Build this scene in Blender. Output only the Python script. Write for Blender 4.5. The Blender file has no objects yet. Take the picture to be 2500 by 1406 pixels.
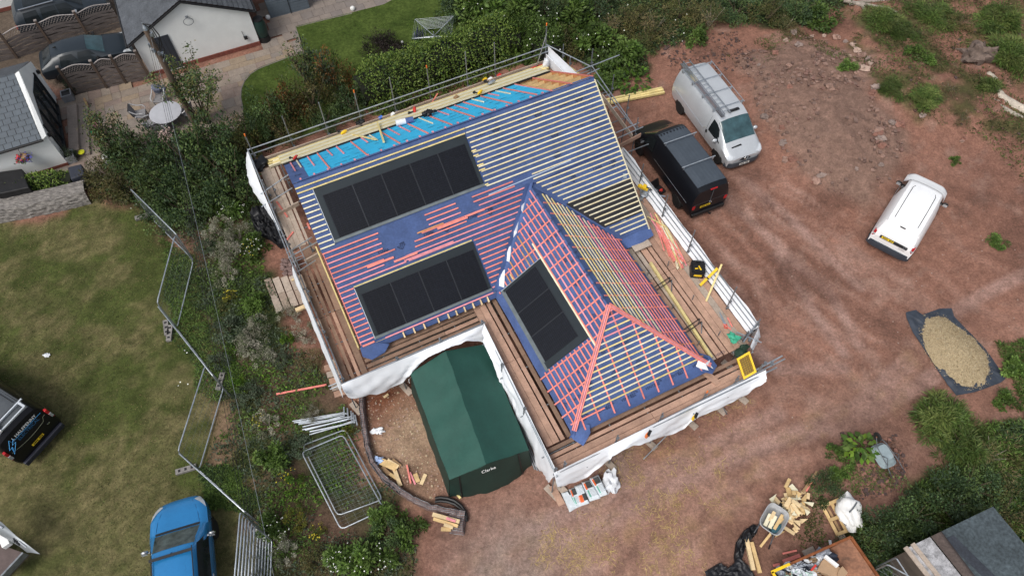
import bpy, math, random
import numpy as np
from mathutils import Vector, Matrix, noise
random.seed(7)
SC = bpy.context.scene
COL = SC.collection
rad = math.radians
# ---------------------------------------------------------------- camera model
F_PX, PITCH, ROLL, TH = 1762.03, 1.0142116, 0.0148249, 0.4425430
HC, X0, Y0 = 25.42, -5.360, 11.776
ZE, W, L, PIT = 2.6, 5.0257, 11.9117, 0.715408
ZR = ZE + W * PIT
A, WW, LL, HL = 7.9794, 2.6358, 5.9523, 2.7085
ZW = ZE + PIT * WW

def ray(px, py):
    u = px - 1250; v = 703 - py
    cr, sr = math.cos(-ROLL), math.sin(-ROLL)
    uu = (u * cr - v * sr) / F_PX; vv = (u * sr + v * cr) / F_PX
    c, s = math.cos(PITCH), math.sin(PITCH)
    return Vector((uu, c + vv * s, -s + vv * c))

def g(px, py, z=0.0):
    """point of the level plane at height z seen at a pixel of the photograph"""
    d = ray(px, py); k = (z - HC) / d.z
    return Vector((d.x * k, d.y * k, z))

HF = Matrix.Translation((X0, Y0, 0)) @ Matrix.Rotation(TH, 4, 'Z')
HFI = HF.inverted()
def hb(px, py, z=2.1):
    p = HFI @ g(px, py, z); return p
def hray(px, py):
    o = HFI @ Vector((0, 0, HC)); d = HFI.to_3x3() @ ray(px, py); return o, d
def vt(px, py, t):
    o, d = hray(px, py); k = (t - o.y) / d.y; return o + d * k
def vs(px, py, s):
    o, d = hray(px, py); k = (s - o.x) / d.x; return o + d * k
def sp(M, px, py, off=0.0):
    """slope coordinates on a plane frame M (house local)"""
    o, d = hray(px, py); Mi = M.inverted(); o = Mi @ o; d = Mi.to_3x3() @ d
    k = (off - o.z) / d.z; return o + d * k

cam_d = bpy.data.cameras.new('Camera'); cam = bpy.data.objects.new('Camera', cam_d); COL.objects.link(cam)
cam_d.sensor_width = 36; cam_d.lens = F_PX / 2500 * 36; cam_d.clip_end = 2000; cam_d.clip_start = 0.5
cam.matrix_world = Matrix.Translation((0, 0, HC)) @ Matrix.Rotation(math.pi / 2 - PITCH, 4, 'X') @ Matrix.Rotation(-ROLL, 4, 'Z')
SC.camera = cam
SC.view_settings.view_transform = 'Standard'; SC.view_settings.look = 'None'; SC.view_settings.exposure = 0
SC.render.engine = 'CYCLES'
# ---------------------------------------------------------------- light
wd = bpy.data.worlds.new('World'); SC.world = wd; wd.use_nodes = True
nt = wd.node_tree; bg = nt.nodes['Background']
sky = nt.nodes.new('ShaderNodeTexSky'); sky.sky_type = 'NISHITA'; sky.sun_disc = False
SUN_EL, SUN_AZ = rad(56), rad(-142)
sky.sun_elevation = SUN_EL; sky.sun_rotation = SUN_AZ; sky.dust_density = 4.0; sky.air_density = 1.0; sky.ozone_density = 0.6
hs = nt.nodes.new('ShaderNodeHueSaturation'); hs.inputs['Saturation'].default_value = 0.45
nt.links.new(sky.outputs[0], hs.inputs['Color']); nt.links.new(hs.outputs[0], bg.inputs[0]); bg.inputs[1].default_value = 0.15
sd = bpy.data.lights.new('Sun', 'SUN'); sd.energy = 1.8; sd.angle = rad(24); sd.color = (1.0, 0.96, 0.91)
so = bpy.data.objects.new('Sun', sd); COL.objects.link(so)
dirv = Vector((math.sin(SUN_AZ) * math.cos(SUN_EL), math.cos(SUN_AZ) * math.cos(SUN_EL), math.sin(SUN_EL)))
so.rotation_euler = dirv.to_track_quat('Z', 'Y').to_euler(); so.location = (0, 0, 60)
# ---------------------------------------------------------------- materials
MATS = {}
def mat(name, col, rough=0.6, metal=0.0, var=0.18, scale=4.0, bump=0.0, bscale=30.0, col2=None, stretch=None, coat=0.0, spec=0.4, world=False, fine=0.0):
    if name in MATS: return MATS[name]
    m = bpy.data.materials.new(name); m.use_nodes = True; t = m.node_tree; N = t.nodes; Lk = t.links
    b = N['Principled BSDF']; b.inputs['Roughness'].default_value = rough; b.inputs['Metallic'].default_value = metal
    b.inputs['Specular IOR Level'].default_value = spec
    if coat: b.inputs['Coat Weight'].default_value = coat; b.inputs['Coat Roughness'].default_value = 0.08
    tc = N.new('ShaderNodeTexCoord'); mp = N.new('ShaderNodeMapping')
    if world:
        ge = N.new('ShaderNodeNewGeometry'); Lk.new(ge.outputs['Position'], mp.inputs[0])
    else: Lk.new(tc.outputs['Object'], mp.inputs[0])
    if stretch: mp.inputs['Scale'].default_value = stretch
    nz = N.new('ShaderNodeTexNoise'); nz.inputs['Scale'].default_value = scale; nz.inputs['Detail'].default_value = 6; nz.inputs['Roughness'].default_value = 0.65
    Lk.new(mp.outputs[0], nz.inputs['Vector'])
    rp = N.new('ShaderNodeValToRGB'); e = rp.color_ramp.elements
    c2 = col2 or tuple(min(1, c * (1 + var)) for c in col)
    c1 = tuple(c * (1 - var) for c in col)
    e[0].position = 0.3; e[0].color = (*c1, 1); e[1].position = 0.7; e[1].color = (*c2, 1)
    Lk.new(nz.outputs['Fac'], rp.inputs[0])
    oi = N.new('ShaderNodeObjectInfo'); mr = N.new('ShaderNodeMapRange'); mr.inputs[3].default_value = 1 - var * .6; mr.inputs[4].default_value = 1 + var * .6
    Lk.new(oi.outputs['Random'], mr.inputs[0])
    mx = N.new('ShaderNodeVectorMath'); mx.operation = 'SCALE'; Lk.new(rp.outputs[0], mx.inputs[0]); Lk.new(mr.outputs[0], mx.inputs['Scale'])
    out = mx.outputs[0]
    if fine:
        n3 = N.new('ShaderNodeTexNoise'); n3.inputs['Scale'].default_value = scale * 9; n3.inputs['Detail'].default_value = 3
        Lk.new(mp.outputs[0], n3.inputs['Vector'])
        m3 = N.new('ShaderNodeMapRange'); m3.inputs[1].default_value = .3; m3.inputs[2].default_value = .7; m3.inputs[3].default_value = 1 - fine; m3.inputs[4].default_value = 1 + fine
        Lk.new(n3.outputs['Fac'], m3.inputs[0])
        m4 = N.new('ShaderNodeVectorMath'); m4.operation = 'SCALE'; Lk.new(out, m4.inputs[0]); Lk.new(m3.outputs[0], m4.inputs['Scale']); out = m4.outputs[0]
    Lk.new(out, b.inputs['Base Color'])
    if bump:
        n2 = N.new('ShaderNodeTexNoise'); n2.inputs['Scale'].default_value = bscale; n2.inputs['Detail'].default_value = 5; Lk.new(mp.outputs[0], n2.inputs['Vector'])
        bp = N.new('ShaderNodeBump'); bp.inputs['Strength'].default_value = 0.6; bp.inputs['Distance'].default_value = bump
        Lk.new(n2.outputs['Fac'], bp.inputs['Height']); Lk.new(bp.outputs[0], b.inputs['Normal'])
    MATS[name] = m; return m

GALV = mat('galvanised_steel', (.42, .46, .50), .42, .75, .25, 6)
GALVD = mat('weathered_steel', (.22, .24, .26), .5, .6, .3, 6)
RUST = mat('rusty_steel', (.30, .10, .035), .75, .2, .45, 5, .004)
BOARD = mat('scaffold_board_wood', (.40, .25, .18), .8, 0, .22, 2.2, .004, 40, stretch=(1, 1, 1), fine=.12)
BOARDG = mat('weathered_board_wood', (.40, .33, .27), .85, 0, .2, 2.2, .004, 40, fine=.14)
BOARDD = mat('old_board_wood', (.235, .15, .105), .85, 0, .25, 2.2, .004, 40, fine=.12)
YEL = mat('yellow_treated_batten', (.68, .56, .25), .7, 0, .2, 5, fine=.08)
YELP = mat('pale_treated_batten', (.70, .65, .47), .7, 0, .15, 5, fine=.08)
RED = mat('red_dyed_batten', (.72, .225, .185), .7, 0, .2, 5, fine=.1)
PINK = mat('pink_dyed_batten', (.72, .27, .30), .7, 0, .2, 5, fine=.1)
ORNG = mat('orange_brown_timber', (.50, .22, .085), .7, 0, .25, 4, fine=.1)
TIMB = mat('fresh_cut_timber', (.60, .42, .20), .75, 0, .22, 4, fine=.1)
TIMBP = mat('pale_cut_timber', (.68, .52, .30), .75, 0, .2, 4, fine=.1)
TIMBB = mat('brown_timber', (.30, .19, .10), .8, 0, .25, 4, fine=.12)
BLUE = mat('blue_roof_membrane', (.062, .106, .255), .75, 0, .22, 1.6, .01, 6, fine=.1)
CYAN = mat('light_blue_membrane', (.03, .43, .72), .6, 0, .14, 2, .008, 6, fine=.06)
BLKM = mat('black_roof_membrane', (.018, .018, .022), .7, 0, .3, 3, .01, 8)
PRINT = mat('membrane_print', (.012, .018, .05), .8)
PRINTW = mat('pale_membrane_print', (.22, .27, .33), .8)
WHITE = mat('white_plastic_sheet', (.76, .79, .83), .45, 0, .07, 2.5, .01, 5)
WPAINT = mat('white_paint', (.80, .81, .80), .35, 0, .05, 3)
SOLAR = mat('solar_glass', (.0055, .0065, .010), .22, 0, .3, 8, spec=.32)
SOLFR = mat('solar_flashing', (.020, .028, .034), .5, .3, .12, 2)
SOLGR = mat('grey_flashing', (.13, .155, .165), .55, .2, .2, 4)
BLACK = mat('black_plastic', (.012, .012, .013), .5, 0, .3, 5)
BLACKS = mat('black_polythene', (.012, .013, .016), .5, 0, .4, 3, .01, 9)
TARP = mat('dark_blue_groundsheet', (.030, .038, .052), .6, 0, .3, 3, .02, 7)
YELPL = mat('yellow_plastic', (.80, .52, .02), .4, 0, .12, 5)
REDPL = mat('red_plastic', (.55, .04, .03), .4, 0, .15, 5)
RENDER = mat('white_render', (.74, .76, .75), .85, 0, .06, 1.2, .003, 60, world=True)
BRICK = mat('red_brick_plinth', (.17, .055, .04), .85, 0, .3, 8, .004)
CONC = mat('grey_concrete', (.32, .30, .28), .9, 0, .2, 5, .004, fine=.15)
STONE = mat('rubble_stone', (.30, .19, .15), .9, 0, .3, 5, .01, 20, fine=.15)
STONEG = mat('grey_stone', (.25, .19, .165), .9, 0, .3, 5, .01, 20, fine=.15)
GLASS = mat('dark_glass', (.012, .016, .018), .12, 0, .2, 3, spec=.35)
RUBBER = mat('tyre_rubber', (.014, .014, .014), .8, 0, .2, 8)
# ---------------------------------------------------------------- mesh builder
class MB:
    def __init__(s, frame=None):
        s.V = []; s.F = []; s.MI = []; s.fr = frame.copy() if frame is not None else Matrix.Identity(4)
    def v(s, p):
        s.V.append(s.fr @ Vector(p)); return len(s.V) - 1
    def f(s, idx, mi=0): s.F.append(tuple(idx)); s.MI.append(mi)
    def poly(s, pts, mi=0): s.f([s.v(p) for p in pts], mi)
    def hexa(s, c, mi=0):
        i = [s.v(p) for p in c]
        for q in ((3, 2, 1, 0), (4, 5, 6, 7), (0, 1, 5, 4), (1, 2, 6, 5), (2, 3, 7, 6), (3, 0, 4, 7)): s.f([i[k] for k in q], mi)
    def box(s, c, d, rz=0.0, mi=0, M=None):
        c = Vector(c); x, y, z = d[0] / 2, d[1] / 2, d[2] / 2
        R = M if M is not None else Matrix.Rotation(rz, 3, 'Z')
        s.hexa([c + R @ Vector(p) for p in ((-x, -y, -z), (x, -y, -z), (x, y, -z), (-x, y, -z), (-x, -y, z), (x, -y, z), (x, y, z), (-x, y, z))], mi)
    def beam(s, p, q, w, h, up=(0, 0, 1), mi=0):
        p = Vector(p); q = Vector(q); d = (q - p)
        if d.length < 1e-6: return
        d.normalize(); u = Vector(up); sd = d.cross(u)
        if sd.length < 1e-4: sd = d.cross(Vector((1, 0, 0)))
        sd.normalize(); n = sd.cross(d); a = sd * (w / 2); b = n * (h / 2)
        s.hexa([p - a - b, q - a - b, q + a - b, p + a - b, p - a + b, q - a + b, q + a + b, p + a + b], mi)
    def path(s, pts, r, n=6, mi=0, cap=True, closed=False):
        pts = [Vector(p) for p in pts]; rs = r if isinstance(r, (list, tuple)) else [r] * len(pts)
        rings = []; m = len(pts); pn = None
        for i, p in enumerate(pts):
            d = (pts[(i + 1) % m] - pts[i - 1]) if closed else (pts[min(i + 1, m - 1)] - pts[max(i - 1, 0)])
            if d.length < 1e-9: d = Vector((0, 0, 1))
            d.normalize()
            if pn is None:
                a = d.cross(Vector((0, 0, 1)))
                if a.length < 1e-3: a = d.cross(Vector((1, 0, 0)))
            else:
                a = pn - d * pn.dot(d)
                if a.length < 1e-4: a = d.cross(Vector((0, 0, 1)))
            a.normalize(); pn = a; b = d.cross(a)
            rings.append([s.v(p + (a * math.cos(2 * math.pi * k / n) + b * math.sin(2 * math.pi * k / n)) * rs[i]) for k in range(n)])
        for i in range(m if closed else m - 1):
            A_, B_ = rings[i], rings[(i + 1) % m]
            for k in range(n): s.f((A_[k], A_[(k + 1) % n], B_[(k + 1) % n], B_[k]), mi)
        if cap and not closed: s.f(rings[0][::-1], mi); s.f(rings[-1], mi)
    def tube(s, p, q, r, n=6, mi=0): s.path([p, q], r, n, mi)
    def prism(s, pts, z0, z1, mi=0):
        n = len(pts); a = [s.v((p[0], p[1], z0)) for p in pts]; b = [s.v((p[0], p[1], z1)) for p in pts]
        s.f(a[::-1], mi); s.f(b, mi)
        for k in range(n): s.f((a[k], a[(k + 1) % n], b[(k + 1) % n], b[k]), mi)
    def grid(s, fn, nu, nv, mi=0, cu=False):
        I = [[s.v(fn(i / nu, j / nv)) for j in range(nv + 1)] for i in range(nu + (0 if cu else 1))]
        n = len(I)
        for i in range(nu):
            for j in range(nv): s.f((I[i][j], I[(i + 1) % n][j], I[(i + 1) % n][j + 1], I[i][j + 1]), mi)
    def lathe(s, c, prof, n=12, mi=0, axis=None):
        c = Vector(c); R = axis if axis is not None else Matrix.Identity(3); rr = []
        for r, z in prof: rr.append([s.v(c + R @ Vector((r * math.cos(2 * math.pi * k / n), r * math.sin(2 * math.pi * k / n), z))) for k in range(n)])
        for a, b in zip(rr, rr[1:]):
            for k in range(n): s.f((a[k], a[(k + 1) % n], b[(k + 1) % n], b[k]), mi)
        s.f(rr[0][::-1], mi); s.f(rr[-1], mi)
    def blob(s, c, r, seed=0, rough=.25, n=10, m=6, mi=0, flat=1.0, freq=1.3):
        c = Vector(c); o = Vector((seed * 3.7, seed * 1.3, seed * 7.1))
        def fn(u, v):
            th = u * 2 * math.pi; ph = (v - .5) * math.pi * .98
            d = Vector((math.cos(ph) * math.cos(th), math.cos(ph) * math.sin(th), math.sin(ph)))
            k = 1 + rough * noise.noise(d * freq + o) * 2
            return c + Vector((d.x * r[0], d.y * r[1], d.z * r[2])) * k
        s.grid(fn, n, m, mi, cu=True)
    def text(s, txt, M, size, mi=0, align='LEFT', ex=0.0, sx=1.0):
        cu = bpy.data.curves.new('t', 'FONT'); cu.body = txt; cu.size = size; cu.align_x = align; cu.extrude = ex; cu.resolution_u = 2
        o = bpy.data.objects.new('t', cu); COL.objects.link(o)
        dg = bpy.context.evaluated_depsgraph_get(); me = bpy.data.meshes.new_from_object(o.evaluated_get(dg))
        b = len(s.V)
        for v in me.vertices: s.V.append(s.fr @ (M @ Vector((v.co.x * sx, v.co.y, v.co.z))))
        for p in me.polygons: s.F.append(tuple(b + i for i in p.vertices)); s.MI.append(mi)
        bpy.data.objects.remove(o); bpy.data.curves.remove(cu); bpy.data.meshes.remove(me)
    def build(s, name, mats, parent=None, smooth=False, sharp=35, bevel=0.0, origin=None):
        mats = mats if isinstance(mats, (list, tuple)) else [mats]
        me = bpy.data.meshes.new(name)
        if parent is not None:
            Mi = WM[parent.name].inverted(); vs_ = [Mi @ p for p in s.V]; Mw = WM[parent.name]
        else:
            if origin is None:
                xs = [p.x for p in s.V]; ys = [p.y for p in s.V]; zs = [p.z for p in s.V]
                origin = Vector(((min(xs) + max(xs)) / 2, (min(ys) + max(ys)) / 2, min(zs)))
            Mw = Matrix.Translation(origin); Mi = Mw.inverted(); vs_ = [Mi @ p for p in s.V]
        me.from_pydata([tuple(p) for p in vs_], [], s.F)
        for m in mats: me.materials.append(m)
        me.polygons.foreach_set('material_index', s.MI)
        if smooth:
            me.polygons.foreach_set('use_smooth', [True] * len(s.F)); me.update()
            try: me.set_sharp_from_angle(angle=rad(sharp))
            except Exception: pass
        me.update(); me.validate()
        o = bpy.data.objects.new(name, me); COL.objects.link(o)
        if parent is not None: o.parent = parent; WM[o.name] = WM[parent.name].copy()
        else: o.matrix_world = Mw; WM[o.name] = Mw.copy()
        if bevel:
            bm_ = o.modifiers.new('Bevel', 'BEVEL'); bm_.width = bevel; bm_.segments = 2; bm_.limit_method = 'ANGLE'
        return o
WM = {}
def tag(o, label, cat, group=None, kind=None):
    o['label'] = label; o['category'] = cat
    if group: o['group'] = group
    if kind: o['kind'] = kind
    return o
def thing(name, label, cat, M, group=None):
    if isinstance(M, Vector): M = Matrix.Translation(M)
    o = bpy.data.objects.new(name, None); COL.objects.link(o); o.matrix_world = M; WM[o.name] = M.copy(); o.empty_display_size = .2
    return tag(o, label, cat, group)
def structure(o): o['kind'] = 'structure'; return o
def dup(o, M, label=None, group=None):
    c = o.copy(); COL.objects.link(c); c.matrix_world = M; WM[c.name] = M.copy()
    if label: c['label'] = label
    if group: c['group'] = group
    def kids(a, b):
        for ch in a.children:
            d = ch.copy(); COL.objects.link(d); d.parent = b; WM[d.name] = M.copy(); kids(ch, d)
    kids(o, c); return c
def at_rot(p, rz, sc=1.0): return Matrix.Translation(p) @ Matrix.Rotation(rz, 4, 'Z') @ Matrix.Scale(sc, 4)
def head(p, q): d = Vector(q) - Vector(p); return math.atan2(d.y, d.x)
def nz(x, y, z=0.0, f=1.0): return noise.noise(Vector((x * f, y * f, z)))
# ================================================================ HOUSE
def frame(o, x, y):
    x = Vector(x).normalized(); y = Vector(y).normalized(); n = x.cross(y)
    M = Matrix.Identity(4); M.col[0][:3] = x; M.col[1][:3] = y; M.col[2][:3] = n; M.col[3][:3] = o
    return M
_c = 1 / math.hypot(1, PIT); _s = PIT * _c
P2 = (ZW - ZE) / HL; _c2 = 1 / math.hypot(1, P2); _s2 = P2 * _c2
FN = frame((0, 0, ZE), (1, 0, 0), (0, _c, _s))
FF = frame((L, 2 * W, ZE), (-1, 0, 0), (0, -_c, _s))
FWL = frame((A - WW, 0, ZE), (0, -1, 0), (_c, 0, _s))
FWR = frame((A + WW, -LL, ZE), (0, 1, 0), (-_c, 0, _s))
FWH = frame((A - WW, -LL, ZE), (1, 0, 0), (0, _c2, _s2))
SLN = W / _c; SLW = WW / _c; SLH = HL / _c2
house = thing('house', 'house under construction with blue membrane roof, battens and black solar panels', 'house', HF @ Matrix.Translation((L / 2, 0, 0)))
# walls
m = MB(HF)
def wallbox(s0, t0, s1, t1, h, th=.3):
    m.box(((s0 + s1) / 2, t0 + th / 2, h / 2), (s1 - s0, th, h)); m.box(((s0 + s1) / 2, t1 - th / 2, h / 2), (s1 - s0, th, h))
    m.box((s0 + th / 2, (t0 + t1) / 2, h / 2), (th, t1 - t0 - 2 * th - .004, h)); m.box((s1 - th / 2, (t0 + t1) / 2, h / 2), (th, t1 - t0 - 2 * th - .004, h))
wallbox(.15, .45, L - .15, 2 * W - .45, 2.45)
wallbox(A - WW + .45, -LL + .45, A + WW - .45, .4, 2.4)
for s_ in (.2, L - .2):   # gables
    m.poly([(s_ - .04, .6, 2.45), (s_ - .04, W, ZR - .45), (s_ - .04, 2 * W - .6, 2.45)]); m.poly([(s_ + .04, .6, 2.45), (s_ + .04, W, ZR - .45), (s_ + .04, 2 * W - .6, 2.45)])
m.build('wall', mat('blockwork_wall', (.38, .34, .30), .9, 0, .15, 3, .005), house)

def membrane(name, F, pts, mt, wr=.008, hang=None, extra=None, res=.25, off=0.0):
    """a wrinkled sheet laid on slope frame F inside polygon pts (slope coords)"""
    m = MB(HF @ F)
    xs = [p[0] for p in pts]; ys = [p[1] for p in pts]
    # clip rows: polygon convex -> sample row extents
    y0, y1 = min(ys), max(ys); ny = max(2, int((y1 - y0) / res)); nx = max(2, int((max(xs) - min(xs)) / res))
    def ext(y):
        hit = []
        for (xa, ya), (xb, yb) in zip(pts, pts[1:] + pts[:1]):
            if abs(ya - yb) < 1e-9:
                if abs(y - ya) < 1e-6: hit += [xa, xb]
            elif min(ya, yb) - 1e-7 <= y <= max(ya, yb) + 1e-7: hit.append(xa + (xb - xa) * (y - ya) / (yb - ya))
        return min(hit), max(hit)
    def fn(u, v):
        y = y0 + (y1 - y0) * v; a, b = ext(y); x = a + (b - a) * u
        z = off + wr * (noise.noise(Vector((x * 1.7, y * 2.3, len(name)))) + .5 * noise.noise(Vector((x * 5, y * 4, 3.1))))
        if hang and y < hang[0]: z -= (hang[0] - y) * hang[1] * (1 + .5 * noise.noise(Vector((x * .8, 1.7, len(name)))))
        return (x, y, z)
    m.grid(fn, nx, ny)
    if extra: extra(m)
    return m
def logo(m, x, y, rot=0.0, mi=1, k=1.0, z=.022, txt=True):
    R = Matrix.Translation((x, y, z)) @ Matrix.Rotation(rot, 4, 'Z') @ Matrix.Scale(k, 4)
    Q = lambda a, b: (R @ Vector((a, b, 0)))
    def st(a, b, w):
        a = Q(*a); b = Q(*b); d = (b - a).normalized(); n = Vector((-d.y, d.x, 0)) * w * k / 2
        m.poly([a - n, b - n, b + n, a + n], mi)
    st((-.20, .10), (.02, .30), .022); st((.02, .30), (.22, .12), .022); st((-.10, .10), (.06, .24), .016); st((0, .10), (.12, .20), .016); st((.10, .10), (.18, .165), .014); st((-.2, .10), (.22, .10), .012)
    m.text('BBA', R @ Matrix.Translation((-.19, -.03, 0)), .15, mi)
    if txt: m.text('VENT3', R @ Matrix.Translation((.62, .0, 0)), .19, mi, sx=.95)
def near_prints(m):
    rnd = random.Random(3)
    for y in (5.55, 4.62, 3.9, 2.85, 1.2):
        x = rnd.uniform(-.3, .8)
        while x < 11.2:
            inarr = (0.3 < x + .5 < 6.3 and 3.7 < y < 5.8) or (-.6 < x < 5.2 and y < 2.2) or (x < 1.6 and y < 3.5) or (x > A - WW + y * _c - 1.6 and x < A + WW - y * _c + .2)
            if not inarr and .7 < x < 11.0: logo(m, x + .55, y + .1, math.pi, 1, .75)
            x += 1.75
nm = membrane('roof_membrane', FN, [(0, -.22), (L, -.22), (L, SLN), (0, SLN)], None, hang=(.0, .55), extra=near_prints)
near = nm.build('roof_membrane', [BLUE, PRINT], house, True); near['label'] = 'blue printed membrane on the front roof slope'
# overlap crease lines on the membrane
m = MB(HF @ FN)
for y in (4.28, 3.30): m.grid(lambda u, v: (6.4 + 5.5 * u, y + .05 * v - .25 * (1 - u) ** 2 * (y < 4), .018 + .012 * v), 20, 1)
m.build('membrane_lap', mat('membrane_lap_shade', (.03, .05, .15), .8), house)
m = MB(HF @ FN); m.grid(lambda u, v: (6.35 + 3.5 * u, 3.52 + .035 * v - .11 * (1 - u), .024), 16, 1); m.build('lap_tape', mat('pale_lap_tape', (.45, .55, .7), .6), house)
# black membrane patch right of the wing
def blk(m):
    for i, (x, y) in enumerate([(9.55, 1.45), (10.45, 1.35), (10.0, .82), (11.05, .95), (11.3, 1.75)]):
        m.text('@ RoofTX', Matrix.Translation((x - .05, y - .42, .02)) @ Matrix.Rotation(rad(62), 4, 'Z'), .2, 1)
        m.poly([(x + .30, y + .42, .02), (x + .44, y + .36, .02), (x + .50, y + .55, .02), (x + .36, y + .6, .02)], 1)
membrane('black_membrane', FN, [(9.9, .68), (L - .03, .68), (L - .03, 2.06), (8.7, 2.06)], None, extra=blk, off=.026, wr=.003).build('black_membrane', [BLKM, PRINTW], house, True)
# far slope
fx = lambda s: L - s
membrane('roof_membrane', FF, [(fx(L), -.1), (fx(0), -.1), (fx(0), SLN), (fx(L) , SLN)], None, off=-.02)
dk = membrane('roof_membrane', FF, [(fx(.62), 2.0), (fx(-.02), 2.0), (fx(-.02), SLN + .02), (fx(.62), SLN + .02)], None, off=.012)
R_ = math.pi
for i, y in enumerate((3.2, 4.1, 5.0)): logo(dk, fx(.36), y, rad(-60), 1, .7, txt=False)
dk.build('roof_membrane', [BLUE, PRINT], house, True)
def slits(m):
    rnd = random.Random(5)
    for i in range(90):
        x = rnd.uniform(fx(10.0), fx(.6)); y = rnd.choice([2.5, 3.1, 3.7, 4.3, 4.9, 5.5]); w = rnd.uniform(.12, .3)
        m.poly([(x, y, .028), (x + w, y, .028), (x + w, y + .035, .028), (x, y + .035, .028)], 1)
membrane('light_membrane', FF, [(fx(10.1), 2.1), (fx(.6), 2.1), (fx(.6), 5.98), (fx(10.1), 5.98)], None, off=.016, wr=.006, extra=slits).build('light_membrane', [CYAN, mat('membrane_slit', (.01, .06, .12), .8)], house, True)
m = MB(HF @ FF)   # ridge strip of dark membrane, pale dashed edge
m.grid(lambda u, v: (fx(L) + u * L, 5.97 + .26 * v, .022), 40, 1)
m.grid(lambda u, v: (fx(10.1) + u * 9.5, 5.955 + .022 * v, .03), 40, 1, 1)
m.build('ridge_membrane', [BLUE, mat('ridge_edge_tape', (.25, .5, .7), .6)], house)
# boarded lower part of the far slope
for i in range(9):
    m = MB(HF @ FF); y = .05 + i * .245; e0 = fx(L - .55 - i * .13 * 0 - (i % 2) * .05) + (0.9 - i * .1) * .35; 
    m.beam((fx(L - .05 - .05 * (i % 2)), y, .062), (fx(-.10 + .03 * (i % 3)), y, .062), .236, .045, (0, 0, 1))
    m.build('roof_board', YELP if i % 3 else YEL, house)
m = MB(HF @ FF); m.beam((fx(L - .1), 2.2, .05), (fx(-.05), 2.2, .05), .04, .075); m.build('roof_board', BLACK, house)  # black strip standing in for the shaded gap above the boards
# open rafters at the far right end
for s_, top in ((10.12, RED), (10.98, RED), (L - .02, RED)):
    m = MB(HF @ FF); m.beam((fx(s_), -.2, -.09), (fx(s_), SLN - .1, -.09), .05, .19); m.build('rafter', ORNG, house)
    m = MB(HF @ FF); m.beam((fx(s_), -.25, .03), (fx(s_), SLN - .02, .03), .045, .04); m.build('counter_batten', top, house)
for s_ in (10.55, 11.45):
    for k in range(8):
        m = MB(HF @ FF); y = .6 + k * .72 + (.2 if s_ > 11 else 0); m.beam((fx(s_ - .4), y, -.08), (fx(s_ + .4), y, -.08), .05, .16); m.build('noggin', TIMB, house)
m = MB(HF @ FF); m.poly([(fx(10.1), 0, -.33), (fx(L), 0, -.33), (fx(L), SLN - .3, -.33), (fx(10.1), SLN - .3, -.33)]); m.build('dark_void_sheet', mat('void_shade_paint', (.07, .035, .02), .9), house)  # dark sheet added as the shaded void below the open rafters, no real board
# wing slopes
def wl_prints(m):
    for x, y in ((-.9, 2.3), (-.2, 2.75), (.9, 2.85), (1.9, 2.75), (2.6, 2.9), (3.3, 2.6), (4.5, 1.2), (4.9, .5), (5.2, .1)): logo(m, x, y, rad(90), 1, .6)
    for k in range(10): m.text('VENT3', Matrix.Translation((-2 + k * .62, 2.95 - (k % 2) * .02, .02)) @ Matrix.Rotation(rad(90), 4, 'Z'), .13, 1)
hipx = lambda y: LL - HL * y / SLW
valx = lambda y: -y * _c
wm = membrane('wing_membrane', FWL, [(0.0, -.25), (LL + .25, -.25), (hipx(SLW), SLW), (valx(SLW), SLW)], None, hang=(0, .6), extra=wl_prints, off=.004)
wm.build('roof_membrane', [BLUE, PRINT], house, True)
wr_x0 = lambda y: HL * y / SLW; wr_x1 = lambda y: LL + y * _c
membrane('wing_right', FWR, [(-.25, -.25), (LL + .1, -.25), (wr_x1(SLW), SLW), (wr_x0(SLW), SLW)], None, hang=(0, .5), off=.004).build('roof_membrane', BLUE, house, True)
def wh_prints(m):
    for i in range(6): logo(m, .45 + i * .95, .12, 0, 1, .72)
    for i in range(4): logo(m, 1.0 + i * .95, 1.02, 0, 1, .66)
    for i in range(2): logo(m, 1.9 + i * .9, 1.9, 0, 1, .6)
hx0 = lambda y: WW * y / SLH; hx1 = lambda y: 2 * WW - WW * y / SLH
membrane('wing_hip', FWH, [(-.28, -.28), (2 * WW + .28, -.28), (WW + .01, SLH), (WW - .01, SLH)], None, hang=(.0, .5), extra=wh_prints, off=.004).build('roof_membrane', [BLUE, PRINT], house, True)

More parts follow.
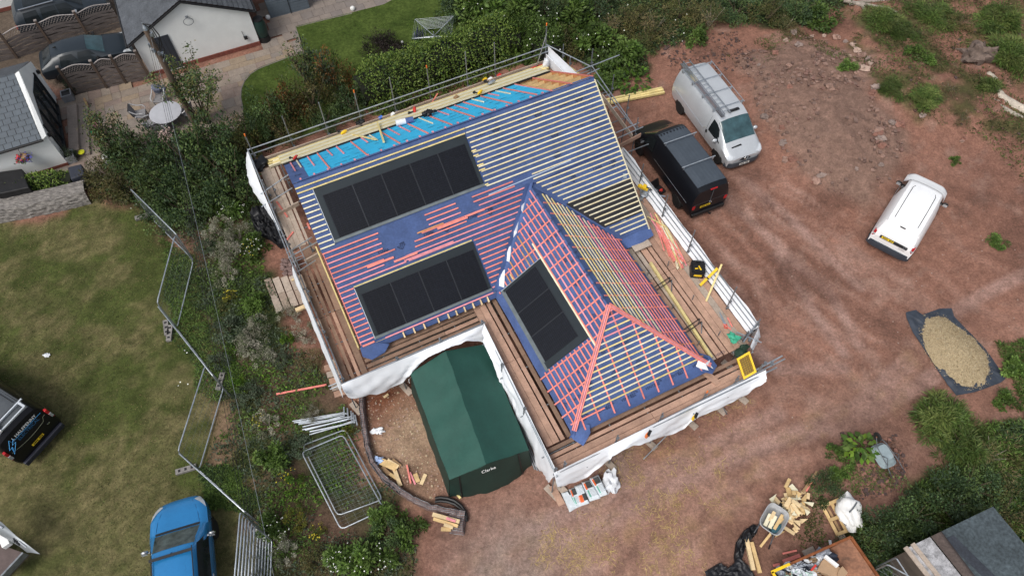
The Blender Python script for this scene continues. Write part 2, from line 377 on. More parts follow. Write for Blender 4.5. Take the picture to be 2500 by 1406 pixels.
# ---- battens: collected with their length, the longest hundred become parts
BAT = []
def bat(F, p, q, mt, w=.047, h=.03, z=.035, nm='batten'):
    BAT.append((( Vector(p) - Vector(q)).length, nm, F, (p[0], p[1], z), (q[0], q[1], z), w, h, mt))
rb = random.Random(11)
GA = .187
for k in range(33):
    y = .02 + GA * k if k < 32 else 5.99
    t = y * _c; vl = A - WW + t - .16; vr = A + WW - t + .22
    j = lambda a=.05: rb.uniform(-a, a)
    red = RED if rb.random() < .75 else PINK
    right_yel = mat('cream_batten', (.66, .58, .37), .7, 0, .15, 5, fine=.08) if rb.random() < .35 else YELP
    if k >= 31:
        bat(FN, (0, y), (6.4 + j(), y), YEL); bat(FN, (6.4, y), (L - .02, y), right_yel); continue
    if y > 3.74:
        bat(FN, (0.0, y), (.52 + j(.02), y), YELP); bat(FN, (6.36 + abs(j()), y), (L + .01, y), right_yel)
        if rb.random() < .4: bat(FN, (6.34, y + .06), (6.34 + rb.uniform(.12, .3), y + .06), YEL)
    elif y > 2.08:
        if y > 3.6:
            bat(FN, (1.6 + j(.3), y), (L, y), right_yel); bat(FN, (0, y), (1.5, y), red)
        elif y > 3.24:
            bat(FN, (0, y), (2.05 + j(.1), y), red); bat(FN, (3.9 + j(.1), y), (5.05 + j(.1), y), red); bat(FN, (5.75 + j(.1), y), (min(vl, 7.4), y), red); bat(FN, (8.2 + j(.05), y), (L, y), right_yel)
        else:
            bat(FN, (0, y), (1.95 + j(.12) + (.55 if k % 3 == 0 else 0), y), red)
            st = max(2.6, 3.95 - (17 - k) * .33) + j(.15)
            if y > 2.8: bat(FN, (st, y), (5.15 + j(.1), y), red); bat(FN, (5.75 + j(.15), y), (vl, y), red)
            else: bat(FN, (st, y), (vl, y), red)
            if rb.random() < .5: bat(FN, (st + rb.uniform(-.3, .4), y + .055), (st + rb.uniform(.5, 1.9), y + .055), red if rb.random() < .8 else ORNG)
            bat(FN, (vr, y), (L - .02, y), right_yel)
    else:
        if k == 0: bat(FN, (.9, y), (5.16, y), PINK)
        else:
            bat(FN, (0, y), (.53 + j(.02), y), red)
            if k == 1: bat(FN, (.05, y - .15), (.5, y - .15), RED, w=.06)
        bat(FN, (5.2 + abs(j(.02)), y), (min(vl, A - WW + t - .2), y), red) if vl > 5.3 else None
        if y > .1: bat(FN, (vr, y), (L - .02, y), right_yel)
bat(FN, (.55, 2.11), (5.12, 2.11), YEL)
# loose wide red boards lying on the front slope
for (x0, x1, y) in ((1.25, 2.25, 2.58), (4.1, 5.3, 2.95), (2.2, 3.1, 2.42), (5.2, 6.0, 3.0)): bat(FN, (x0, y), (x1, y), RED, .075, .03, .05)
# wing left
for x in [-2.4 + .52 * i for i in range(16)]:
    y0, y1 = max(.0, 0 if x > 0 else -x / _c), min(SLW - .06, (LL - x) / HL * SLW if x > LL - HL else SLW)
    if x < 0: y0 = -x / _c + .12
    if .1 < x < 3.75: y0 = 2.14
    if y1 - y0 > .2: bat(FWL, (x, y0 - (.22 if x > 3.8 else 0)), (x, y1), RED, .047, .03, .016, 'counter_batten')
for k in range(17):
    y = .06 + .192 * k
    if y > SLW - .08: break
    xs, xe = valx(y) + .14 + rb.uniform(0, .12), hipx(y) - .08
    if y < 2.1:
        if k % 2 == 0 or y > .4: bat(FWL, (xs, y), (.10, y), RED if rb.random() < .8 else ORNG)
        bat(FWL, (3.74, y), (xe, y), RED)
    else: bat(FWL, (xs, y), (xe, y), RED if k % 4 else PINK)
bat(FWL, (-.55, 2.13), (4.15, 2.13), YELP, .055, .03, .06)
bat(FWL, (-.6, 1.6), (.05, 1.6), YEL); bat(FWL, (-.2, .8), (.08, .8), TIMB, .09)
# wing right
for x in [.35 + .56 * i for i in range(14)]:
    y1 = SLW - .1 if x > HL else x / HL * SLW - .05
    y0 = -.05 if x < LL else (x - LL) / _c + .15
    if y1 - y0 > .2: bat(FWR, (x, y0), (x, y1), ORNG if int(x * 10) % 3 == 0 else RED, .047, .03, .016, 'counter_batten')
for k in range(16):
    y = .22 + .18 * k
    mt = (RED, PINK, PINK, RED, PINK, RED, PINK, YELP, PINK, YELP, YEL, YELP, YELP, YEL, YELP, YEL)[k]
    bat(FWR, (wr_x0(y) + .1, y), (wr_x1(y) - .1 - rb.uniform(0, .15), y), mt)
# hip front
for i in range(9):
    x = .32 + i * .58; y1 = min(x, 2 * WW - x) / WW * SLH - .08
    if y1 > .1: bat(FWH, (x, -.12 if i else -.2), (x, y1), RED, .05, .03, .016, 'counter_batten')
for k in range(16):
    y = .34 + .187 * k
    if y > SLH - .1: break
    mt = YELP if k % 3 else YEL
    if k in (11, 13, 14, 15): mt = PINK
    bat(FWH, (hx0(y) + .06, y), (hx1(y) - .06, y), mt)
bat(FWH, (-.1, .18), (1.2, .2), RED)
# far slope counter battens
for i, s_ in enumerate([.25, .5, .95, 1.35, 1.75, 2.15, 2.75, 3.2, 3.55, 4.0, 4.35, 4.75, 5.1, 5.7, 6.05, 6.55, 6.95, 7.3, 7.7, 8.1, 8.5, 8.85, 9.2, 9.55]):
    lng = i in (3, 6, 9, 12, 14, 16, 18, 20, 23); mt = RED if i not in (1, 8, 13, 19, 22) else YELP
    bat(FF, (fx(s_), 2.3), (fx(s_ + .02), 5.95 if lng else rb.uniform(3.4, 4.6)), mt if mt is YELP else (RED if lng else PINK), .05, .035, .045, 'counter_batten')
for i in range(20):
    s_ = .3 + i * .5; bat(FF, (fx(s_), 5.9), (fx(s_), 6.02), PINK, .06, .04, .045, 'counter_batten')
bat(FF, (fx(3.05), 1.2), (fx(3.5), 4.0), YEL, .07, .04, .10)
# verge battens along the right edge
bat(FN, (L - .02, -.05), (L - .02, SLN - .1), YELP, .035, .05, .03)
bat(FN, (0.02, .1), (0.02, 3.6), RED, .03, .02, .0)
BAT.sort(key=lambda b: -b[0])
cnt = {}; rest = {}
for ln, nm_, F, p, q, w, h, mt in BAT:
    cnt[nm_] = cnt.get(nm_, 0) + 1
    if cnt[nm_] <= 100 - (3 if nm_ == 'counter_batten' else 0):
        mm = MB(HF @ F); mm.beam(p, q, w, h); mm.build(nm_, mt, house)
    else: rest.setdefault(nm_, []).append((F, p, q, w, h, mt))
for nm_, ls in rest.items():
    ml = []; mm = MB(HF)
    for F, p, q, w, h, mt in ls:
        if mt not in ml: ml.append(mt)
        mm.fr = HF @ F; mm.beam(p, q, w, h, mi=ml.index(mt))
    o = mm.build(nm_, ml, house); o['kind'] = 'stuff'
# hip battens (triple red)
def slope_pt(F, x, y, z=0): return F @ Vector((x, y, z))
ap = Vector((A, -LL + HL, ZW)); 
for sx_, cx in ((-1, A - WW), (1, A + WW)):
    for o_ in (-.06, 0, .06):
        a = Vector((cx, -LL, ZE)); d = (ap - a).normalized(); sdv = d.cross(Vector((0, 0, 1))).normalized()
        m = MB(HF); m.beam(a - d * .12 + sdv * o_ + Vector((0, 0, .075)), ap + sdv * o_ + Vector((0, 0, .075)), .045, .03); m.build('hip_batten', RED if o_ else PINK, house)
# torn white membrane flaps in the left valley and at the hip corner
def flap(pts, nm_='torn_flap'):
    m = MB(HF)
    c = sum((Vector(p) for p in pts), Vector()) / len(pts)
    n = len(pts)
    i0 = m.v(c + Vector((0, 0, .10))); ids = [m.v(p) for p in pts]
    for k in range(n): m.f((i0, ids[k], ids[(k + 1) % n]))
    m.build(nm_, WHITE, house)
def vp(px, py, dz=.06):   # a pick on the wing left slope lifted a little
    p = FWL @ sp(FWL, px, py); return Vector((p.x, p.y, p.z + dz))
flap([vp(1268, 508), vp(1281, 497), vp(1276, 521)]); flap([vp(1250, 575), vp(1266, 543), vp(1262, 570), vp(1254, 582)])
flap([vp(1220, 632), vp(1248, 588), vp(1247, 620), vp(1244, 642)]); flap([vp(1209, 697), vp(1222, 664), vp(1233, 660), vp(1231, 704)])
def hp(px, py, dz=.06):
    p = FWH @ sp(FWH, px, py); return Vector((p.x, p.y, p.z + dz))
flap([hp(1698, 896), hp(1704, 881), hp(1718, 889), hp(1733, 880), hp(1731, 888), hp(1741, 902), hp(1722, 893), hp(1729, 906), hp(1708, 901)])
# crumpled blue valley lining
m = MB(HF)
def vly(u, v):
    t = u * WW; z = ZE + PIT * t; n_ = .05 * noise.noise(Vector((u * 9, v * 5, 2.2)))
    w_ = .16 + .05 * noise.noise(Vector((u * 7, 0, 5)))
    return (A - WW + t + (v - .5) * w_ * 2, t, z + .05 + abs(v - .5) * .16 + n_)
m.grid(vly, 26, 4); m.build('valley_lining', BLUE, house, True)
m = MB(HF)
def vly2(u, v):
    t = u * WW; z = ZE + PIT * t
    return (A + WW - t + (v - .5) * .12, t, z + .03 + abs(v - .5) * .06 + .03 * noise.noise(Vector((u * 9, v * 5, 8.2))))
m.grid(vly2, 26, 3); m.build('valley_lining', BLUE, house, True)
# drooping membrane corners
def droop(pts):
    m = MB(HF); ids = [m.v(p) for p in pts]; c = sum((Vector(p) for p in pts), Vector()) / len(pts) + Vector((0, 0, .06)); i0 = m.v(c)
    for k in range(len(ids)): m.f((i0, ids[k], ids[(k + 1) % len(ids)]))
    m.build('membrane_corner', BLUE, house, True)
droop([(-.05, .05, ZE), (.55, .0, ZE), (.95, -.18, 2.42), (.7, -.32, 2.25), (.18, -.38, 2.2), (-.08, -.2, 2.35)])
droop([(A - WW - .1, -LL + .3, ZE - .05), (A - WW + .5, -LL - .1, ZE - .03), (A - WW + .45, -LL - .3, 2.35), (A - WW + .05, -LL - .55, 2.2), (A - WW - .2, -LL - .2, 2.35)])
droop([(A + WW - .1, -LL + .6, ZE), (A + WW + .35, -LL + .3, 2.4), (A + WW + .4, -LL - .1, 2.33), (A + WW + .05, -LL - .3, 2.35), (A + WW - .4, -LL - .1, ZE)])
droop([(10.55, .05, ZE), (L + .05, .0, ZE), (L + .08, -.28, 2.4), (11.3, -.35, 2.3), (10.7, -.3, 2.3)])
m = MB(HF); m.box((11.35, -.42, 2.3), (.75, .34, .05)); m.build('soffit_board', BOARDG, house)
# rafter feet along the front eave
for s_ in (1.55, 1.95, 2.35, 2.9, 3.3, 3.62, 3.95, 4.3, 4.62, 4.9):
    m = MB(HF); m.beam((s_, .3, ZE + .02), (s_, -.17, ZE - .2), .05, .13); m.build('rafter_foot', TIMBP, house)
m = MB(HF); m.beam((.1, .02, ZE - .09), (A - WW - .1, .02, ZE - .09), .03, .16); m.build('fascia', TIMB, house)
m = MB(HF); m.beam((-.1, .1, ZE - .12), (-.1, 5.0, ZE + 1.9 - .3 - 1.7), .05, .14); m.build('verge_timber', YEL, house)
# solar arrays
def array(F, x0, x1, y0, y1, gx0, gx1, gy0, gy1, n):
    m = MB(HF @ F)
    m.box(((x0 + x1) / 2, (gy1 + y1) / 2, .05), (x1 - x0, y1 - gy1, .03)); m.box(((x0 + gx0) / 2, (y0 + gy1) / 2 + .04, .05), (gx0 - x0, gy1 - y0 - .084, .03)); m.box(((x1 + gx1) / 2, (y0 + gy1) / 2 + .04, .05), (x1 - gx1, gy1 - y0 - .084, .03))
    tr = m.build('array_flashing', SOLFR, house)
    m = MB(HF @ F); m.box(((x0 + x1) / 2, (y0 - .02 + gy0) / 2, .042), (x1 - x0 + .06, gy0 - y0 + .02, .02)); m.build('apron_flashing', SOLGR, house)
    m = MB(HF @ F); m.box((x0 - .015, (y0 + y1) / 2, .05), (.022, y1 - y0, .05)); m.build('edge_trim', mat('bright_trim', (.5, .55, .6), .4, .5), house)
    pw = (gx1 - gx0) / n
    for i in range(n):
        m = MB(HF @ F); xa = gx0 + i * pw + .008; xb = gx0 + (i + 1) * pw - .008
        m.box(((xa + xb) / 2, (gy0 + gy1) / 2, .062), (xb - xa, gy1 - gy0, .03))
        p = m.build('solar_panel', mat('panel_backing', (.009, .010, .014), .3, 0, .2, 6), house)
        m = MB(HF @ F); nx, ny = 6, 20; cw = (xb - xa - .03) / nx; ch = (gy1 - gy0 - .03) / ny
        for a in range(nx):
            for b in range(ny): cx = xa + .015 + (a + .5) * cw; cy = gy0 + .015 + (b + .5) * ch; m.poly([(cx - cw / 2 + .003, cy - ch / 2 + .003, .079), (cx + cw / 2 - .003, cy - ch / 2 + .003, .079), (cx + cw / 2 - .003, cy + ch / 2 - .003, .079), (cx - cw / 2 + .003, cy + ch / 2 - .003, .079)])
        m.build('cell_grid', SOLAR, p)
        if i: 
            m = MB(HF @ F); m.box((gx0 + i * pw, (gy0 + gy1) / 2, .081), (.022, gy1 - gy0, .006)); m.build('panel_joint', mat('joint_strip', (.04, .045, .052), .45, .5), p)
array(FN, .56, 6.32, 3.80, 5.78, .77, 6.2, 3.89, 5.47, 5)
array(FN, .57, 5.14, .13, 2.06, .70, 5.05, .21, 1.78, 4)
array(FWL, .15, 3.71, .14, 2.10, .25, 3.44, .28, 1.79, 3)
# ================================================================ SCAFFOLD
DZ = 2.08
scaf = thing('scaffold', 'steel tube scaffold with timber board walkways around the house', 'scaffold', HF @ Matrix.Translation((-1, -1, 0)))
def stube(nm_, p, q, r=.026, mt=None):
    m = MB(HF); m.tube(p, q, r, 7); return m.build(nm_, mt or GALV, scaf, True)
def standard(s_, t_, zt, cap=None, base=True, z0=0.0):
    m = MB(HF); m.tube((s_, t_, z0), (s_, t_, zt), .025, 7)
    o = m.build('standard', [GALVD], scaf, True)
    if cap:
        m = MB(HF); m.tube((s_, t_, zt - .12), (s_, t_, zt + .01), .029, 7); m.build('end_cap', cap, o)
    for z in (DZ + .12, DZ + .55):
        if z < zt: m = MB(HF); m.box((s_ + .03, t_, z), (.09, .09, .07), .4); m.build('coupler', GALVD, o)
    if base:
        m = MB(HF); m.box((s_, t_, .06), (.24, .6, .045), .3); m.build('sole_board', BOARDG, o)
ORC = mat('orange_cap', (.75, .18, .03), .5)
for s_, zt, cap in ((.68, 4.0, None), (2.27, 4.08, None), (3.81, 4.1, ORC), (5.42, 4.15, None), (7.12, 4.12, ORC), (8.95, 4.17, None), (10.35, 4.16, None), (12.95, 4.25, ORC)): standard(s_, 10.78, zt, cap)
standard(-.98, 10.6, 3.9, ORC)
for z, a, b in ((2.97, -1.1, 13.05), (2.67, -1.05, 12.95)): stube('guard_rail', (-1.1, 10.72, z - .04), (13.1, 10.72, z + .04))
m = MB(HF); m.beam((-.85, 10.62, DZ + .12), (6.1, 10.62, DZ + .12), .035, .22); m.build('toe_board', BOARDG, scaf)
m = MB(HF); m.beam((6.0, 10.64, DZ + .13), (12.9, 10.64, DZ + .13), .035, .22); m.build('toe_board', BOARDG, scaf)
# left side
for t_, zt in ((-.85, 2.75), (1.2, 2.8), (3.1, 2.9), (5.5, 3.0), (7.5, 2.9), (8.6, 3.2)): standard(-1.02, t_, zt)
for (s_, z) in ((-1.10, 2.62), (-1.0, 2.42)): stube('guard_rail', (s_, -1.0, z), (s_ - .12, 10.9, z))
stube('guard_rail', (-1.05, 4.2, 2.85), (-1.12, 10.8, 2.9))
standard(-.12, 8.9, 3.3, base=False, z0=1.6); standard(-.75, 8.4, 2.9, base=False, z0=1.6); standard(-.28, 5.15, 2.9, base=False, z0=1.6)
for (a, b) in (((-1.3, 8.35, 2.72), (.35, 8.75, 2.95)), ((-1.45, 7.85, 2.55), (-.05, 8.2, 2.6)), ((-1.2, 4.85, 2.7), (.05, 5.15, 2.6)), ((-1.2, 5.15, 2.62), (-.1, 5.5, 2.55)), ((-1.1, 4.25, 2.45), (-.3, 4.5, 2.4))): stube('transom', a, b)
m = MB(HF); m.beam((-1.0, 7.45, DZ + .14), (-.05, 7.65, DZ + .14), .04, .22); m.build('toe_board', BOARDG, scaf)
m = MB(HF); m.beam((-.7, 4.75, DZ + .14), (-.1, 4.85, DZ + .14), .04, .22); m.build('toe_board', BOARDG, scaf)
# corner front-left and inner
for s_, zt in ((.95, 2.75), (2.6, 2.8), (4.25, 2.8)): standard(s_, -.95, zt)
stube('guard_rail', (-1.1, -.98, 2.55), (4.4, -.92, 2.45)); stube('guard_rail', (-1.1, -.90, 2.35), (4.35, -.88, 2.3))
for t_ in (-2.8, -4.6, -6.9): standard(4.2 - .015 * (-t_), t_, 2.7)
stube('guard_rail', (4.30, -.85, 2.45), (4.08, -7.1, 2.42)); stube('guard_rail', (4.36, -.9, 2.3), (4.15, -7.0, 2.28))
for s_, cap in ((4.45, None), (6.41, None), (8.13, None), (9.89, ORC), (11.17, None), (12.15, None)): standard(s_, -6.88, 2.92, cap)
stube('guard_rail', (4.0, -6.98, 2.42), (12.9, -7.02, 2.25), .028); stube('guard_rail', (6, -6.93, 2.3), (13.3, -6.9, 2.35), .026)
stube('guard_rail', (11.6, -6.82, 2.35), (13.25, -6.78, 2.42), .028)
# right side
for s_, t_, zt in ((13.0, 2.38, 3.35), (12.92, .5, 3.5), (12.86, -1.43, 3.6), (12.76, -4.2, 3.65), (13.1, -5.42, 3.0), (12.5, -5.6, 2.9)): standard(s_, t_, zt)
for s_, t_, zt in ((14.5, 9.19, 3.45), (14.5, 7.31, 3.45), (14.5, 5.98, 3.4), (14.25, 4.8, 3.2), (13.6, 9.6, 3.0), (13.55, 10.2, 3.3), (13.2, 8.6, 2.8)): standard(s_, t_, zt)
def hz(px, py, z): p = hb(px, py, z); return (p.x, p.y, z)
for a, b in (((1446, 163), (1554, 318)), ((1457, 196), (1541, 305)), ((1406, 176), (1512, 135)), ((1433, 182), (1463, 168)), ((1503, 325), (1560, 300)), ((1503, 340), (1570, 310)), ((1478, 235), (1490, 230)), ((1495, 265), (1505, 260))): stube('guard_rail', hz(*a, 2.65), hz(*b, 2.65))
stube('brace', hz(1310, 162, 2.2), (12.75, 10.4, 4.0)) 
stube('guard_rail', (13.0, 10.9, 3.0), (14.3, 9.0, 2.7))
for s_, z in ((12.98, 2.25), (13.05, 2.42), (13.12, 2.6)): stube('guard_rail', (s_, 4.0, z), (s_, -5.5, z), .022)
stube('transom', (12.3, -5.75, 2.5), (13.25, -5.3, 2.55)); stube('transom', (12.35, -5.3, 2.45), (12.95, -6.0, 2.35)); 
for (x, y) in ((12.4, -5.55), (12.6, -5.75), (12.85, -5.5), (12.55, -6.75), (12.75, -6.85)):
    m = MB(HF); m.box((x, y, 2.4), (.12, .1, .09), .7); m.build('coupler', GALVD, scaf)
a = hb(1470, 235, 2.2); b_ = hb(1544, 335, 2.2)
m = MB(HF); m.beam((a.x, a.y, 2.2), (b_.x, b_.y, 2.2), .035, .24); m.build('toe_board', BOARDG, scaf)
a = hb(1502, 362, 2.2); b_ = hb(1564, 330, 2.2); m = MB(HF); m.beam((a.x, a.y, 2.2), (b_.x, b_.y, 2.2), .04, .22); m.build('toe_board', BOARD, scaf)
m = MB(HF); m.beam((12.95, 10.7, 2.35), (13.15, 8.9, 2.35), .035, .5); m.build('end_board', WHITE, scaf)
# diagonal braces under the front
for a, b_ in (((7.6, -7.3, .1), (9.6, -6.9, 1.9)), ((11.3, -7.2, .05), (10.6, -6.8, 1.8)), ((2.9, -1.0, .05), (2.7, -.9, 1.8))): stube('brace', a, b_, .022, GALVD)
# hop-up brackets right of the wing
for t_ in (-2.35, -4.35):
    m = MB(HF); s0 = A + WW + .12
    for dz in (0, .0): m.tube((s0, t_, 2.42), (s0 + .75, t_ + .12, 2.42), .02, 6); m.tube((s0, t_ - .14, 2.42), (s0 + .75, t_ - .02, 2.42), .02, 6)
    m.tube((s0 + .75, t_ + .1, 2.42), (s0 + .75, t_ + .1, 2.08), .02, 6); m.tube((s0 + .75, t_ - .02, 2.42), (s0 + .62, t_ - .3, 2.1), .02, 6)
    m.build('bracket', GALVD, scaf)
for t_ in (-1.6, -3.3, -5.0):
    for s_ in (10.95, 11.85): stube('upright_stub', (s_, t_, 2.0), (s_, t_, 2.42), .02, GALVD)
# boards
rbd = random.Random(4)
def run(x0, x1, y0, y1, along, n, mats, lens=3.9, z=DZ, gap=.012, skipg=(), dark=()):
    """n boards filling a strip; along = 't' or 's'"""
    wdt = ((x1 - x0) if along == 't' else (y1 - y0)) / n
    for i in range(n):
        lo, hi = (y0, y1) if along == 't' else (x0, x1)
        p = lo
        while p < hi - .05:
            q = min(hi, p + lens + rbd.uniform(-.02, .06))
            if hi - q < .5: q = hi
            c = (x0 if along == 't' else y0) + (i + .5) * wdt
            m = MB(HF); ww = wdt - gap - (.085 if i in skipg else 0); dz = rbd.uniform(-.012, .012)
            if along == 't': m.beam((c, p + .008, z + dz), (c + rbd.uniform(-.006, .006), q - .008, z + rbd.uniform(-.012, .012)), ww, .038)
            else: m.beam((p + .008, c, z + dz), (q - .008, c + rbd.uniform(-.006, .006), z + rbd.uniform(-.012, .012)), ww, .038)
            m.build('deck_board', BOARDD if i in dark else rbd.choice(mats), scaf); p = q
run(-1.0, -.12, -.85, 4.6, 't', 4, [BOARDD, BOARDD, BOARD], 3.0, skipg=(1, 2))
run(-1.0, -.2, 5.6, 10.2, 't', 4, [BOARDG, BOARDG, BOARDG], 4.2, DZ + .03, skipg=(3,))
run(-.62, -.12, 4.6, 5.6, 't', 2, [BOARDD], 2)
run(-.08, 4.3, -.85, .1, 's', 4, [BOARD, BOARDD, BOARDD, BOARD], 3.0, skipg=(1, 2))
run(4.3, 5.28, -5.98, .1, 't', 4, [BOARD], 3.4, DZ + .01, skipg=(2, 3), dark=(3,))
run(4.15, 12.3, -6.9, -6.0, 's', 4, [BOARD], 3.9, DZ + .02, skipg=(2, 3), dark=(3,))
run(10.78, 12.85, -5.75, 2.7, 't', 8, [BOARD, BOARD, BOARDG], 3.9, DZ, skipg=(1, 3))
run(12.08, 13.3, 2.7, 9.9, 't', 4, [BOARD], 4.2, DZ - .03)
run(-.9, 13.0, 10.15, 10.58, 's', 2, [BOARDD], 3.9, DZ - .03)
m = MB(HF); m.beam((10.45, -5.6, DZ + .05), (10.75, -6.6, DZ + .05), .24, .035); m.build('deck_board', BOARD, scaf)
# transoms under the decks
for t_ in [-.5 + i * 1.4 for i in range(8)]: stube('transom', (-1.15, t_, DZ - .06), (.1, t_, DZ - .06), .024, GALVD)
for s_ in [.6, 2, 3.4]: stube('transom', (s_, -1.05, DZ - .06), (s_, .3, DZ - .06), .024, GALVD)
for t_ in [-1.5, -3, -4.6, -6.2]: stube('transom', (4.0, t_, DZ - .06), (5.6, t_, DZ - .06), .024, GALVD)
for s_ in [5.2, 6.6, 8, 9.4, 10.8, 12]: stube('transom', (s_, -7.15, DZ - .06), (s_, -5.7, DZ - .06), .024, GALVD)
for t_ in [-4.8, -3, -1.2, .6, 2.4, 4.2, 6, 7.8, 9.4]: stube('transom', (10.7, t_, DZ - .06), (13.3 if t_ < 2.5 else 14.6, t_, DZ - .06), .024, GALVD)
# ---- white sheeting hung on the outside: separate things
WT = mat('white_sheet_translucent', (.80, .83, .87), .42, 0, .05, 1.5, .008, 4)
def sheet(name, label, top, bot, nu=60, nv=10, amp=.06, out=(0, -1, 0), seed=0, bow=.18, grp='white sheets hung around the scaffold'):
    def interp(P, u):
        acc = [0]
        for a, b in zip(P, P[1:]): acc.append(acc[-1] + (Vector(b) - Vector(a)).length)
        d = u * acc[-1]
        for i in range(len(P) - 1):
            if d <= acc[i + 1] + 1e-9: k = (d - acc[i]) / max(1e-9, acc[i + 1] - acc[i]); return Vector(P[i]).lerp(Vector(P[i + 1]), k)
        return Vector(P[-1])
    o = Vector(out); m = MB(HF)
    def fn(u, v):
        a = interp(top, u); b = interp(bot, u); p = a.lerp(b, v)
        w_ = amp * v ** .6 * (noise.noise(Vector((u * 9 + v * 2.5, v * 2.2, seed))) + .6 * noise.noise(Vector((u * 22 - v * 5, v * 4, seed + 3)))) * 2
        return p + o * (w_ + bow * math.sin(v * math.pi * .75)) + Vector((0, 0, .02 * noise.noise(Vector((u * 14, 3, seed))) * (1 - v)))
    m.grid(fn, nu, nv)
    ob = m.build(name, WT, None, True, 80); tag(ob, label, 'sheet', grp); return ob
P_ = lambda v: (v.x, v.y, v.z)
sheet('debris_sheet', 'white sheet hanging from the scaffold rail left of the green tent', [(-1.12, -1.0, 2.58), (1.5, -1.0, 2.52), (4.32, -.98, 2.48)],
      [P_(vt(px, py, -1.18)) for px, py in ((838, 952), (850, 968), (884, 966), (937, 955), (978, 934), (1010, 898), (1040, 870), (1087, 846), (1140, 828), (1187, 830))], seed=1, bow=.10)
sheet('debris_sheet', 'white sheet hanging along the inner walkway right of the green tent', [(4.33, -.95, 2.52), (4.14, -7.0, 2.52)],
      [P_(vs(px, py, 4.1)) for px, py in ((1187, 835), (1206, 879), (1229, 933), (1260, 998), (1286, 1060), (1306, 1102), (1321, 1144), (1346, 1176))], seed=2, out=(-1, 0, 0), bow=.10)
sheet('debris_sheet', 'long white sheet along the front scaffold edge above the sacks', [(4.02, -6.95, 2.52), (8.0, -6.95, 2.44), (12.45, -6.95, 2.34)],
      [P_(vt(px, py, -7.2)) for px, py in ((1358, 1183), (1398, 1174), (1425, 1164), (1460, 1136), (1489, 1120), (1492, 1108), (1522, 1092), (1584, 1072), (1638, 1057), (1666, 1044), (1689, 1023), (1727, 1005), (1763, 988), (1784, 980), (1822, 959), (1835, 949), (1855, 936), (1866, 928))], nu=110, seed=3, bow=.08)
sheet('debris_sheet', 'white sheet leaning along the right walkway beside the pickups side of the site'.replace(' beside the pickups side of the site', ' past the toolbox'), [(13.2 + .05 * math.sin(i * 1.9), 4.1 - i * .8, 2.56 + .05 * math.sin(i * 1.3)) for i in range(13)],
      [(12.86, 4.2 - i * .8, 2.10) for i in range(13)], nu=80, seed=4, out=(.5, 0, .3), amp=.03, bow=.04)
sheet('debris_sheet', 'outer white sheet hanging outside the right walkway down toward the dirt', [(13.22, 4.1, 2.55), (13.25, -5.4, 2.45)], [(13.28, 4.1, 1.5), (13.3, -5.4, 1.4)], nu=60, seed=5, out=(1, 0, 0), bow=.05)
sheet('debris_sheet', 'short white sheet flap folded at the right corner of the scaffold', [(13.2, -5.45, 2.5), (12.5, -5.95, 2.4)], [(13.25, -5.6, 1.75), (12.45, -6.05, 2.1)], nu=14, nv=6, seed=6, bow=.08, out=(.4, -1, 0))
sheet('debris_sheet', 'narrow white sheet bulging out at the far left scaffold corner', [(-1.15, 10.75, 2.85), (-1.18, 8.5, 2.8), (-1.12, 6.2, 2.7)], [P_(hb(px, py, 2.0)) for px, py in ((603, 402), (606, 430), (614, 455), (630, 482), (661, 520))], nu=30, nv=6, seed=7, out=(-1, 0, 0), bow=.05, amp=.02)
sheet('debris_sheet', 'narrow white sheet edge along the left walkway above the stone steps', [(-1.16, 4.6, 2.6), (-1.13, -1.0, 2.56)], [(-1.3, 4.5, 1.9), (-1.3, 2, 1.8), (-1.25, -1.05, 1.45)], nu=40, nv=6, seed=8, out=(-1, 0, 0), bow=.03, amp=.025)
sheet('debris_sheet', 'white sheet panel at the top right scaffold corner beside the open rafters', [(13.05, 10.75, 3.0), (13.55, 8.8, 2.7)], [(13.0, 10.7, 2.2), (13.45, 8.6, 2.1)], nu=16, nv=6, seed=9, out=(1, 0, 0), bow=.03, amp=.02)
# ---- things on the scaffold and the roof
def hbeam(m, pa, pb, z, w, h, mi=0):
    a = hb(*pa, z); b = hb(*pb, z); m.beam((a.x, a.y, z), (b.x, b.y, z), w, h, mi=mi)
rq = random.Random(9); k = 0
for i in range(46):
    t0 = rq.uniform(0, 1); a = Vector(g(1588, 525, 0)).lerp(Vector(g(1638, 575, 0)), t0); 
    px = 1594 + 48 * t0 + rq.uniform(-8, 8); py = 528 + 70 * t0 + rq.uniform(-12, 8)
    dx, dy = 22 + rq.uniform(-6, 10), 52 + rq.uniform(-14, 14)
    z = DZ + .04 + .03 * (i // 8) + .002 * (i % 8)
    m = MB(HF); hbeam(m, (px, py), (px + dx * 1.25, py + dy * 1.25), z, .045, .028)
    mt = rq.choice([RED, RED, PINK, YELP, YEL, YELP])
    o = m.build('batten_offcut', mt); tag(o, 'batten offcut in the red and yellow heap on the right walkway', 'batten', 'loose battens heaped on the right walkway')
for pa, pb, lab in (((1580, 529), (1625, 553), 'long yellow batten lying across the top of the red heap'), ((1588, 642), (1737, 873), 'long timber beam lying along the right walkway beside the eaves')):
    m = MB(HF); z = DZ + (.22 if pa[0] < 1585 else .10); hbeam(m, pa, pb, z, .05 if pa[0] < 1585 else .10, .04 if pa[0] < 1585 else .12); tag(m.build('timber_length', YEL), lab, 'timber')
p = hb(1700, 664, DZ)
t = thing('toolbox', 'black and yellow toolbox on the right walkway beside the batten heap', 'toolbox', HF @ Matrix.Translation(p) @ Matrix.Rotation(-.55, 4, 'Z'))
fr = WM[t.name]
m = MB(fr); m.prism([(-.24, -.3), (.24, -.3), (.27, -.2), (.27, .2), (.22, .3), (-.22, .3), (-.27, .2), (-.27, -.2)], 0.02, .34); m.build('body', BLACK, t)
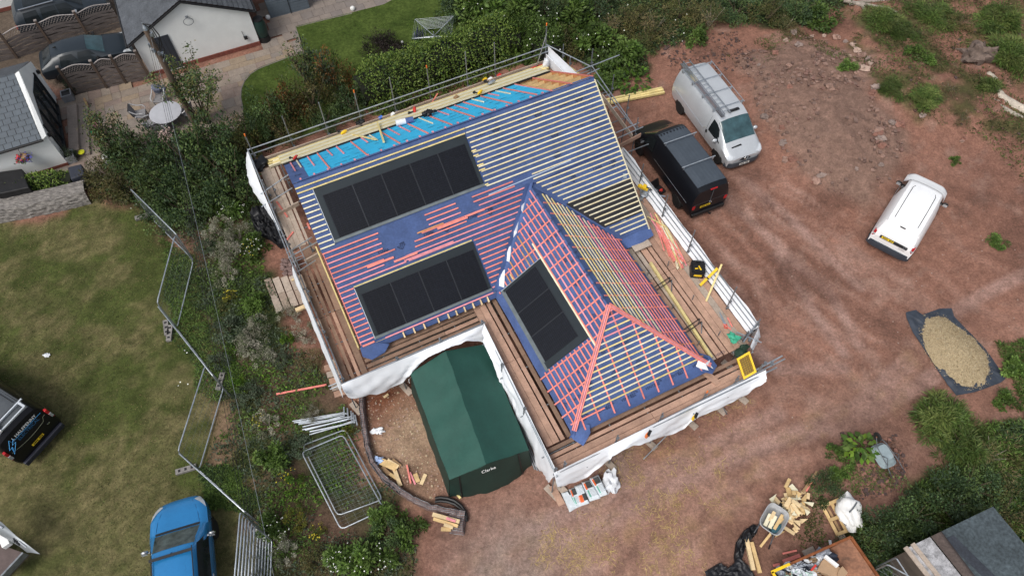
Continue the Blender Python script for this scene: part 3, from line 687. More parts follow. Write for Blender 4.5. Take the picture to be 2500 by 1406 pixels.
m = MB(fr); m.box((0, .0, .37), (.44, .5, .06)); m.box((.0, .2, .42), (.16, .1, .05)); m.build('lid', BLACK, t)
m = MB(fr); m.box((.05, -.08, .405), (.05, .2, .02), .4); m.box((-.08, -.12, .404), (.12, .04, .02), .2); m.box((0, -.305, .2), (.3, .012, .1)); m.build('latch', YELPL, t)
m = MB(fr); m.path([(-.12, .2, .40), (-.12, .2, .48), (.12, .2, .48), (.12, .2, .40)], .015, 6); m.build('handle', GALVD, t)
def level(nm_, lab, pa, za, pb, zb, mt):
    a = hb(*pa, za); b = hb(*pb, zb); m = MB(HF); m.beam(a, b, .10, .035); m.beam(a.lerp(b, .42), a.lerp(b, .48), .104, .04, mi=1); m.beam(a.lerp(b, .0), a.lerp(b, .03), .106, .042, mi=1)
    tag(m.build(nm_, [mt, BLACK]), lab, 'spirit level')
level('spirit_level', 'short yellow spirit level leaning across the right scaffold rail', (1708, 698), DZ + .05, (1752, 655), 2.75, YELPL)
a = hb(1724, 735, DZ + .04); b_ = hb(1762, 645, 2.9); m = MB(HF); m.beam(a, b_, .07, .04); tag(m.build('timber_length', YEL), 'yellow batten propped on the right scaffold rail beside the level', 'timber')
# mitre saw
p = hb(1572, 478, DZ)
t = thing('mitre_saw', 'yellow and silver mitre saw standing on the right walkway by the roof verge', 'saw', HF @ Matrix.Translation(p) @ Matrix.Rotation(.5, 4, 'Z')); fr = WM[t.name]
m = MB(fr); m.lathe((0, 0, .1), [(.19, 0), (.2, .03), (.2, .07), (.17, .09)], 16); m.box((0, .0, .09), (.75, .16, .06)); m.build('base', GALV, t, True)
m = MB(fr); m.lathe((.02, -.02, .33), [(.02, -.006), (.15, -.005), (.15, .005), (.02, .006)], 20, axis=Matrix.Rotation(rad(90), 3, 'Y')); m.build('blade', GALV, t, True)
m = MB(fr); m.box((.02, .06, .42), (.10, .32, .12), .1); m.box((.12, .1, .36), (.2, .14, .14), .2); m.blob((.05, .26, .38), (.09, .12, .09), 3, .1, 10, 6); m.build('motor_housing', YELPL, t, True)
m = MB(fr); m.path([(.02, -.15, .45), (.02, -.26, .52), (.02, -.18, .58), (.02, -.02, .52)], .022, 6); m.build('handle', BLACK, t, True)
for sx_ in (-.3, .3):
    for sy in (-.2, .2): m = MB(fr); m.tube((sx_, sy * .4, .09), (sx_ * 1.1, sy, 0), .016, 6); m.build('leg', GALVD, t)
m = MB(fr); m.beam((.1, -.35, .2), (.42, -.75, .05), .06, .05); m.build('extension_arm', GALV, t)
# handsaw
p = hb(1770, 785, DZ + .05)
t = thing('handsaw', 'red handled handsaw lying on the right walkway', 'saw', HF @ Matrix.Translation(p)); fr = WM[t.name]
a = hb(1757, 762, DZ + .03); b_ = hb(1771, 792, DZ + .03); d = (b_ - a); n_ = Vector((-d.y, d.x, 0)).normalized()
m = MB(HF); m.poly([a - n_ * .02, b_ - n_ * .06, b_ + n_ * .04, a + n_ * .02]); m.build('blade', GALV, t)
m = MB(HF); m.path([b_ + n_ * .03, b_ + d * .18 + n_ * .05, b_ + d * .32, b_ + d * .22 - n_ * .08, b_ - n_ * .05], .018, 6, closed=True); m.build('handle', REDPL, t, True)
for pa, pb, lab in (((1776, 775), (1788, 798), 'short red batten offcut right of the handsaw'), ((1766, 791), (1785, 804), 'pink batten offcut below the handsaw')):
    m = MB(HF); hbeam(m, pa, pb, DZ + .04, .045, .03); tag(m.build('batten_offcut', RED), lab, 'batten')
# green cloth, dark green bag, yellow tray at the right corner
m = MB(HF); p = hb(1790, 822, 2.45); m.blob(p, (.17, .2, .13), 4, .5, 12, 8); tag(m.build('green_cloth', mat('green_cloth', (.06, .42, .26), .7, 0, .2, 8), None, True), 'bright green cloth tied on the right scaffold corner', 'cloth')
def bag(c, r, seed, mt, nm_, lab, cat='bag', rough=.35):
    m = MB(HF); m.blob(c, r, seed, rough, 16, 10); return tag(m.build(nm_, mt, None, True, 60), lab, cat)
DKG = mat('dark_green_fabric', (.012, .035, .02), .7, 0, .3, 6)
t = thing('canvas_bag', 'dark green canvas bag hanging at the scaffold corner above the yellow tray', 'bag', HF @ Matrix.Translation(hb(1808, 862, 2.3))); fr = WM[t.name]
m = MB(fr); m.blob((0, -.05, 0), (.22, .24, .2), 5, .3, 16, 10); m.build('body', DKG, t, True)
m = MB(fr); m.blob((.2, .1, .1), (.18, .12, .1), 6, .4, 12, 8); m.build('flap', DKG, t, True)
# yellow plastic tray
a = hb(1825, 868, 2.62); b_ = hb(1840, 900, 2.62); c_ = hb(1803, 880, 2.4)
t = thing('plastic_tray', 'yellow plastic gridded tray propped at the right scaffold corner', 'tray', HF @ Matrix.Translation(hb(1822, 895, 2.2)))
tf = frame(hb(1822, 892, 2.5), hb(1840, 885, 2.6) - hb(1806, 905, 2.45), hb(1813, 868, 2.62) - hb(1829, 915, 2.40)); fr = HF @ tf
m = MB(fr)
for (x0, y0, x1, y1) in ((-.26, -.38, .26, -.30), (-.26, .30, .26, .38), (-.26, -.30, -.19, .30), (.19, -.30, .26, .30)): m.box(((x0 + x1) / 2, (y0 + y1) / 2, .03), (x1 - x0, y1 - y0, .09))
m.build('rim', YELPL, t)
m = MB(fr); m.box((0, 0, -.01), (.37, .59, .012)); m.build('base', mat('brown_mesh', (.16, .10, .03), .8), t)
m = MB(fr)
for i in range(5): m.box((-.16 + i * .08, 0, .005), (.012, .59, .015))
for i in range(8): m.box((0, -.26 + i * .075, .006), (.37, .012, .013))
m.build('grid', mat('mustard_mesh', (.42, .27, .03), .7), t)
# things on the far roof boards
def fpt(px, py, off=.09): return FF @ sp(FF, px, py, off)
def power_tool(px, py, mt, lab, k=1.0, cat='power tool', rot=0.0):
    p = fpt(px, py); t = thing('power_tool', lab, cat, HF @ Matrix.Translation(p) @ Matrix.Rotation(rot, 4, 'Z') @ Matrix.Scale(k * .72, 4)); fr = WM[t.name]
    m = MB(fr); m.path([(-.16, 0, .1), (-.02, 0, .12), (.12, 0, .12), (.2, 0, .1)], [.05, .075, .07, .03], 10); m.box((.02, .02, .05), (.12, .14, .1)); m.build('body', mt, t, True)
    m = MB(fr); m.path([(-.04, 0, .1), (-.1, .12, .09), (-.12, .22, .08)], [.035, .03, .04], 8); m.build('handle', BLACK, t, True)
    m = MB(fr); m.box((-.13, .26, .07), (.12, .10, .08)); m.build('battery', BLACK, t)
power_tool(722, 388, REDPL, 'red power tool at the left end of the yellow roof boards', 1.0, rot=.6)
power_tool(840, 327, YELPL, 'yellow nail gun on the left part of the yellow roof boards', 1.2, rot=.3)
power_tool(1013, 273, REDPL, 'dark red tool bag sized nailer beside the black tool heap on the roof boards'.replace('tool bag sized ', ''), 1.3, rot=1.2)
power_tool(1172, 230, YELPL, 'yellow and black drill at the ridge side of the roof boards', 1.2, rot=.5)
power_tool(1200, 207, GALV, 'silver circular saw on the right part of the roof boards', 1.5, rot=.2)
m = MB(HF); p = fpt(1050, 280)
for i in range(9): m.blob(p + Vector((rq.uniform(-.25, .25), rq.uniform(-.1, .1), .06 + .02 * i)), (.11, .08, .07), i, .5, 8, 6)
tag(m.build('tool_belt', BLACK, None, True), 'black tool belt heaped on the yellow roof boards', 'tool belt')
p = fpt(985, 300, .12); t = thing('membrane_roll', 'roll of white and blue membrane lying on the far roof boards', 'roll', HF @ Matrix.Translation(p)); fr = WM[t.name] @ Matrix.Rotation(-.15, 4, 'Z')
m = MB(fr); m.lathe((0, 0, .06), [(.02, -.3), (.12, -.3), (.12, .1), (.02, .1)], 16, axis=Matrix.Rotation(rad(90), 3, 'Y')); m.build('white_layer', WHITE, t, True)
m = MB(fr); m.lathe((0.3, 0, .06), [(.02, -.2), (.125, -.2), (.125, .12), (.02, .12)], 16, axis=Matrix.Rotation(rad(90), 3, 'Y')); m.build('blue_layer', BLUE, t, True)
m = MB(HF); a = fpt(921, 299, .2); b_ = fpt(937, 347, .1); m.beam(a, b_, .07, .05); tag(m.build('timber_length', YEL), 'yellow batten standing across the boards and the light blue roof', 'timber')
m = MB(HF); m.beam((7.0, 10.5, 2.2), (7.25, 10.15, 3.0), .07, .04); tag(m.build('timber_length', RED), 'red batten leaning against the far scaffold post', 'timber')
for i in range(5):
    m = MB(HF); a = hb(1103 + i, 237 + i * 2.2, DZ + .05 + .02 * i); b_ = hb(1154 + i * 3, 210 + i * 2.5, DZ + .05 + .02 * i); m.beam(a, b_, .05, .03)
    tag(m.build('batten_offcut', RED), 'red batten in the bundle along the far walkway', 'batten', 'red battens bundled on the far walkway')
for i in range(4):
    m = MB(HF); a = hb(1290 + i * 2, 163 + i * 2.2, DZ + .05 + .02 * i); b_ = hb(1326, 152 + i * 3, DZ + .05 + .02 * i); m.beam(a, b_, .05, .03)
    tag(m.build('batten_offcut', REDPL), 'red batten in the pile at the far right walkway end', 'batten', 'red battens piled at the far right corner')
for px, py, mt, lab, nm_ in ((881, 305, BLACK, 'black bag on the far walkway', 'tool_bag'), (930, 290, mat('blue_plastic', (.05, .15, .55), .5), 'small blue packet on the far walkway', 'packet'), (959, 282, WPAINT, 'small white box on the far walkway', 'box'), (1219, 187, REDPL, 'red and white box on the far walkway', 'box'), (1184, 197, YELPL, 'yellow tape measure on the far walkway', 'tape_measure'), (1197, 196, WPAINT, 'white packet on the far walkway beside the red box', 'packet'), (1114, 240, TIMBB, 'small wood block on the yellow roof boards', 'wood_block')):
    p = hb(px, py, DZ + .12) if nm_ != 'wood_block' else fpt(px, py)
    m = MB(HF)
    if nm_ == 'tool_bag': m.blob(p + Vector((0, 0, .08)), (.2, .12, .13), 8, .4, 12, 8)
    else: m.box(p + Vector((0, 0, .05)), (.2, .14, .1), .4); m.box(p + Vector((.02, 0, .105)), (.15, .1, .012), .4)
    tag(m.build(nm_, mt), lab, 'bag' if nm_ == 'tool_bag' else nm_.replace('_', ' '))
bag(Vector((12.75, 10.3, 2.45)), (.14, .12, .3), 9, WHITE, 'hanging_bag', 'white plastic bag hanging at the far right scaffold corner')
# yellow battens stacked along the far walkway
for r_ in range(6):
    for k_ in range(4):
        s0 = -.55 + k_ * 3.35 + rq.uniform(-.12, .12) + .1 * (r_ % 2); s1 = min(12.8, s0 + 3.25 + rq.uniform(-.1, .05)); t_ = 10.10 + r_ * .075; m = MB(HF); z_ = DZ + .16 - .012 * r_
        m.beam((s0, t_, z_), (s1, t_ + rq.uniform(-.02, .02), z_ + rq.uniform(-.008, .008)), .062, .12)
        tag(m.build('stacked_batten', YEL if (r_ + k_) % 3 else YELP), 'long yellow batten in the stack along the far walkway', 'batten', 'yellow battens stacked along the far walkway')
# left walkway scraps
for pa, pb, lab in (((675, 492), (702, 530), 'long red batten on the pale left walkway boards'), ((697, 590), (716, 566), 'short red batten beside the ladder opening'), ((750, 545), (757, 560), 'red batten scrap by the left roof verge')):
    m = MB(HF); hbeam(m, pa, pb, DZ + .08, .07, .03); tag(m.build('batten_offcut', RED), lab, 'batten')
bag(hb(634, 400, 2.25), (.28, .35, .2), 11, BLACKS, 'black_sack', 'black plastic sack on the far left walkway corner', 'sack', .5)
t = thing('ladder', 'steel access ladder rising through the left walkway opening', 'ladder', HF @ Matrix.Translation((-.85, 3.9, 0)))
for s_ in (-.98, -.66): m = MB(HF); m.tube((s_, 3.6, .1), (s_, 5.05, 2.85), .024, 7); m.build('stile', GALV, t, True)
for i in range(9): m = MB(HF); k = (i + .7) / 10; m.tube((-.98, 3.6 + 1.45 * k, .1 + 2.75 * k), (-.66, 3.6 + 1.45 * k, .1 + 2.75 * k), .016, 6); m.build('rung', GALV, t)
for z, (px, py), lab in ((2.5, (1580, 1062), 'orange and black clamp hanging on the front white sheet'), (1.8, (1694, 1019), 'yellow and black tape clip on the front white sheet')):
    p = vt(px, py, -7.3); m = MB(HF); m.box(p, (.12, .08, .28), .3); m.box(p + Vector((.06, 0, .12)), (.2, .1, .08), .6, 1); tag(m.build('clamp', [ORC if px < 1600 else YELPL, BLACK]), lab, 'clamp')
# ================================================================ VEHICLES
def paint(name, col, metal=.0, rough=.3, coat=.6): return mat(name, col, rough, metal, .06, 2, coat=coat, fine=.03)
CHROME = mat('chrome', (.62, .64, .66), .15, .9, .1, 5)
LAMPR = mat('red_lamp', (.42, .015, .02), .2, 0, .2, 12)
LAMPW = mat('clear_lamp', (.5, .53, .56), .12, .3, .2, 12)
PLATEY = mat('yellow_plate', (.75, .52, .02), .5, 0, .05, 5)
PLATEW = mat('white_plate', (.7, .7, .66), .5, 0, .05, 5)
ALLOY = mat('alloy_wheel', (.36, .37, .38), .35, .7, .15, 6)
DKP = mat('dark_trim', (.02, .022, .025), .6, 0, .2, 5)
def section(st):
    x, zb, zk, zt, ws, wb, wt = st
    cr = min(.035, max(.0, (zt - zk) * .06))
    return [Vector((x, 0, zb)), Vector((x, ws * .85, zb)), Vector((x, ws, zb + .10)), Vector((x, wb, zb + (zk - zb) * .55)), Vector((x, wb, zk)), Vector((x, wb * .55 + wt * .45, zk + (zt - zk) * .5)), Vector((x, wt * .97 + wb * .03, zk + (zt - zk) * .84)), Vector((x, wt * .90, zt - (zt - zk) * .03)), Vector((x, wt * .5, zt + cr * .75)), Vector((x, 0, zt + cr))]
class Body:
    def __init__(s, S): s.S = S
    def pt(s, x, k, side=1, off=0.0):
        S = s.S; x = min(max(x, S[0][0]), S[-1][0])
        for a, b in zip(S, S[1:]):
            if x <= b[0] + 1e-9: break
        f = (x - a[0]) / max(1e-9, b[0] - a[0]); st = [p + (q - p) * f for p, q in zip(a, b)]
        P = section(st); i = min(int(k), 8); p = P[i].lerp(P[i + 1], k - i)
        if off:
            st2 = [p_ + (q - p_) * min(1, max(0, (x + .03 - a[0]) / max(1e-9, b[0] - a[0]))) for p_, q in zip(a, b)]
            P2_ = section(st2); pu = P2_[i].lerp(P2_[i + 1], k - i) - p; pv = P[i + 1] - P[i]
            n = pv.cross(pu)
            if n.length > 1e-9: p = p + n.normalized() * off
        return Vector((p.x, p.y * side, p.z))
    def shell(s, m, mi=0):
        S = s.S; rings = []
        for st in S:
            P = section(st); rings.append([m.v(p) for p in P] + [m.v((p.x, -p.y, p.z)) for p in P[8:0:-1]])
        n = len(rings[0])
        for a, b in zip(rings, rings[1:]):
            for k in range(n): m.f((a[k], a[(k + 1) % n], b[(k + 1) % n], b[k]), mi)
        m.f(rings[0], mi); m.f(rings[-1][::-1], mi)
    def patch(s, m, c, side=1, nu=6, nv=4, off=.008, mi=0):
        """c: four (x,k) corners"""
        def fn(u, v):
            x = (c[0][0] * (1 - u) + c[1][0] * u) * (1 - v) + (c[3][0] * (1 - u) + c[2][0] * u) * v
            k = (c[0][1] * (1 - u) + c[1][1] * u) * (1 - v) + (c[3][1] * (1 - u) + c[2][1] * u) * v
            return s.pt(x, k, side, off)
        m.grid(fn, nu, nv, mi)
def pose(la, pa, za, lb, pb, zb):
    a = g(*pa, za); b = g(*pb, zb); la = Vector((*la, 0)); lb = Vector((*lb, 0))
    rz = head(a, b) - head(la, lb); R = Matrix.Rotation(rz, 4, 'Z'); mid = (a + b) / 2; ml = R @ ((la + lb) / 2)
    return Matrix.Translation((mid.x - ml.x, mid.y - ml.y, 0)) @ R
def wheel(t, fr, x, y, r=.34, w=.22, spokes=5, rim=None):
    sgn = 1 if y > 0 else -1; AX = Matrix.Rotation(rad(90) * -sgn, 3, 'X')
    m = MB(fr); m.lathe((x, y, r), [(r * .62, -w / 2), (r * .93, -w / 2), (r, -w * .32), (r, w * .32), (r * .93, w / 2), (r * .64, w / 2)], 22, axis=AX); wh = m.build('wheel', RUBBER, t, True)
    m = MB(fr); m.lathe((x, y, r), [(.01, w * .30), (r * .6, w * .26), (r * .66, w * .48), (r * .64, w * .49), (r * .58, w * .36)], 20, axis=AX, mi=1)
    for i in range(spokes):
        a = i * 2 * math.pi / spokes + .3; d = AX @ Vector((math.cos(a), math.sin(a), 0)); o = AX @ Vector((0, 0, w * .42))
        c = Vector((x, y, r)) + o; m.beam(c + d * r * .06, c + d * r * .62, r * .2, .03, AX @ Vector((0, 0, 1)))
    m.lathe((x, y, r), [(.02, w * .36), (r * .17, w * .40), (r * .15, w * .47), (.01, w * .48)], 10, axis=AX)
    m.build('rim', [rim or ALLOY, DKP], wh, True)
def arch(t, fr, B, x, r, side):
    m = MB(fr)
    yy = B.pt(x, 3.0, side).y
    prof = []
    n = 14
    def fn(u, v):
        a = math.pi * (1.06 * u - .03); rr = r * (.0 + 1.0 * v)
        px = x + math.cos(a) * rr; pz = .33 + math.sin(a) * rr
        return (px, B.pt(px, 2.6, side).y + side * .006, pz)
    m.grid(fn, n, 3); m.build('wheel_arch', BLACK, t)
def plate(m, M, w=.52, h=.11, mi=0, mt=1):
    m.poly([M @ Vector(p) for p in ((-w / 2, -h / 2, 0), (w / 2, -h / 2, 0), (w / 2, h / 2, 0), (-w / 2, h / 2, 0))], mi)
    for i, ww in enumerate((.045, .05, .04, .05, 0, .05, .04, .05)):
        if ww:
            x = -w / 2 + .06 + i * .052
            m.poly([M @ Vector(p) for p in ((x, -.035, .003), (x + ww * .75, -.035, .003), (x + ww * .75, .035, .003), (x, .035, .003))], mt)
def rear_frame(x, z, tilt=0.0, y=0.0):
    """faces -x: text x axis = -y, up = z leaning forward by tilt"""
    M = Matrix.Identity(4); M.col[0][:3] = (0, -1, 0); M.col[1][:3] = (math.sin(tilt), 0, math.cos(tilt)); M.col[2][:3] = (-math.cos(tilt), 0, math.sin(tilt)); M.col[3][:3] = (x, y, z); return M
def front_frame(x, z, tilt=0.0, y=0.0):
    M = Matrix.Identity(4); M.col[0][:3] = (0, 1, 0); M.col[1][:3] = (-math.sin(tilt), 0, math.cos(tilt)); M.col[2][:3] = (math.cos(tilt), 0, math.sin(tilt)); M.col[3][:3] = (x, y, z); return M
def mirror(t, fr, x, y, z, mt, s=1):
    sg = 1 if y > 0 else -1
    m = MB(fr); m.blob((x, y + sg * .13, z), (.07, .13, .10), 2, .06, 10, 6); m.box((x - .02, y + sg * .02, z - .04), (.05, .1, .04)); o = m.build('mirror', mt, t, True)
    m = MB(fr); m.poly([(x - .075, y + sg * .05, z - .07), (x - .075, y + sg * .22, z - .07), (x - .075, y + sg * .22, z + .07), (x - .075, y + sg * .05, z + .07)]); m.build('mirror_glass', LAMPW, o)
def seam(B, m, pts, side, w=.012):
    """dark panel gap along (x,k) points"""
    for a, b in zip(pts, pts[1:]):
        n = max(2, int(abs(a[0] - b[0]) / .25) + int(abs(a[1] - b[1]) * 2))
        P = [B.pt(a[0] + (b[0] - a[0]) * i / n, a[1] + (b[1] - a[1]) * i / n, side, .004) for i in range(n + 1)]
        m.path(P, w / 2, 4)
def van(label, M, S, pnt, wheels, group=None, cat='van', nm_='parked_van', trim=DKP):
    t = thing(nm_, label, cat, M, group); B = Body(S); m = MB(M); B.shell(m); m.build('body', pnt, t, True, 28, bevel=0)
    for x in wheels:
        for sd_ in (1, -1): arch(t, M, B, x, .42, sd_); wheel(t, M, x, sd_ * (B.pt(x, 3, 1).y - .10))
    return t, B
def glass(t, B, M, nm_, c, sides=(1, -1), off=.008, mt=None, nu=6, nv=4):
    for s_ in sides:
        m = MB(M); B.patch(m, c, s_, nu, nv, off); m.build(nm_, mt or GLASS, t, True)
def topglass(t, B, M, nm_, x0, x1, k0=6.6, off=.01, mt=None, inset=0.0, n=8):
    """windscreen style patch across the top from side to side; lower edge at x1"""
    m = MB(M)
    def fn(u, v):
        x = x0 + (x1 - x0) * v; kk = k0 - inset * v; s_ = u * 2 - 1; k = 9 - abs(s_) * (9 - kk); return B.pt(x, k, 1 if s_ >= 0 else -1, off)
    m.grid(fn, 12, n); m.build(nm_, mt or GLASS, t, True)
# ---------- silver van with ladders
SV = paint('silver_paint', (.50, .53, .56), .2, .34)
Mv = pose((.98, -.84), (1660, 275), 0, (4.40, -.84), (1749, 395), 0)
S = [(0, .45, 1.0, 1.1, .78, .84, .70), (.05, .32, 1.05, 1.86, .86, .91, .70), (.28, .27, 1.06, 1.95, .9, .95, .77), (1.6, .27, 1.06, 1.97, .9, .96, .79), (3.3, .27, 1.06, 1.96, .9, .96, .79), (3.66, .27, 1.06, 1.89, .9, .96, .78), (3.95, .27, 1.07, 1.70, .9, .96, .78), (4.45, .27, 1.08, 1.30, .9, .95, .80), (4.62, .27, 1.02, 1.18, .9, .94, .80), (4.95, .27, .90, 1.02, .88, .92, .74), (5.10, .28, .82, .92, .84, .88, .66), (5.19, .36, .74, .82, .60, .64, .46)]
t, B = van('silver panel van with two ladders on its roof rack parked on red soil', Mv, S, SV, (.98, 4.40))
topglass(t, B, Mv, 'windscreen', 3.70, 4.50, 6.45, mt=mat('teal_glass', (.03, .065, .075), .08, 0, .4, 2.5, spec=.6))
glass(t, B, Mv, 'side_window', [(3.35, 4.15), (4.30, 4.15), (3.92, 5.9), (3.40, 5.9)])
m = MB(Mv); topc = lambda x, y, z: (x, y, z)
m.beam(B.pt(4.72, 9, 1, .01) + Vector((0, -.05, .0)), B.pt(4.72, 9, 1, .01) + Vector((0, -.55, -.02)), .10, .015); m.build('bonnet_vent', BLACK, t)
m = MB(Mv); m.box((3.42, .1, 2.02), (.14, .55, .03)); m.build('roof_vent', BLACK, t)
for s_ in (1, -1):
    m = MB(Mv); B.patch(m, [(4.80, 4.1), (5.15, 3.9), (5.12, 7.2), (4.86, 5.6)], s_, 6, 5, .014); m.build('headlight', mat('headlamp_glass', (.68, .72, .76), .1, .2, .25, 9), t, True)
    m = MB(Mv); seam(B, m, [(.3, 3.9), (3.0, 3.7), (3.15, 4.1)], s_, .02); m.build('side_rail', CHROME, t)
    m = MB(Mv); B.patch(m, [(1.3, 2.05), (4.05, 2.05), (4.05, 2.22), (1.3, 2.22)], s_, 8, 1, .012); m.build('side_moulding', CHROME, t)
    m = MB(Mv); seam(B, m, [(3.22, 2.2), (3.22, 6.2)], s_, .012); m.build('door_seam', DKP, t)
    mirror(t, Mv, 4.10, s_ * .93, 1.18, SV)
m = MB(Mv); m.box((3.28, -.985, 1.0), (.10, .02, .16)); m.build('door_handle', BLACK, t)
m = MB(Mv)
def bp(u, v): y = (u - .5) * 1.84; z = .30 + .30 * v; return (5.24 - .30 * (abs(y) / .92) ** 7 + .02 * math.sin(v * 3.1), y, z)
m.grid(bp, 14, 4); m.build('bumper', mat('grey_bumper', (.05, .06, .075), .5), t, True)
m = MB(Mv); m.grid(lambda u, v: (5.225 - .08 * (abs(u - .5) * 2) ** 2 - .03 * v, (u - .5) * .98, .64 + .16 * v), 10, 2); gr = m.build('grille', DKP, t, True)
m = MB(Mv); FF_ = front_frame(5.225, .73, .25)
m.path([FF_ @ Vector((.075 * math.cos(a * .5236), .075 * math.sin(a * .5236), .02)) for a in range(12)], .010, 5, closed=True)
m.path([FF_ @ Vector(p) for p in ((-.12, .07, .02), (0, -.055, .03), (.12, .07, .02))], .016, 5); m.build('badge', CHROME, gr)
m = MB(Mv); plate(m, front_frame(5.27, .46, .1, -.02)); m.build('number_plate', [PLATEW, BLACK], t)
rk = MB(Mv); 
for x in (.35, 1.25, 2.15, 3.1):
    rk.tube((x, -.78, 2.08), (x, .78, 2.08), .02, 6)
    for y in (-.75, .75): rk.box((x, y, 2.01), (.06, .07, .14))
for y in (-.78, .78): rk.tube((.25, y, 2.09), (3.2, y, 2.09), .016, 6)
rk.build('roof_rack', GALV, t)
m = MB(Mv); m.tube((.2, -.02, 0), (.25, -.02, 0), .01, 4)
for i, (y0, x0, x1, z) in enumerate(((-.42, -.12, 3.5, 2.16),)):
    pass
lad = thing('ladder', 'aluminium extension ladder strapped on the silver van roof rack', 'ladder', Mv @ Matrix.Translation((1.7, -.4, 2.1)))
for y in (-.22, -.52): m = MB(Mv); m.beam((-.1, y, 2.15), (3.62, y, 2.15), .03, .07); m.build('stile', CHROME, lad)
for i in range(14): m = MB(Mv); m.tube((.05 + i * .26, -.50, 2.15), (.05 + i * .26, -.24, 2.15), .018, 6); m.build('rung', GALV, lad)
lad = thing('ladder', 'narrow folded ladder rails at the outer edge of the silver van rack', 'ladder', Mv @ Matrix.Translation((1.7, -.65, 2.1)))
for y in (-.60, -.66, -.73): m = MB(Mv); m.beam((.0, y, 2.16), (3.72, y, 2.16), .025, .07); m.build('stile', CHROME, lad)
# ---------- black van (seen from behind)
BV = mat('black_blue_paint', (.007, .008, .011), .35, 0, .06, 2, spec=.25, coat=.12); BVR = mat('grey_blue_roof', (.058, .073, .092), .5, .1, .12, 3)
Mv = pose((.98, .84), (1650, 499), 0, (4.38, .84), (1563, 378), 0)
S = [(0, .42, .95, 1.05, .82, .88, .76), (.04, .32, 1.05, 1.84, .88, .93, .74), (.22, .28, 1.06, 1.95, .9, .95, .78), (1.8, .28, 1.06, 1.98, .9, .955, .79), (3.5, .28, 1.06, 1.96, .9, .955, .78), (3.72, .28, 1.06, 1.90, .9, .955, .76), (4.42, .28, 1.06, 1.25, .9, .945, .78), (4.6, .28, 1.0, 1.13, .9, .94, .76), (5.05, .28, .82, .95, .88, .90, .68), (5.22, .32, .7, .78, .78, .82, .55), (5.28, .42, .58, .62, .68, .7, .45)]
t, B = van('black panel van with two roof bars parked beside the scaffold', Mv, S, BV, (.98, 4.38))
m = MB(Mv)
def rp_(u, v): x = .24 + 3.3 * u; s_ = v * 2 - 1; return B.pt(x, 9 - abs(s_) * 1.95, 1 if s_ >= 0 else -1, .006 + .0035 * (1 if int((v * 18)) % 2 else 0))
m.grid(rp_, 10, 36); m.build('roof_panel', BVR, t, False)
topglass(t, B, Mv, 'windscreen', 3.74, 4.46, 6.5, mt=mat('green_glass', (.02, .03, .022), .06, 0, .6, 2.5, spec=.7))
glass(t, B, Mv, 'side_window', [(3.35, 4.15), (4.28, 4.15), (3.90, 5.9), (3.42, 5.9)])
m = MB(Mv)
for x in (1.35, 2.85):
    m.tube((x, -.82, 2.13), (x, .82, 2.13), .024, 8)
    for y in (-.72, .72): m.box((x, y, 2.05), (.06, .05, .16))
m.build('roof_bar', GALV, t)
for s_ in (1, -1):
    m = MB(Mv); seam(B, m, [(.35, 3.75), (3.1, 3.75)], s_, .022); m.build('side_rail', CHROME, t)
    m = MB(Mv); seam(B, m, [(.45, 2.6), (2.1, 2.6)], s_, .012); seam(B, m, [(3.25, 2.2), (3.25, 6)], s_, .012); m.build('door_seam', DKP, t)
    mirror(t, Mv, 4.12, s_ * .93, 1.2, BV)
    m = MB(Mv); m.box((-.005 if 1 else 0, s_ * .80, .92), (.03, .14, .22)); m.build('tail_light', LAMPR, t, bevel=.02)
m = MB(Mv); m.box((.015, 0, 1.84), (.05, .34, .04)); m.build('brake_light', LAMPR, t)
m = MB(Mv); m.box((-.03, 0, .42), (.12, 1.66, .20)); m.build('bumper', BLACK, t, bevel=.04)
m = MB(Mv); m.box((.0, 0, 1.4), (.02, .02, .9)); m.grid(lambda u, v: (-.004 + .0 * u, (u - .5) * 1.74, 1.08 + .02 * v), 6, 1); m.build('door_seam', mat('grey_line', (.10, .11, .12), .4), t)
m = MB(Mv); plate(m, rear_frame(-.025, .86, .05, .22), .52, .12); m.build('number_plate', [PLATEY, BLACK], t)
m = MB(Mv); R_ = rear_frame(-.02, 1.0, .1)
m.path([R_ @ Vector((.06 * math.cos(a * .5236), .06 * math.sin(a * .5236), .01)) for a in range(12)], .007, 5, closed=True); m.path([R_ @ Vector(p) for p in ((-.035, .045, .01), (0, -.01, .01), (.035, .045, .01))], .006, 4); m.path([R_ @ Vector(p) for p in ((-.05, .01, .01), (-.022, -.05, .01), (0, -.005, .01), (.022, -.05, .01), (.05, .01, .01))], .006, 4); m.build('badge', CHROME, t)
m = MB(Mv); m.tube((-.1, 0, .40), (-.22, 0, .40), .03, 8); m.blob((-.24, 0, .44), (.04, .04, .05), 1, 0, 8, 6); m.build('tow_ball', BLACK, t)
# ---------- small white van
WV = paint('white_van_paint', (.86, .87, .88), 0, .35, .2)
Mv = pose((0.02, 0), (2171, 601), .52, (4.28, 0), (2261, 453), .72)
S = [(0, .34, .72, .98, .80, .86, .72), (.06, .30, .95, 1.28, .83, .88, .76), (.30, .26, 1.0, 1.78, .85, .90, .70), (.48, .26, 1.0, 1.84, .86, .905, .72), (1.6, .26, 1.0, 1.86, .86, .91, .73), (2.75, .26, 1.0, 1.82, .86, .91, .72), (2.95, .26, 1.0, 1.75, .86, .91, .71), (3.5, .26, .99, 1.19, .86, .90, .76), (3.62, .26, .97, 1.12, .86, .89, .76), (4.0, .26, .90, 1.05, .85, .88, .72), (4.24, .28, .82, .94, .80, .82, .62), (4.36, .36, .68, .76, .66, .68, .46)]
t, B = van('small white van parked alone on the red soil at right', Mv, S, WV, (.82, 3.58))
topglass(t, B, Mv, 'windscreen', 2.97, 3.55, 6.7)
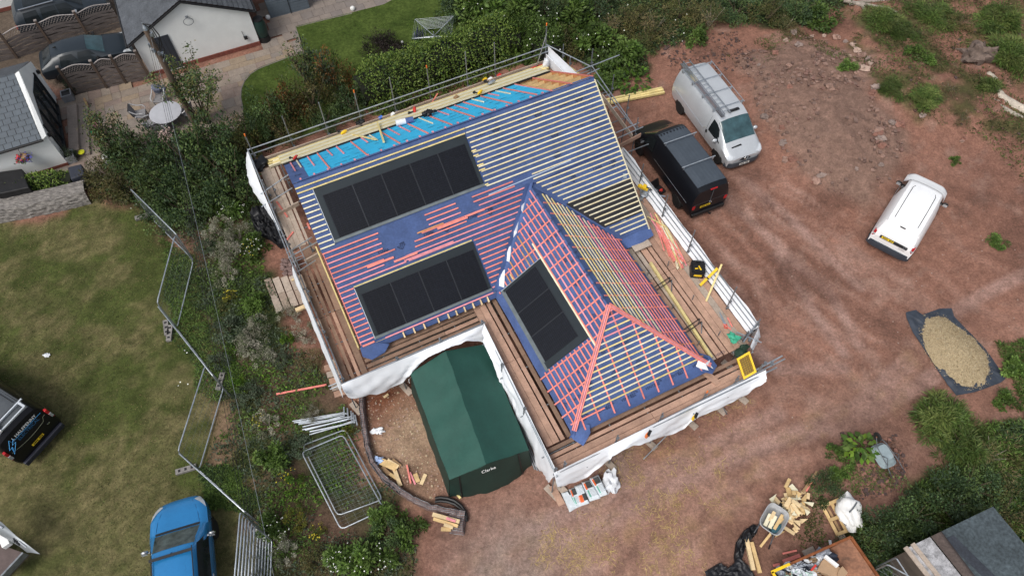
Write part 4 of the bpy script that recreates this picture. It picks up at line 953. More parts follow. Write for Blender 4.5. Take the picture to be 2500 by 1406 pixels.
glass(t, B, Mv, 'side_window', [(2.35, 4.15), (3.45, 4.15), (3.1, 5.9), (2.5, 5.9)])
for s_ in (1, -1):
    m = MB(Mv); P = [B.pt(.5 + i * .28, 7.6, s_, .004) for i in range(8)]; m.path(P, .013, 4); m.path([P[-1], B.pt(2.9, 7.9, s_, .004), B.pt(2.98, 9, s_, .004)] if 0 else [P[-1], B.pt(2.6, 7.8, s_, .004)], .010, 4); m.build('roof_groove', DKP, t)
    m = MB(Mv); m.box((.10, s_ * .80, 1.02), (.18, .10, .34), 0); o = m.build('tail_light', LAMPR, t, bevel=.02)
    m = MB(Mv); m.box((.05, s_ * .80, 1.0), (.12, .104, .07)); m.build('lamp_insert', LAMPW, o)
    mirror(t, Mv, 3.12, s_ * .88, 1.12, BLACK)
    m = MB(Mv); B.patch(m, [(4.0, 4.3), (4.28, 4.2), (4.2, 6.0), (3.95, 5.2)], s_, 4, 3, .012); m.build('headlight', LAMPW, t, True)
m = MB(Mv); m.grid(lambda u, v: (-.06 + .12 * (abs(u - .5) * 2) ** 6 - .02 * math.sin(v * 3.14), (u - .5) * 1.82, .34 + .32 * v), 14, 4); m.grid(lambda u, v: (-.06 + .12 * (abs(u - .5) * 2) ** 6 + .16 * v, (u - .5) * 1.82, .66), 14, 1); m.build('bumper', mat('blue_grey_bumper', (.035, .045, .06), .55), t, True)
tl = math.atan2(.24, .5)
m = MB(Mv); R_ = rear_frame(-.012, 1.04, math.atan2(.06, .3), -.02); m.poly([R_ @ Vector(p) for p in ((-.56, -.075, .01), (.58, -.075, .01), (.60, .0, .01), (.58, .075, .01), (-.56, .075, .01))]); h_ = m.build('tailgate_trim', DKP, t)
m = MB(Mv); plate(m, R_ @ Matrix.Translation((-.24, 0, .016)), .50, .105); m.build('number_plate', [PLATEY, BLACK], h_)
m = MB(Mv); m.path([R_ @ Vector((.49 + .055 * math.cos(a * .5236), .055 * math.sin(a * .5236), .02)) for a in range(12)], .009, 5, closed=True); m.build('badge', GALVD, h_)
m = MB(Mv); m.text('COMBO', R_ @ Matrix.Translation((.28, -.17, .012)), .075, 0); m.build('lettering', GALVD, t)
m = MB(Mv); R2 = rear_frame(.255, 1.72, .42, 0)
m.box(R2 @ Vector((0, .03, .03)), (.04, .22, .03)); m.build('brake_light', DKP, t)
m = MB(Mv)
for pts in ([(.47, 7.4), (.47, 9)], [(.08, 5.2), (.30, 6.8)]):
    for s_ in (1, -1): seam(B, m, pts, s_, .010)
m.build('door_seam', mat('pale_seam', (.35, .36, .37), .6), t)
# ---------- blue car with roof bars
BC = paint('blue_paint', (.025, .215, .50), .3, .25, .6)
Mv = pose((5.08, 0), (437, 1219), .86, (3.15, 0), (419, 1347), 1.76)
S = [(0, .4, .95, 1.05, .8, .86, .7), (.06, .36, 1.0, 1.5, .85, .9, .66), (.4, .34, 1.02, 1.72, .87, .93, .66), (1.6, .34, 1.03, 1.77, .88, .94, .68), (3.0, .34, 1.03, 1.75, .88, .94, .68), (3.25, .34, 1.03, 1.69, .88, .94, .68), (3.95, .34, 1.04, 1.18, .88, .94, .76), (4.05, .34, 1.02, 1.12, .88, .94, .78), (4.5, .34, .97, 1.06, .87, .92, .74), (4.8, .36, .90, .97, .80, .84, .64), (5.02, .40, .80, .86, .68, .70, .5), (5.13, .45, .72, .77, .54, .55, .38), (5.18, .5, .66, .69, .36, .36, .24)]
t, B = van('bright blue estate car with dark roof bars parked on the lawn', Mv, S, BC, (.95, 3.95), cat='car', nm_='parked_car')
topglass(t, B, Mv, 'windscreen', 3.27, 3.93, 6.6, mt=mat('grey_glass', (.05, .065, .065), .1, 0, .7, 2.2, spec=.6))
glass(t, B, Mv, 'side_window', [(2.1, 4.15), (3.75, 4.15), (3.25, 5.9), (2.15, 5.9)]); glass(t, B, Mv, 'side_window', [(.6, 4.15), (2.0, 4.15), (2.0, 5.9), (.75, 5.9)])
m = MB(Mv); m.grid(lambda u, v: B.pt(3.96 + .1 * v, 9 - abs(u * 2 - 1) * 2.2, 1 if u >= .5 else -1, .012), 12, 1); m.build('wiper_cowl', DKP, t)
for x in (3.0, 1.9, .9):
    m = MB(Mv); m.beam((x, -.66, 1.87), (x, .66, 1.87), .09, .035); m.build('roof_bar', DKP, t)
for s_ in (1, -1):
    m = MB(Mv); m.tube((.6, s_ * .62, 1.80), (3.15, s_ * .62, 1.79), .017, 6); m.build('roof_rail', DKP, t)
    mirror(t, Mv, 3.55, s_ * .94, 1.16, CHROME)
    m = MB(Mv); B.patch(m, [(4.55, 4.1), (5.05, 4.1), (4.98, 6.3), (4.75, 5.2)], s_, 5, 4, .012); m.build('headlight', LAMPW, t, True)
    for x in (2.2, .8): m = MB(Mv); m.box((x, s_ * .955, .98), (.2, .03, .035)); m.build('door_handle', CHROME, t)
    m = MB(Mv); seam(B, m, [(2.08, 2.3), (2.08, 4)], s_); seam(B, m, [(3.6, 2.3), (3.6, 4)], s_); m.build('door_seam', DKP, t)
m = MB(Mv)
for s_ in (1, -1): seam(B, m, [(4.1, 7.0), (4.98, 7.2)], s_, .012)
for y in (-.4, -.24, -.08, .08, .24, .4): m.path([(1.5, y, B.pt(1.5, 9, 1).z - .012 - .08 * y * y), (2.6, y, B.pt(2.6, 9, 1).z - .012 - .08 * y * y)], .008, 4)
m.build('bonnet_seam', mat('deep_blue_seam', (.01, .06, .16), .5), t)
m = MB(Mv); m.path([(3.1, .0, 1.78), (3.02, .0, 1.9)], .012, 5); m.build('aerial', BLACK, t)
# ---------- black lettered van at the left edge
Mv = pose((.05, .9), (60, 1128), .4, (.05, -.9), (147, 1033), .4)
S = [(-.02, .42, .95, 1.08, .84, .9, .78), (.03, .34, 1.05, 1.35, .9, .95, .84), (.16, .3, 1.08, 1.86, .92, .97, .80), (.28, .3, 1.08, 1.96, .92, .98, .80), (1.8, .3, 1.08, 2.0, .92, .985, .82), (3.4, .3, 1.08, 1.95, .92, .98, .8), (4.1, .3, 1.05, 1.3, .92, .96, .8), (4.8, .3, .85, 1.0, .88, .92, .7), (4.97, .4, .6, .65, .7, .72, .5)]
t, B = van('black tradesman van with blue and white lettering at the left edge of the lawn', Mv, S, mat('black_paint', (.005, .005, .007), .35, 0, .06, 2, spec=.25, coat=.12), (.9, 3.9))
m = MB(Mv); m.grid(lambda u, v: B.pt(.32 + 3.0 * u, 9 - abs(v * 2 - 1) * 1.95, 1 if v >= .5 else -1, .006), 10, 12); m.build('roof_panel', mat('grey_roof_paint', (.085, .095, .105), .45, .2, .15, 3), t, True)
m = MB(Mv)
for (x0, x1, y) in ((.75, 2.5, .56), (.75, 2.5, -.56)): m.path([(x0 + .1, y, 2.02), (x0, y * .85, 2.025), (x0, -y * .85, 2.025)] if y > 0 else [(x0, .3, 2.025), (x0, -.4, 2.025)], .012, 4); m.path([(x0 + .1, y, 2.015), (x1, y, 2.025)], .012, 4)
for y in (-.72, -.66, .66, .72): m.path([(.4, y, 1.965), (3.0, y, 1.99)], .012, 4)
m.build('roof_crease', DKP, t)
RB = mat('pale_alloy_bar', (.62, .66, .70), .35, .4, .1, 4)
m = MB(Mv); m.beam((.30, -.66, 2.10), (.30, .66, 2.10), .05, .05); m.beam((.62, -.80, 2.10), (.62, .72, 2.10), .05, .05); m.beam((.30, -.64, 2.1), (.62, -.64, 2.1), .08, .04); m.beam((.28, .64, 2.10), (.62, .64, 2.10), .05, .05); m.beam((2.2, -.82, 2.1), (2.2, .8, 2.1), .05, .05); m.build('roof_rack', RB, t)
m = MB(Mv); m.beam((.22, .42, 2.17), (3.2, .42, 2.17), .14, .09); m.build('roof_tube', WPAINT, t)
m = MB(Mv); m.box((-.05, 0, .42), (.16, 1.74, .24)); m.build('bumper', mat('dark_blue_bumper', (.02, .022, .035), .5), t, bevel=.04)
for s_ in (1, -1):
    m = MB(Mv); m.box((.06, s_ * .90, 1.25), (.12, .1, .55)); o = m.build('tail_light', LAMPR, t, bevel=.02)
    m = MB(Mv); m.box((.02, s_ * .905, 1.18), (.10, .09, .22)); m.build('lamp_insert', LAMPW, o)
tl = math.atan2(.13, .51); R_ = rear_frame(.055, 1.42, tl)
m = MB(Mv); Q = R_ @ Matrix.Translation((-.42, .17, .02)); m.text('J. HALFPENNY', Q, .17, 0, sx=.96); m.build('lettering', WPAINT, t)
LB = mat('sky_blue_vinyl', (.08, .36, .72), .4)
m = MB(Mv); m.text('ELECTRICAL', R_ @ Matrix.Translation((-.32, -.02, .02)), .17, 0, sx=.95); m.poly([R_ @ Vector(p) for p in ((-.45, .135, .02), (.72, .135, .02), (.72, .15, .02), (-.45, .15, .02))]); m.build('lettering', mat('dark_blue_vinyl', (.02, .10, .22), .4), t)
m = MB(Mv); m.poly([R_ @ Vector(p) for p in ((-.45, .135, .021), (.75, .135, .021), (.75, .152, .021), (-.45, .152, .021))])
bo = [(-.50, .30), (-.74, .0), (-.60, .02), (-.76, -.25), (-.42, .06), (-.56, .06), (-.38, .22), (-.50, .14)]
m.path([R_ @ Vector((x, y, .02)) for x, y in bo], .010, 4, closed=True); m.poly([R_ @ Vector(p) for p in ((-.72, -.18, .02), (-.60, .0, .02), (-.66, .0, .02))]); m.build('lightning_logo', LB, t)
m = MB(Mv); m.path([R_ @ Vector((-.78 + 1.56 * i / 16, -.16 - .10 * math.sin(i / 16 * math.pi) + .12 * (i / 16 > .92), .01)) for i in range(17)], .008, 4); m.build('door_crease', mat('olive_line', (.14, .15, .10), .5), t)
m = MB(Mv); plate(m, rear_frame(-.045, .82, .1, .0), .5, .11); m.build('number_plate', [PLATEY, BLACK], t)
m = MB(Mv); m.box((-.02, -.62, .98), (.03, .1, .04)); m.build('badge', CHROME, t)
# ---------- two dark cars on the neighbours drive
def dark_car(label, M, kind):
    if kind == 'suv': S = [(0, .4, .9, 1.0, .8, .86, .7), (.05, .36, 1.0, 1.35, .84, .9, .72), (.35, .32, 1.02, 1.70, .86, .93, .66), (1.8, .32, 1.03, 1.74, .88, .94, .68), (2.7, .32, 1.03, 1.68, .88, .94, .68), (3.4, .32, 1.03, 1.14, .88, .94, .76), (4.1, .32, .98, 1.05, .86, .9, .74), (4.5, .36, .85, .9, .78, .8, .6), (4.62, .45, .7, .74, .66, .66, .45)]
    else: S = [(0, .36, .8, .9, .78, .8, .66), (.1, .3, .9, 1.02, .82, .86, .7), (.75, .26, .92, 1.38, .85, .89, .60), (1.4, .26, .92, 1.45, .86, .9, .60), (2.4, .26, .92, 1.42, .86, .9, .60), (3.1, .26, .92, 1.0, .86, .9, .72), (3.3, .26, .9, .97, .86, .89, .72), (4.1, .26, .78, .84, .82, .84, .62), (4.35, .32, .62, .68, .7, .7, .45)]
    t, B = van(label, M, S, mat('dark_teal_paint', (.014, .022, .030), .38, .1, .06, 2, coat=.2), (.85, 3.55), cat='car', nm_='parked_car')
    if kind == 'suv':
        topglass(t, B, M, 'windscreen', 2.72, 3.38, 6.6); topglass(t, B, M, 'sunroof', .75, 2.2, 7.6, .012)
        for a, b in ((.5, 1.25), (1.35, 2.15)): glass(t, B, M, 'side_window', [(a, 4.15), (b, 4.15), (b, 5.9), (a + .1, 5.9)])
        glass(t, B, M, 'side_window', [(2.2, 4.15), (3.2, 4.15), (2.75, 5.9), (2.2, 5.9)])
        for s_ in (1, -1): m = MB(M); m.beam((.5, s_ * .66, 1.78), (2.2, s_ * .66, 1.78), .06, .04); m.build('roof_rail', CHROME, t); m = MB(M); m.box((.03, s_ * .82, 1.0), (.1, .12, .16)); m.build('tail_light', LAMPR, t); mirror(t, M, 3.0, s_ * .92, 1.15, CHROME)
    else:
        topglass(t, B, M, 'windscreen', 2.42, 3.12, 6.6, mt=MATS['teal_glass']); topglass(t, B, M, 'rear_window', .72, .25, 6.6)
        for a, b in ((.95, 1.7), (1.8, 2.6)): glass(t, B, M, 'side_window', [(a, 4.15), (b + .2, 4.15), (b - .05, 5.9), (a + .15, 5.9)])
        for s_ in (1, -1): mirror(t, M, 2.75, s_ * .88, 1.02, BLACK); m = MB(M); B.patch(m, [(3.9, 4.2), (4.28, 4.2), (4.2, 6.0), (3.95, 5.2)], s_, 4, 3, .012); m.build('headlight', LAMPW, t, True)
        m = MB(M); m.blob((1.0, 0, 1.5), (.08, .03, .05), 2, .1, 8, 5); m.build('aerial', BLACK, t, True)
dark_car('dark four wheel drive car with chrome roof rail behind the back fence', pose((.05, -.88), (58, 68), .95, (4.4, -.8), (248, 22), .75), 'suv')
dark_car('dark saloon car parked between the two wavy fences', pose((.1, 0), (113, 147), .95, (4.3, 0), (306, 108), .66), 'car')
# ---------- grey flatbed with raised side panel, lower left corner
t = thing('flatbed_trailer', 'grey trailer with brown bed and a raised slotted lid at the lower left', 'trailer', g(20, 1385)); 
GP = mat('grey_panel_paint', (.20, .22, .235), .4, .3, .12, 3)
a, b, c, d = g(-80, 1300, .75), g(66, 1352, .75), g(12, 1410, .75), g(-130, 1400, .75)
m = MB(); m.prism([(p.x, p.y) for p in (a, d, c, b)], .6, .75); m.build('bed', mat('brown_bed', (.10, .075, .07), .8, 0, .2, 4), t)
m = MB(); m.beam(b + Vector((0, 0, .1)), c + Vector((0, 0, .1)), .06, .3); m.build('side_rail', GALVD, t)
tp = [g(-40, 1245, 1.5), g(5, 1275, 1.5), g(40, 1308, 1.45), g(98, 1352, 1.15)]; bt = [g(-40, 1305, 1.15), g(0, 1305, 1.25), g(50, 1335, 1.1), g(66, 1348, .9)]
m = MB()
def ln_(P, u): i = min(int(u * 3), 2); return P[i].lerp(P[i + 1], u * 3 - i)
m.grid(lambda u, v: ln_(tp, u).lerp(ln_(bt, u), v) + Vector((0, 0, .10 * math.sin(v * 3.14))), 12, 5); lid = m.build('lid', GP, t, True)
m = MB()
for i in range(4): p = ln_(tp, .62 + i * .035).lerp(ln_(bt, .62 + i * .035), .45) + Vector((0, 0, .13)); q = ln_(tp, .62 + i * .035).lerp(ln_(bt, .62 + i * .035), .8) + Vector((0, 0, .12)); m.tube(p, q, .02, 5)
m.build('vent_slot', DKP, lid)
m = MB(); m.path([ln_(tp, u).lerp(ln_(bt, u), .3) + Vector((0, 0, .12)) for u in (.05, .2, .4)], .03, 5); m.build('lid_rib', RB, lid); m = MB(); m.path([ln_(tp, u).lerp(ln_(bt, u), .35) + Vector((0, 0, .12)) for u in (.72, .8, .86)], .018, 5); m.build('lid_rib', RB, lid)
p = g(12, 1318, 1.0); m = MB(); m.box(p, (.25, .5, .22), .7); m.build('lamp_unit', WPAINT, t, bevel=.02)
for q in (g(-60, 1380, .3), g(-10, 1400, .3)): m = MB(); m.lathe(q, [(.1, -.1), (.3, -.1), (.3, .1), (.1, .1)], 16, axis=Matrix.Rotation(rad(90), 3, 'X')); m.build('wheel', RUBBER, t, True)
# ================================================================ SITE OBJECTS
def V2(px, py, z=0.0): return g(px, py, z)
rs = random.Random(21)
# ---------- mesh fence panels
WIREM = mat('fence_wire', (.14, .16, .175), .55, .4, .2, 8)
def heras(label, a, b, H=2.0, lie=None, wires=True, group='temporary mesh fence panels', cols=26):
    """a,b: top ends (standing) ; lie: four world corners for a panel on the ground"""
    if lie: c0, c1, c2, c3 = lie
    else:
        a = Vector(a); b = Vector(b); c0, c1, c2, c3 = Vector((a.x, a.y, .08)), Vector((b.x, b.y, .08)), Vector((b.x, b.y, H)), Vector((a.x, a.y, H))
    t = thing('mesh_fence', label, 'fence', (c0 + c1) / 2, group)
    def P(u, v): return c0 * (1 - u) * (1 - v) + c1 * u * (1 - v) + c2 * u * v + c3 * (1 - u) * v
    e = .05
    m = MB(); pts = []
    for (u, v) in ((e, 0), (1 - e, 0), (1 - e * .3, .02), (1, e * 1.6), (1, 1 - e * 1.6), (1 - e * .3, .98), (1 - e, 1), (e, 1), (e * .3, .98), (0, 1 - e * 1.6), (0, e * 1.6), (e * .3, .02)): pts.append(P(u, v))
    m.path(pts, .024, 7, closed=True); m.build('frame', GALV, t, True)
    m = MB()
    for i in range(1, cols): m.tube(P(i / cols, .01), P(i / cols, .99), .0026, 3)
    for v in (.2, .4, .6, .8): m.tube(P(0, v), P(1, v), .0035, 3)
    m.build('mesh', WIREM, t); return t
def foot(label, p, rz): 
    m = MB(Matrix.Translation(p) @ Matrix.Rotation(rz, 4, 'Z'))
    m.prism([(-.36, -.10), (.36, -.10), (.36, .10), (-.36, .10)], 0, .12)
    for x in (-.22, 0, .22): m.box((x, 0, .125), (.08, .1, .012), 0, 1)
    tag(m.build('fence_foot', [mat('dirty_concrete', (.19, .18, .17), .9, 0, .3, 6, fine=.2), BLACK], None, bevel=.012), label, 'fence foot')
hp_ = [((317, 460), (430, 572), 'mesh fence panel at the top end nearest the dark hedge'), ((427, 574), (383, 740), 'mesh fence panel second from the top end of the run'), ((383, 745), (520, 918), 'mesh fence panel angled across beside the concrete foot blocks'), ((501, 891), (434, 1102), 'mesh fence panel beside the bare straw coloured patch'), ((434, 1104), (598, 1250), 'mesh fence panel just above the blue car')]
for a, b, lab in hp_: heras(lab, g(*a, 2.0), g(*b, 2.0))
for i in range(6):
    a = g(586 + i * 7, 1249 + i * 7, 2.0); b = g(570 + i * 8.5, 1440, 2.0)
    heras('mesh fence panel in the upright stack beside the blue car', a, b, cols=7, group='fence panels stacked upright beside the blue car')
for px, py, rz, lab in ((408, 802, 1.9, 'concrete fence foot below the second fence corner'), (416, 815, 1.7, 'second concrete block lying against the fence foot'), (540, 932, 1.5, 'dark fence foot at the corner by the green shrubs'), (456, 1147, .3, 'pale fence foot on the grass by the bare patch'), (637, 1290, .1, 'dark fence foot right of the stacked panels'), (352, 530, .4, 'dark fence foot under the hedge')): foot(lab, g(px, py), rz)
k_ = lambda x, y: g(600 + x / 2.672, 880 + y / 2.672, .12)
heras('upper mesh panel lying on the weeds beside the pole heap', None, None, lie=(k_(370, 605) + Vector((0, 0, .12)), k_(625, 1105) + Vector((0, 0, .1)), k_(905, 975) + Vector((0, 0, .1)), k_(640, 492) + Vector((0, 0, .14))), group='fence panels lying on the weeds', cols=24)
heras('lower mesh panel lying underneath on the weeds', None, None, lie=(k_(370, 552), k_(600, 1010), k_(892, 905), k_(650, 448)), group='fence panels lying on the weeds', cols=18)
# ---------- tubes heap
for i in range(13):
    f = i / 12; a = g(718 + 42 * f + rs.uniform(-6, 6), 1027 + 34 * f + rs.uniform(-3, 3), .12); b = g(838 + 26 * f + rs.uniform(-8, 8), 1007 + 22 * f + rs.uniform(-6, 6), .15 + .02 * (i % 3))
    m = MB(); m.tube(a, b, .028, 7); d = (b - a).normalized(); n_ = Vector((-d.y, d.x, 0))
    if i % 3 == 0: m.beam(b - n_ * .22, b + n_ * .22, .05, .05)
    tag(m.build('steel_tube', GALV, None, True), 'galvanised steel tube in the heap left of the green tent', 'tube', 'galvanised tubes heaped on the ground')
for i in range(3):
    m = MB(); m.tube(g(1256 + i * 5, 1022 + i * 3, .9), g(1306 + i * 6, 1146 + i * 2, .05), .026, 7); tag(m.build('steel_tube', GALVD, None, True), 'dark steel tube leaning between the tent and the white sheet', 'tube', 'tubes leaning behind the tent')
# ---------- green shelter
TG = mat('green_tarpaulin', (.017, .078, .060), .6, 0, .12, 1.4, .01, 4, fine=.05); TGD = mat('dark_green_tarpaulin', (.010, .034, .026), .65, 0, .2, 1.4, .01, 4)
t = thing('storage_tent', 'dark green garage tent in the corner between the scaffold wings', 'tent', g(1150, 1010))
he, hr_ = 1.72, 2.28
L0, L1, R1, R0 = g(1001, 912, he), g(1097, 1172, he), g(1291, 1098, he), g(1186, 840, he); B0, B1 = g(1088, 856, hr_), g(1187, 1133, hr_)
wr = lambda p, k=1.0: Vector((p.x + .02 * k * nz(p.x, p.y, p.z, 2.1), p.y + .02 * k * nz(p.x + 9, p.y, p.z, 2.1), p.z + .028 * k * nz(p.x * 1.4, p.y * .9, 2.5, 1.8)))
def quad(m, a, b, c, d, nu=18, nv=12, sag=0.0, k=1.0, mi=0):
    def fn(u, v):
        p = a * (1 - u) * (1 - v) + b * u * (1 - v) + c * u * v + d * (1 - u) * v
        p = wr(p, k); p.z -= sag * math.sin(u * math.pi) * math.sin(v * math.pi); return p
    m.grid(fn, nu, nv, mi)
gr = lambda p, o=0.0: Vector((p.x, p.y, 0.02))
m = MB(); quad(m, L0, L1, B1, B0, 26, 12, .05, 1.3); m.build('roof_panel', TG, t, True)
m = MB(); quad(m, R1, R0, B0, B1, 26, 12, .05, 1.3); m.build('roof_panel', mat('green_tarpaulin_shade', (.014, .064, .050), .6, 0, .12, 1.4, .01, 4, fine=.05), t, True)  # same tarpaulin, right half coloured darker as the side away from the light
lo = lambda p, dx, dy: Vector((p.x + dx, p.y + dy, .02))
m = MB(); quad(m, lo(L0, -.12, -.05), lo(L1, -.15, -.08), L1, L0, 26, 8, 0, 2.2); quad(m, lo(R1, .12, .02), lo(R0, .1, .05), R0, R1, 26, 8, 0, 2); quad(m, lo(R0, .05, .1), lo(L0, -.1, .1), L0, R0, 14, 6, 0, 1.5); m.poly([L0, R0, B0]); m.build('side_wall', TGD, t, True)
m = MB(); C1 = (L1 + R1) / 2; dr = (R1 - L1).normalized(); dn = Vector((dr.y, -dr.x, 0))
def front(u, v):
    top = L1.lerp(B1, u * 2) if u < .5 else B1.lerp(R1, u * 2 - 1); b = lo(L1, -.12, -.08).lerp(lo(R1, .12, 0), u) + dn * .35 * math.sin(u * math.pi)
    p = top.lerp(b, v); return p + dn * .03 * noise.noise(Vector((u * 8, v * 2, 4))) * v * 3
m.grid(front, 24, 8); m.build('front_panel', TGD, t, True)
for u in (.13, .87):
    P = [front(u, v / 8) + dn * .02 for v in range(9)]; m = MB(); m.path(P, .022, 5); m.build('zip', BLACK, t)
m = MB(); fm = frame(front(.5, .12) + dn * .10, dr, Vector((0, 0, 1)) - dn * .55); m.text('Clarke', fm @ Matrix.Translation((-.24, -.01, .02)), .17, sx=1.1); m.build('lettering', WPAINT, t)
m = MB(); m.box(g(1003, 930, 1.2) + Vector((-.06, 0, 0)), (.02, .08, .22)); m.build('label_patch', WPAINT, t)
# ---------- gabion edging wall curving round the tent
pts = [(884, 968), (886, 1010), (893, 1060), (899, 1095), (912, 1135), (940, 1170), (975, 1198), (1012, 1222), (1050, 1240), (1092, 1250), (1136, 1256)]
PW = [g(*p) for p in pts]
t = thing('retaining_wall', 'low curved stone wall with wire mesh edging the tent yard', 'wall', PW[5])
m = MB(); n = len(PW)
def wl(u, v):
    f = u * (n - 1); i = min(int(f), n - 2); p = PW[i].lerp(PW[i + 1], f - i); d = (PW[i + 1] - PW[i]).normalized(); nn = Vector((-d.y, d.x, 0))
    prof = [(-.11, 0), (-.09, .24), (-.04, .29), (.04, .29), (.09, .23), (.12, 0)]; q = v * 5; j = min(int(q), 4); a = prof[j]; b = prof[j + 1]; k = q - j
    o = a[0] + (b[0] - a[0]) * k; z = a[1] + (b[1] - a[1]) * k
    return p + nn * (o + .04 * noise.noise(p * 6 + Vector((0, 0, q)))) + Vector((0, 0, z + .07 * noise.noise(p * 7)))
m.grid(wl, 90, 10); m.build('stone_core', mat('purple_stone', (.17, .115, .105), .9, 0, .35, 6, .02, 14, fine=.2), t, True)
m = MB()
for i in range(91):
    f = i / 90; m.path([wl(f, v) + Vector((0, 0, .012)) for v in (.1, .2, .4, .6, .8, 1)], .006, 3)
for v in (.25, .45, .65): m.path([wl(i / 90, v) + Vector((0, 0, .014)) for i in range(91)], .006, 3)
m.build('wire_mesh', GALVD, t)
m = MB(); m.grid(lambda u, v: wl(u * .62, .05 + .3 * v) + Vector((.0, .0, .02)), 50, 3); m.build('membrane_skirt', BLACKS, t, True)
c0, c1, c2, c3 = g(1092, 1252), g(1140, 1258), g(1132, 1306), g(1098, 1302)
t = thing('gabion_basket', 'wire basket of purple stones below the black pipe', 'gabion', (c0 + c2) / 2)
m = MB()
def gb(u, v): p = c0 * (1 - u) * (1 - v) + c1 * u * (1 - v) + c2 * u * v + c3 * (1 - u) * v; e = min(u, 1 - u, v, 1 - v); return p + Vector((.03 * noise.noise(p * 7), 0, min(1, e * 12) * .22 + .05 * noise.noise(p * 6)))
m.grid(gb, 18, 18); m.build('stones', MATS['purple_stone'], t, True)
m = MB()
for i in range(0, 19, 2): m.path([gb(i / 18, j / 18) + Vector((0, 0, .02)) for j in range(19)], .006, 3); m.path([gb(j / 18, i / 18) + Vector((0, 0, .02)) for j in range(19)], .006, 3)
m.build('wire_mesh', GALVD, t)
def gbeam(nm_, lab, mt, pa, pb, z=.06, w=.12, h=.07, cat='timber', za=None, zb=None, group=None):
    a = g(*pa, za if za is not None else z); b = g(*pb, zb if zb is not None else z); m = MB(); m.beam(a, b, w, h); return tag(m.build(nm_, mt), lab, cat, group)
gbeam('timber_length', 'longest pale timber on the wire stone basket', TIMBP, (1056, 1255), (1122, 1273), .34, .13, .08); gbeam('timber_length', 'second timber below the longest on the stone basket', TIMB, (1058, 1266), (1118, 1284), .33, .10, .07)
gbeam('timber_length', 'short timber block third on the stone basket', TIMBP, (1084, 1280), (1106, 1288), .36, .10, .08); gbeam('timber_length', 'lowest short timber on the stone basket', TIMB, (1077, 1291), (1101, 1292), .30, .12, .08); gbeam('timber_length', 'pink stained timber end on the stone basket', PINK, (1090, 1264), (1112, 1272), .41, .08, .04)
m = MB()
for o_ in (0, .13): m.path([g(x, y, .1 + o_ * .2) + Vector((0, o_ * .9, 0)) for x, y in ((1062, 1224), (1075, 1222), (1092, 1224), (1110, 1230), (1126, 1242), (1136, 1256), (1140, 1272))], .055, 8)
tag(m.build('drain_pipe', BLACK, None, True), 'curved black drain pipe beside the tent front corner', 'pipe')
for pa, pb, w, lab, mt in (((930, 1126), (968, 1142), .24, 'wide plywood offcut by the gabion edge', TIMB), ((945, 1124), (972, 1140), .16, 'pale board offcut above the plywood', TIMBP), ((932, 1140), (950, 1158), .15, 'dark board offcut left in the small heap', TIMBB), ((945, 1152), (975, 1172), .11, 'thin long offcut in the small heap', TIMB), ((963, 1146), (978, 1186), .14, 'board offcut pointing down to the gravel', TIMBP), ((958, 1122), (978, 1138), .12, 'brown short offcut at the top of the small heap', TIMBB), ((993, 1134), (1003, 1180), .06, 'long red stick lying on the gravel by the tent', RED), ((1001, 1153), (1014, 1182), .06, 'short red stick beside the long one', PINK), ((1013, 1156), (1021, 1176), .16, 'squarish wood offcut next to the red sticks', TIMB), ((1039, 1157), (1028, 1182), .13, 'pale wood offcut nearest the tent wall', TIMBP), ((937, 970), (948, 962), .09, 'small wood scrap on the gravel under the white sheet', TIMBP), ((1115, 1205), (1124, 1216), .08, 'yellow wood stub at the tent front corner', YEL), ((675, 962), (797, 939), .07, 'long red batten lying in the weeds', RED)):
    gbeam('wood_offcut', lab, mt, pa, pb, rs.uniform(.04, .12), w, .04, 'wood offcut')
def crumple(nm_, lab, c, r, seed, mt, cat, n=20, rough=.45, flat=True):
    m = MB(); m.blob(c + Vector((0, 0, r[2] * .55)), r, seed, rough, n, n // 2, freq=2.2); return tag(m.build(nm_, mt, None, True, 50), lab, cat)
crumple('litter', 'scrap of white plastic on the gravel beside the tent', g(922, 1052), (.22, .12, .06), 3, WHITE, 'litter'); crumple('litter', 'blue and white wrapper by the wood offcuts', g(926, 1125), (.18, .13, .12), 4, mat('blue_white_wrapper', (.3, .4, .65), .5, 0, .7, 9), 'litter')
crumple('litter', 'white plastic sheet lying in the weeds near the bottom', g(812, 1366, .0), (.30, .26, .05), 5, WHITE, 'litter'); crumple('litter', 'white paper scrap on the left lawn', g(115, 868), (.12, .07, .04), 6, WHITE, 'litter')
# ---------- timber steps up to the house
t = thing('garden_steps', 'flight of five weathered board steps left of the scaffold', 'steps', g(690, 725))
for i in range(5):
    a = g(646 + i * 20, 684 - i * 2.5, .12 + i * .17); b = g(676 + i * 19, 762 - i * 6, .12 + i * .17); d = (b - a).normalized(); nn = Vector((-d.y, d.x, 0)); mid = a.lerp(b, .5)
    for p, q in ((a, mid - d * .01), (mid + d * .01, b)):
        m = MB(); m.beam(p + nn * .12, q + nn * .12, .27, .05); m.build('tread', rs.choice((BOARDG, mat('worn_tread', (.30, .235, .185), .85, 0, .25, 2.5, fine=.15))), t)
    m = MB(); m.beam(a - nn * -.34 + Vector((0, 0, -.1)), b - nn * -.34 + Vector((0, 0, -.1)), .03, .18); m.build('riser', BOARDD, t)  # risers coloured dark to give the shading between treads
gbeam('timber_length', 'pale short timber at the head of the board steps', TIMBP, (722, 758), (745, 748), .9, .16, .10); gbeam('timber_length', 'small pale timber stuck out by the scaffold above the steps', TIMBP, (712, 685), (724, 678), 1.1, .08, .06)
m = MB()
for i in range(30):
    for j in range(6): pass
for i in range(70): p = g(rs.uniform(690, 722), rs.uniform(630, 672), .25 + rs.uniform(0, .3)); m.blob(p, (.12, .09, .08), i, .3, 6, 4)
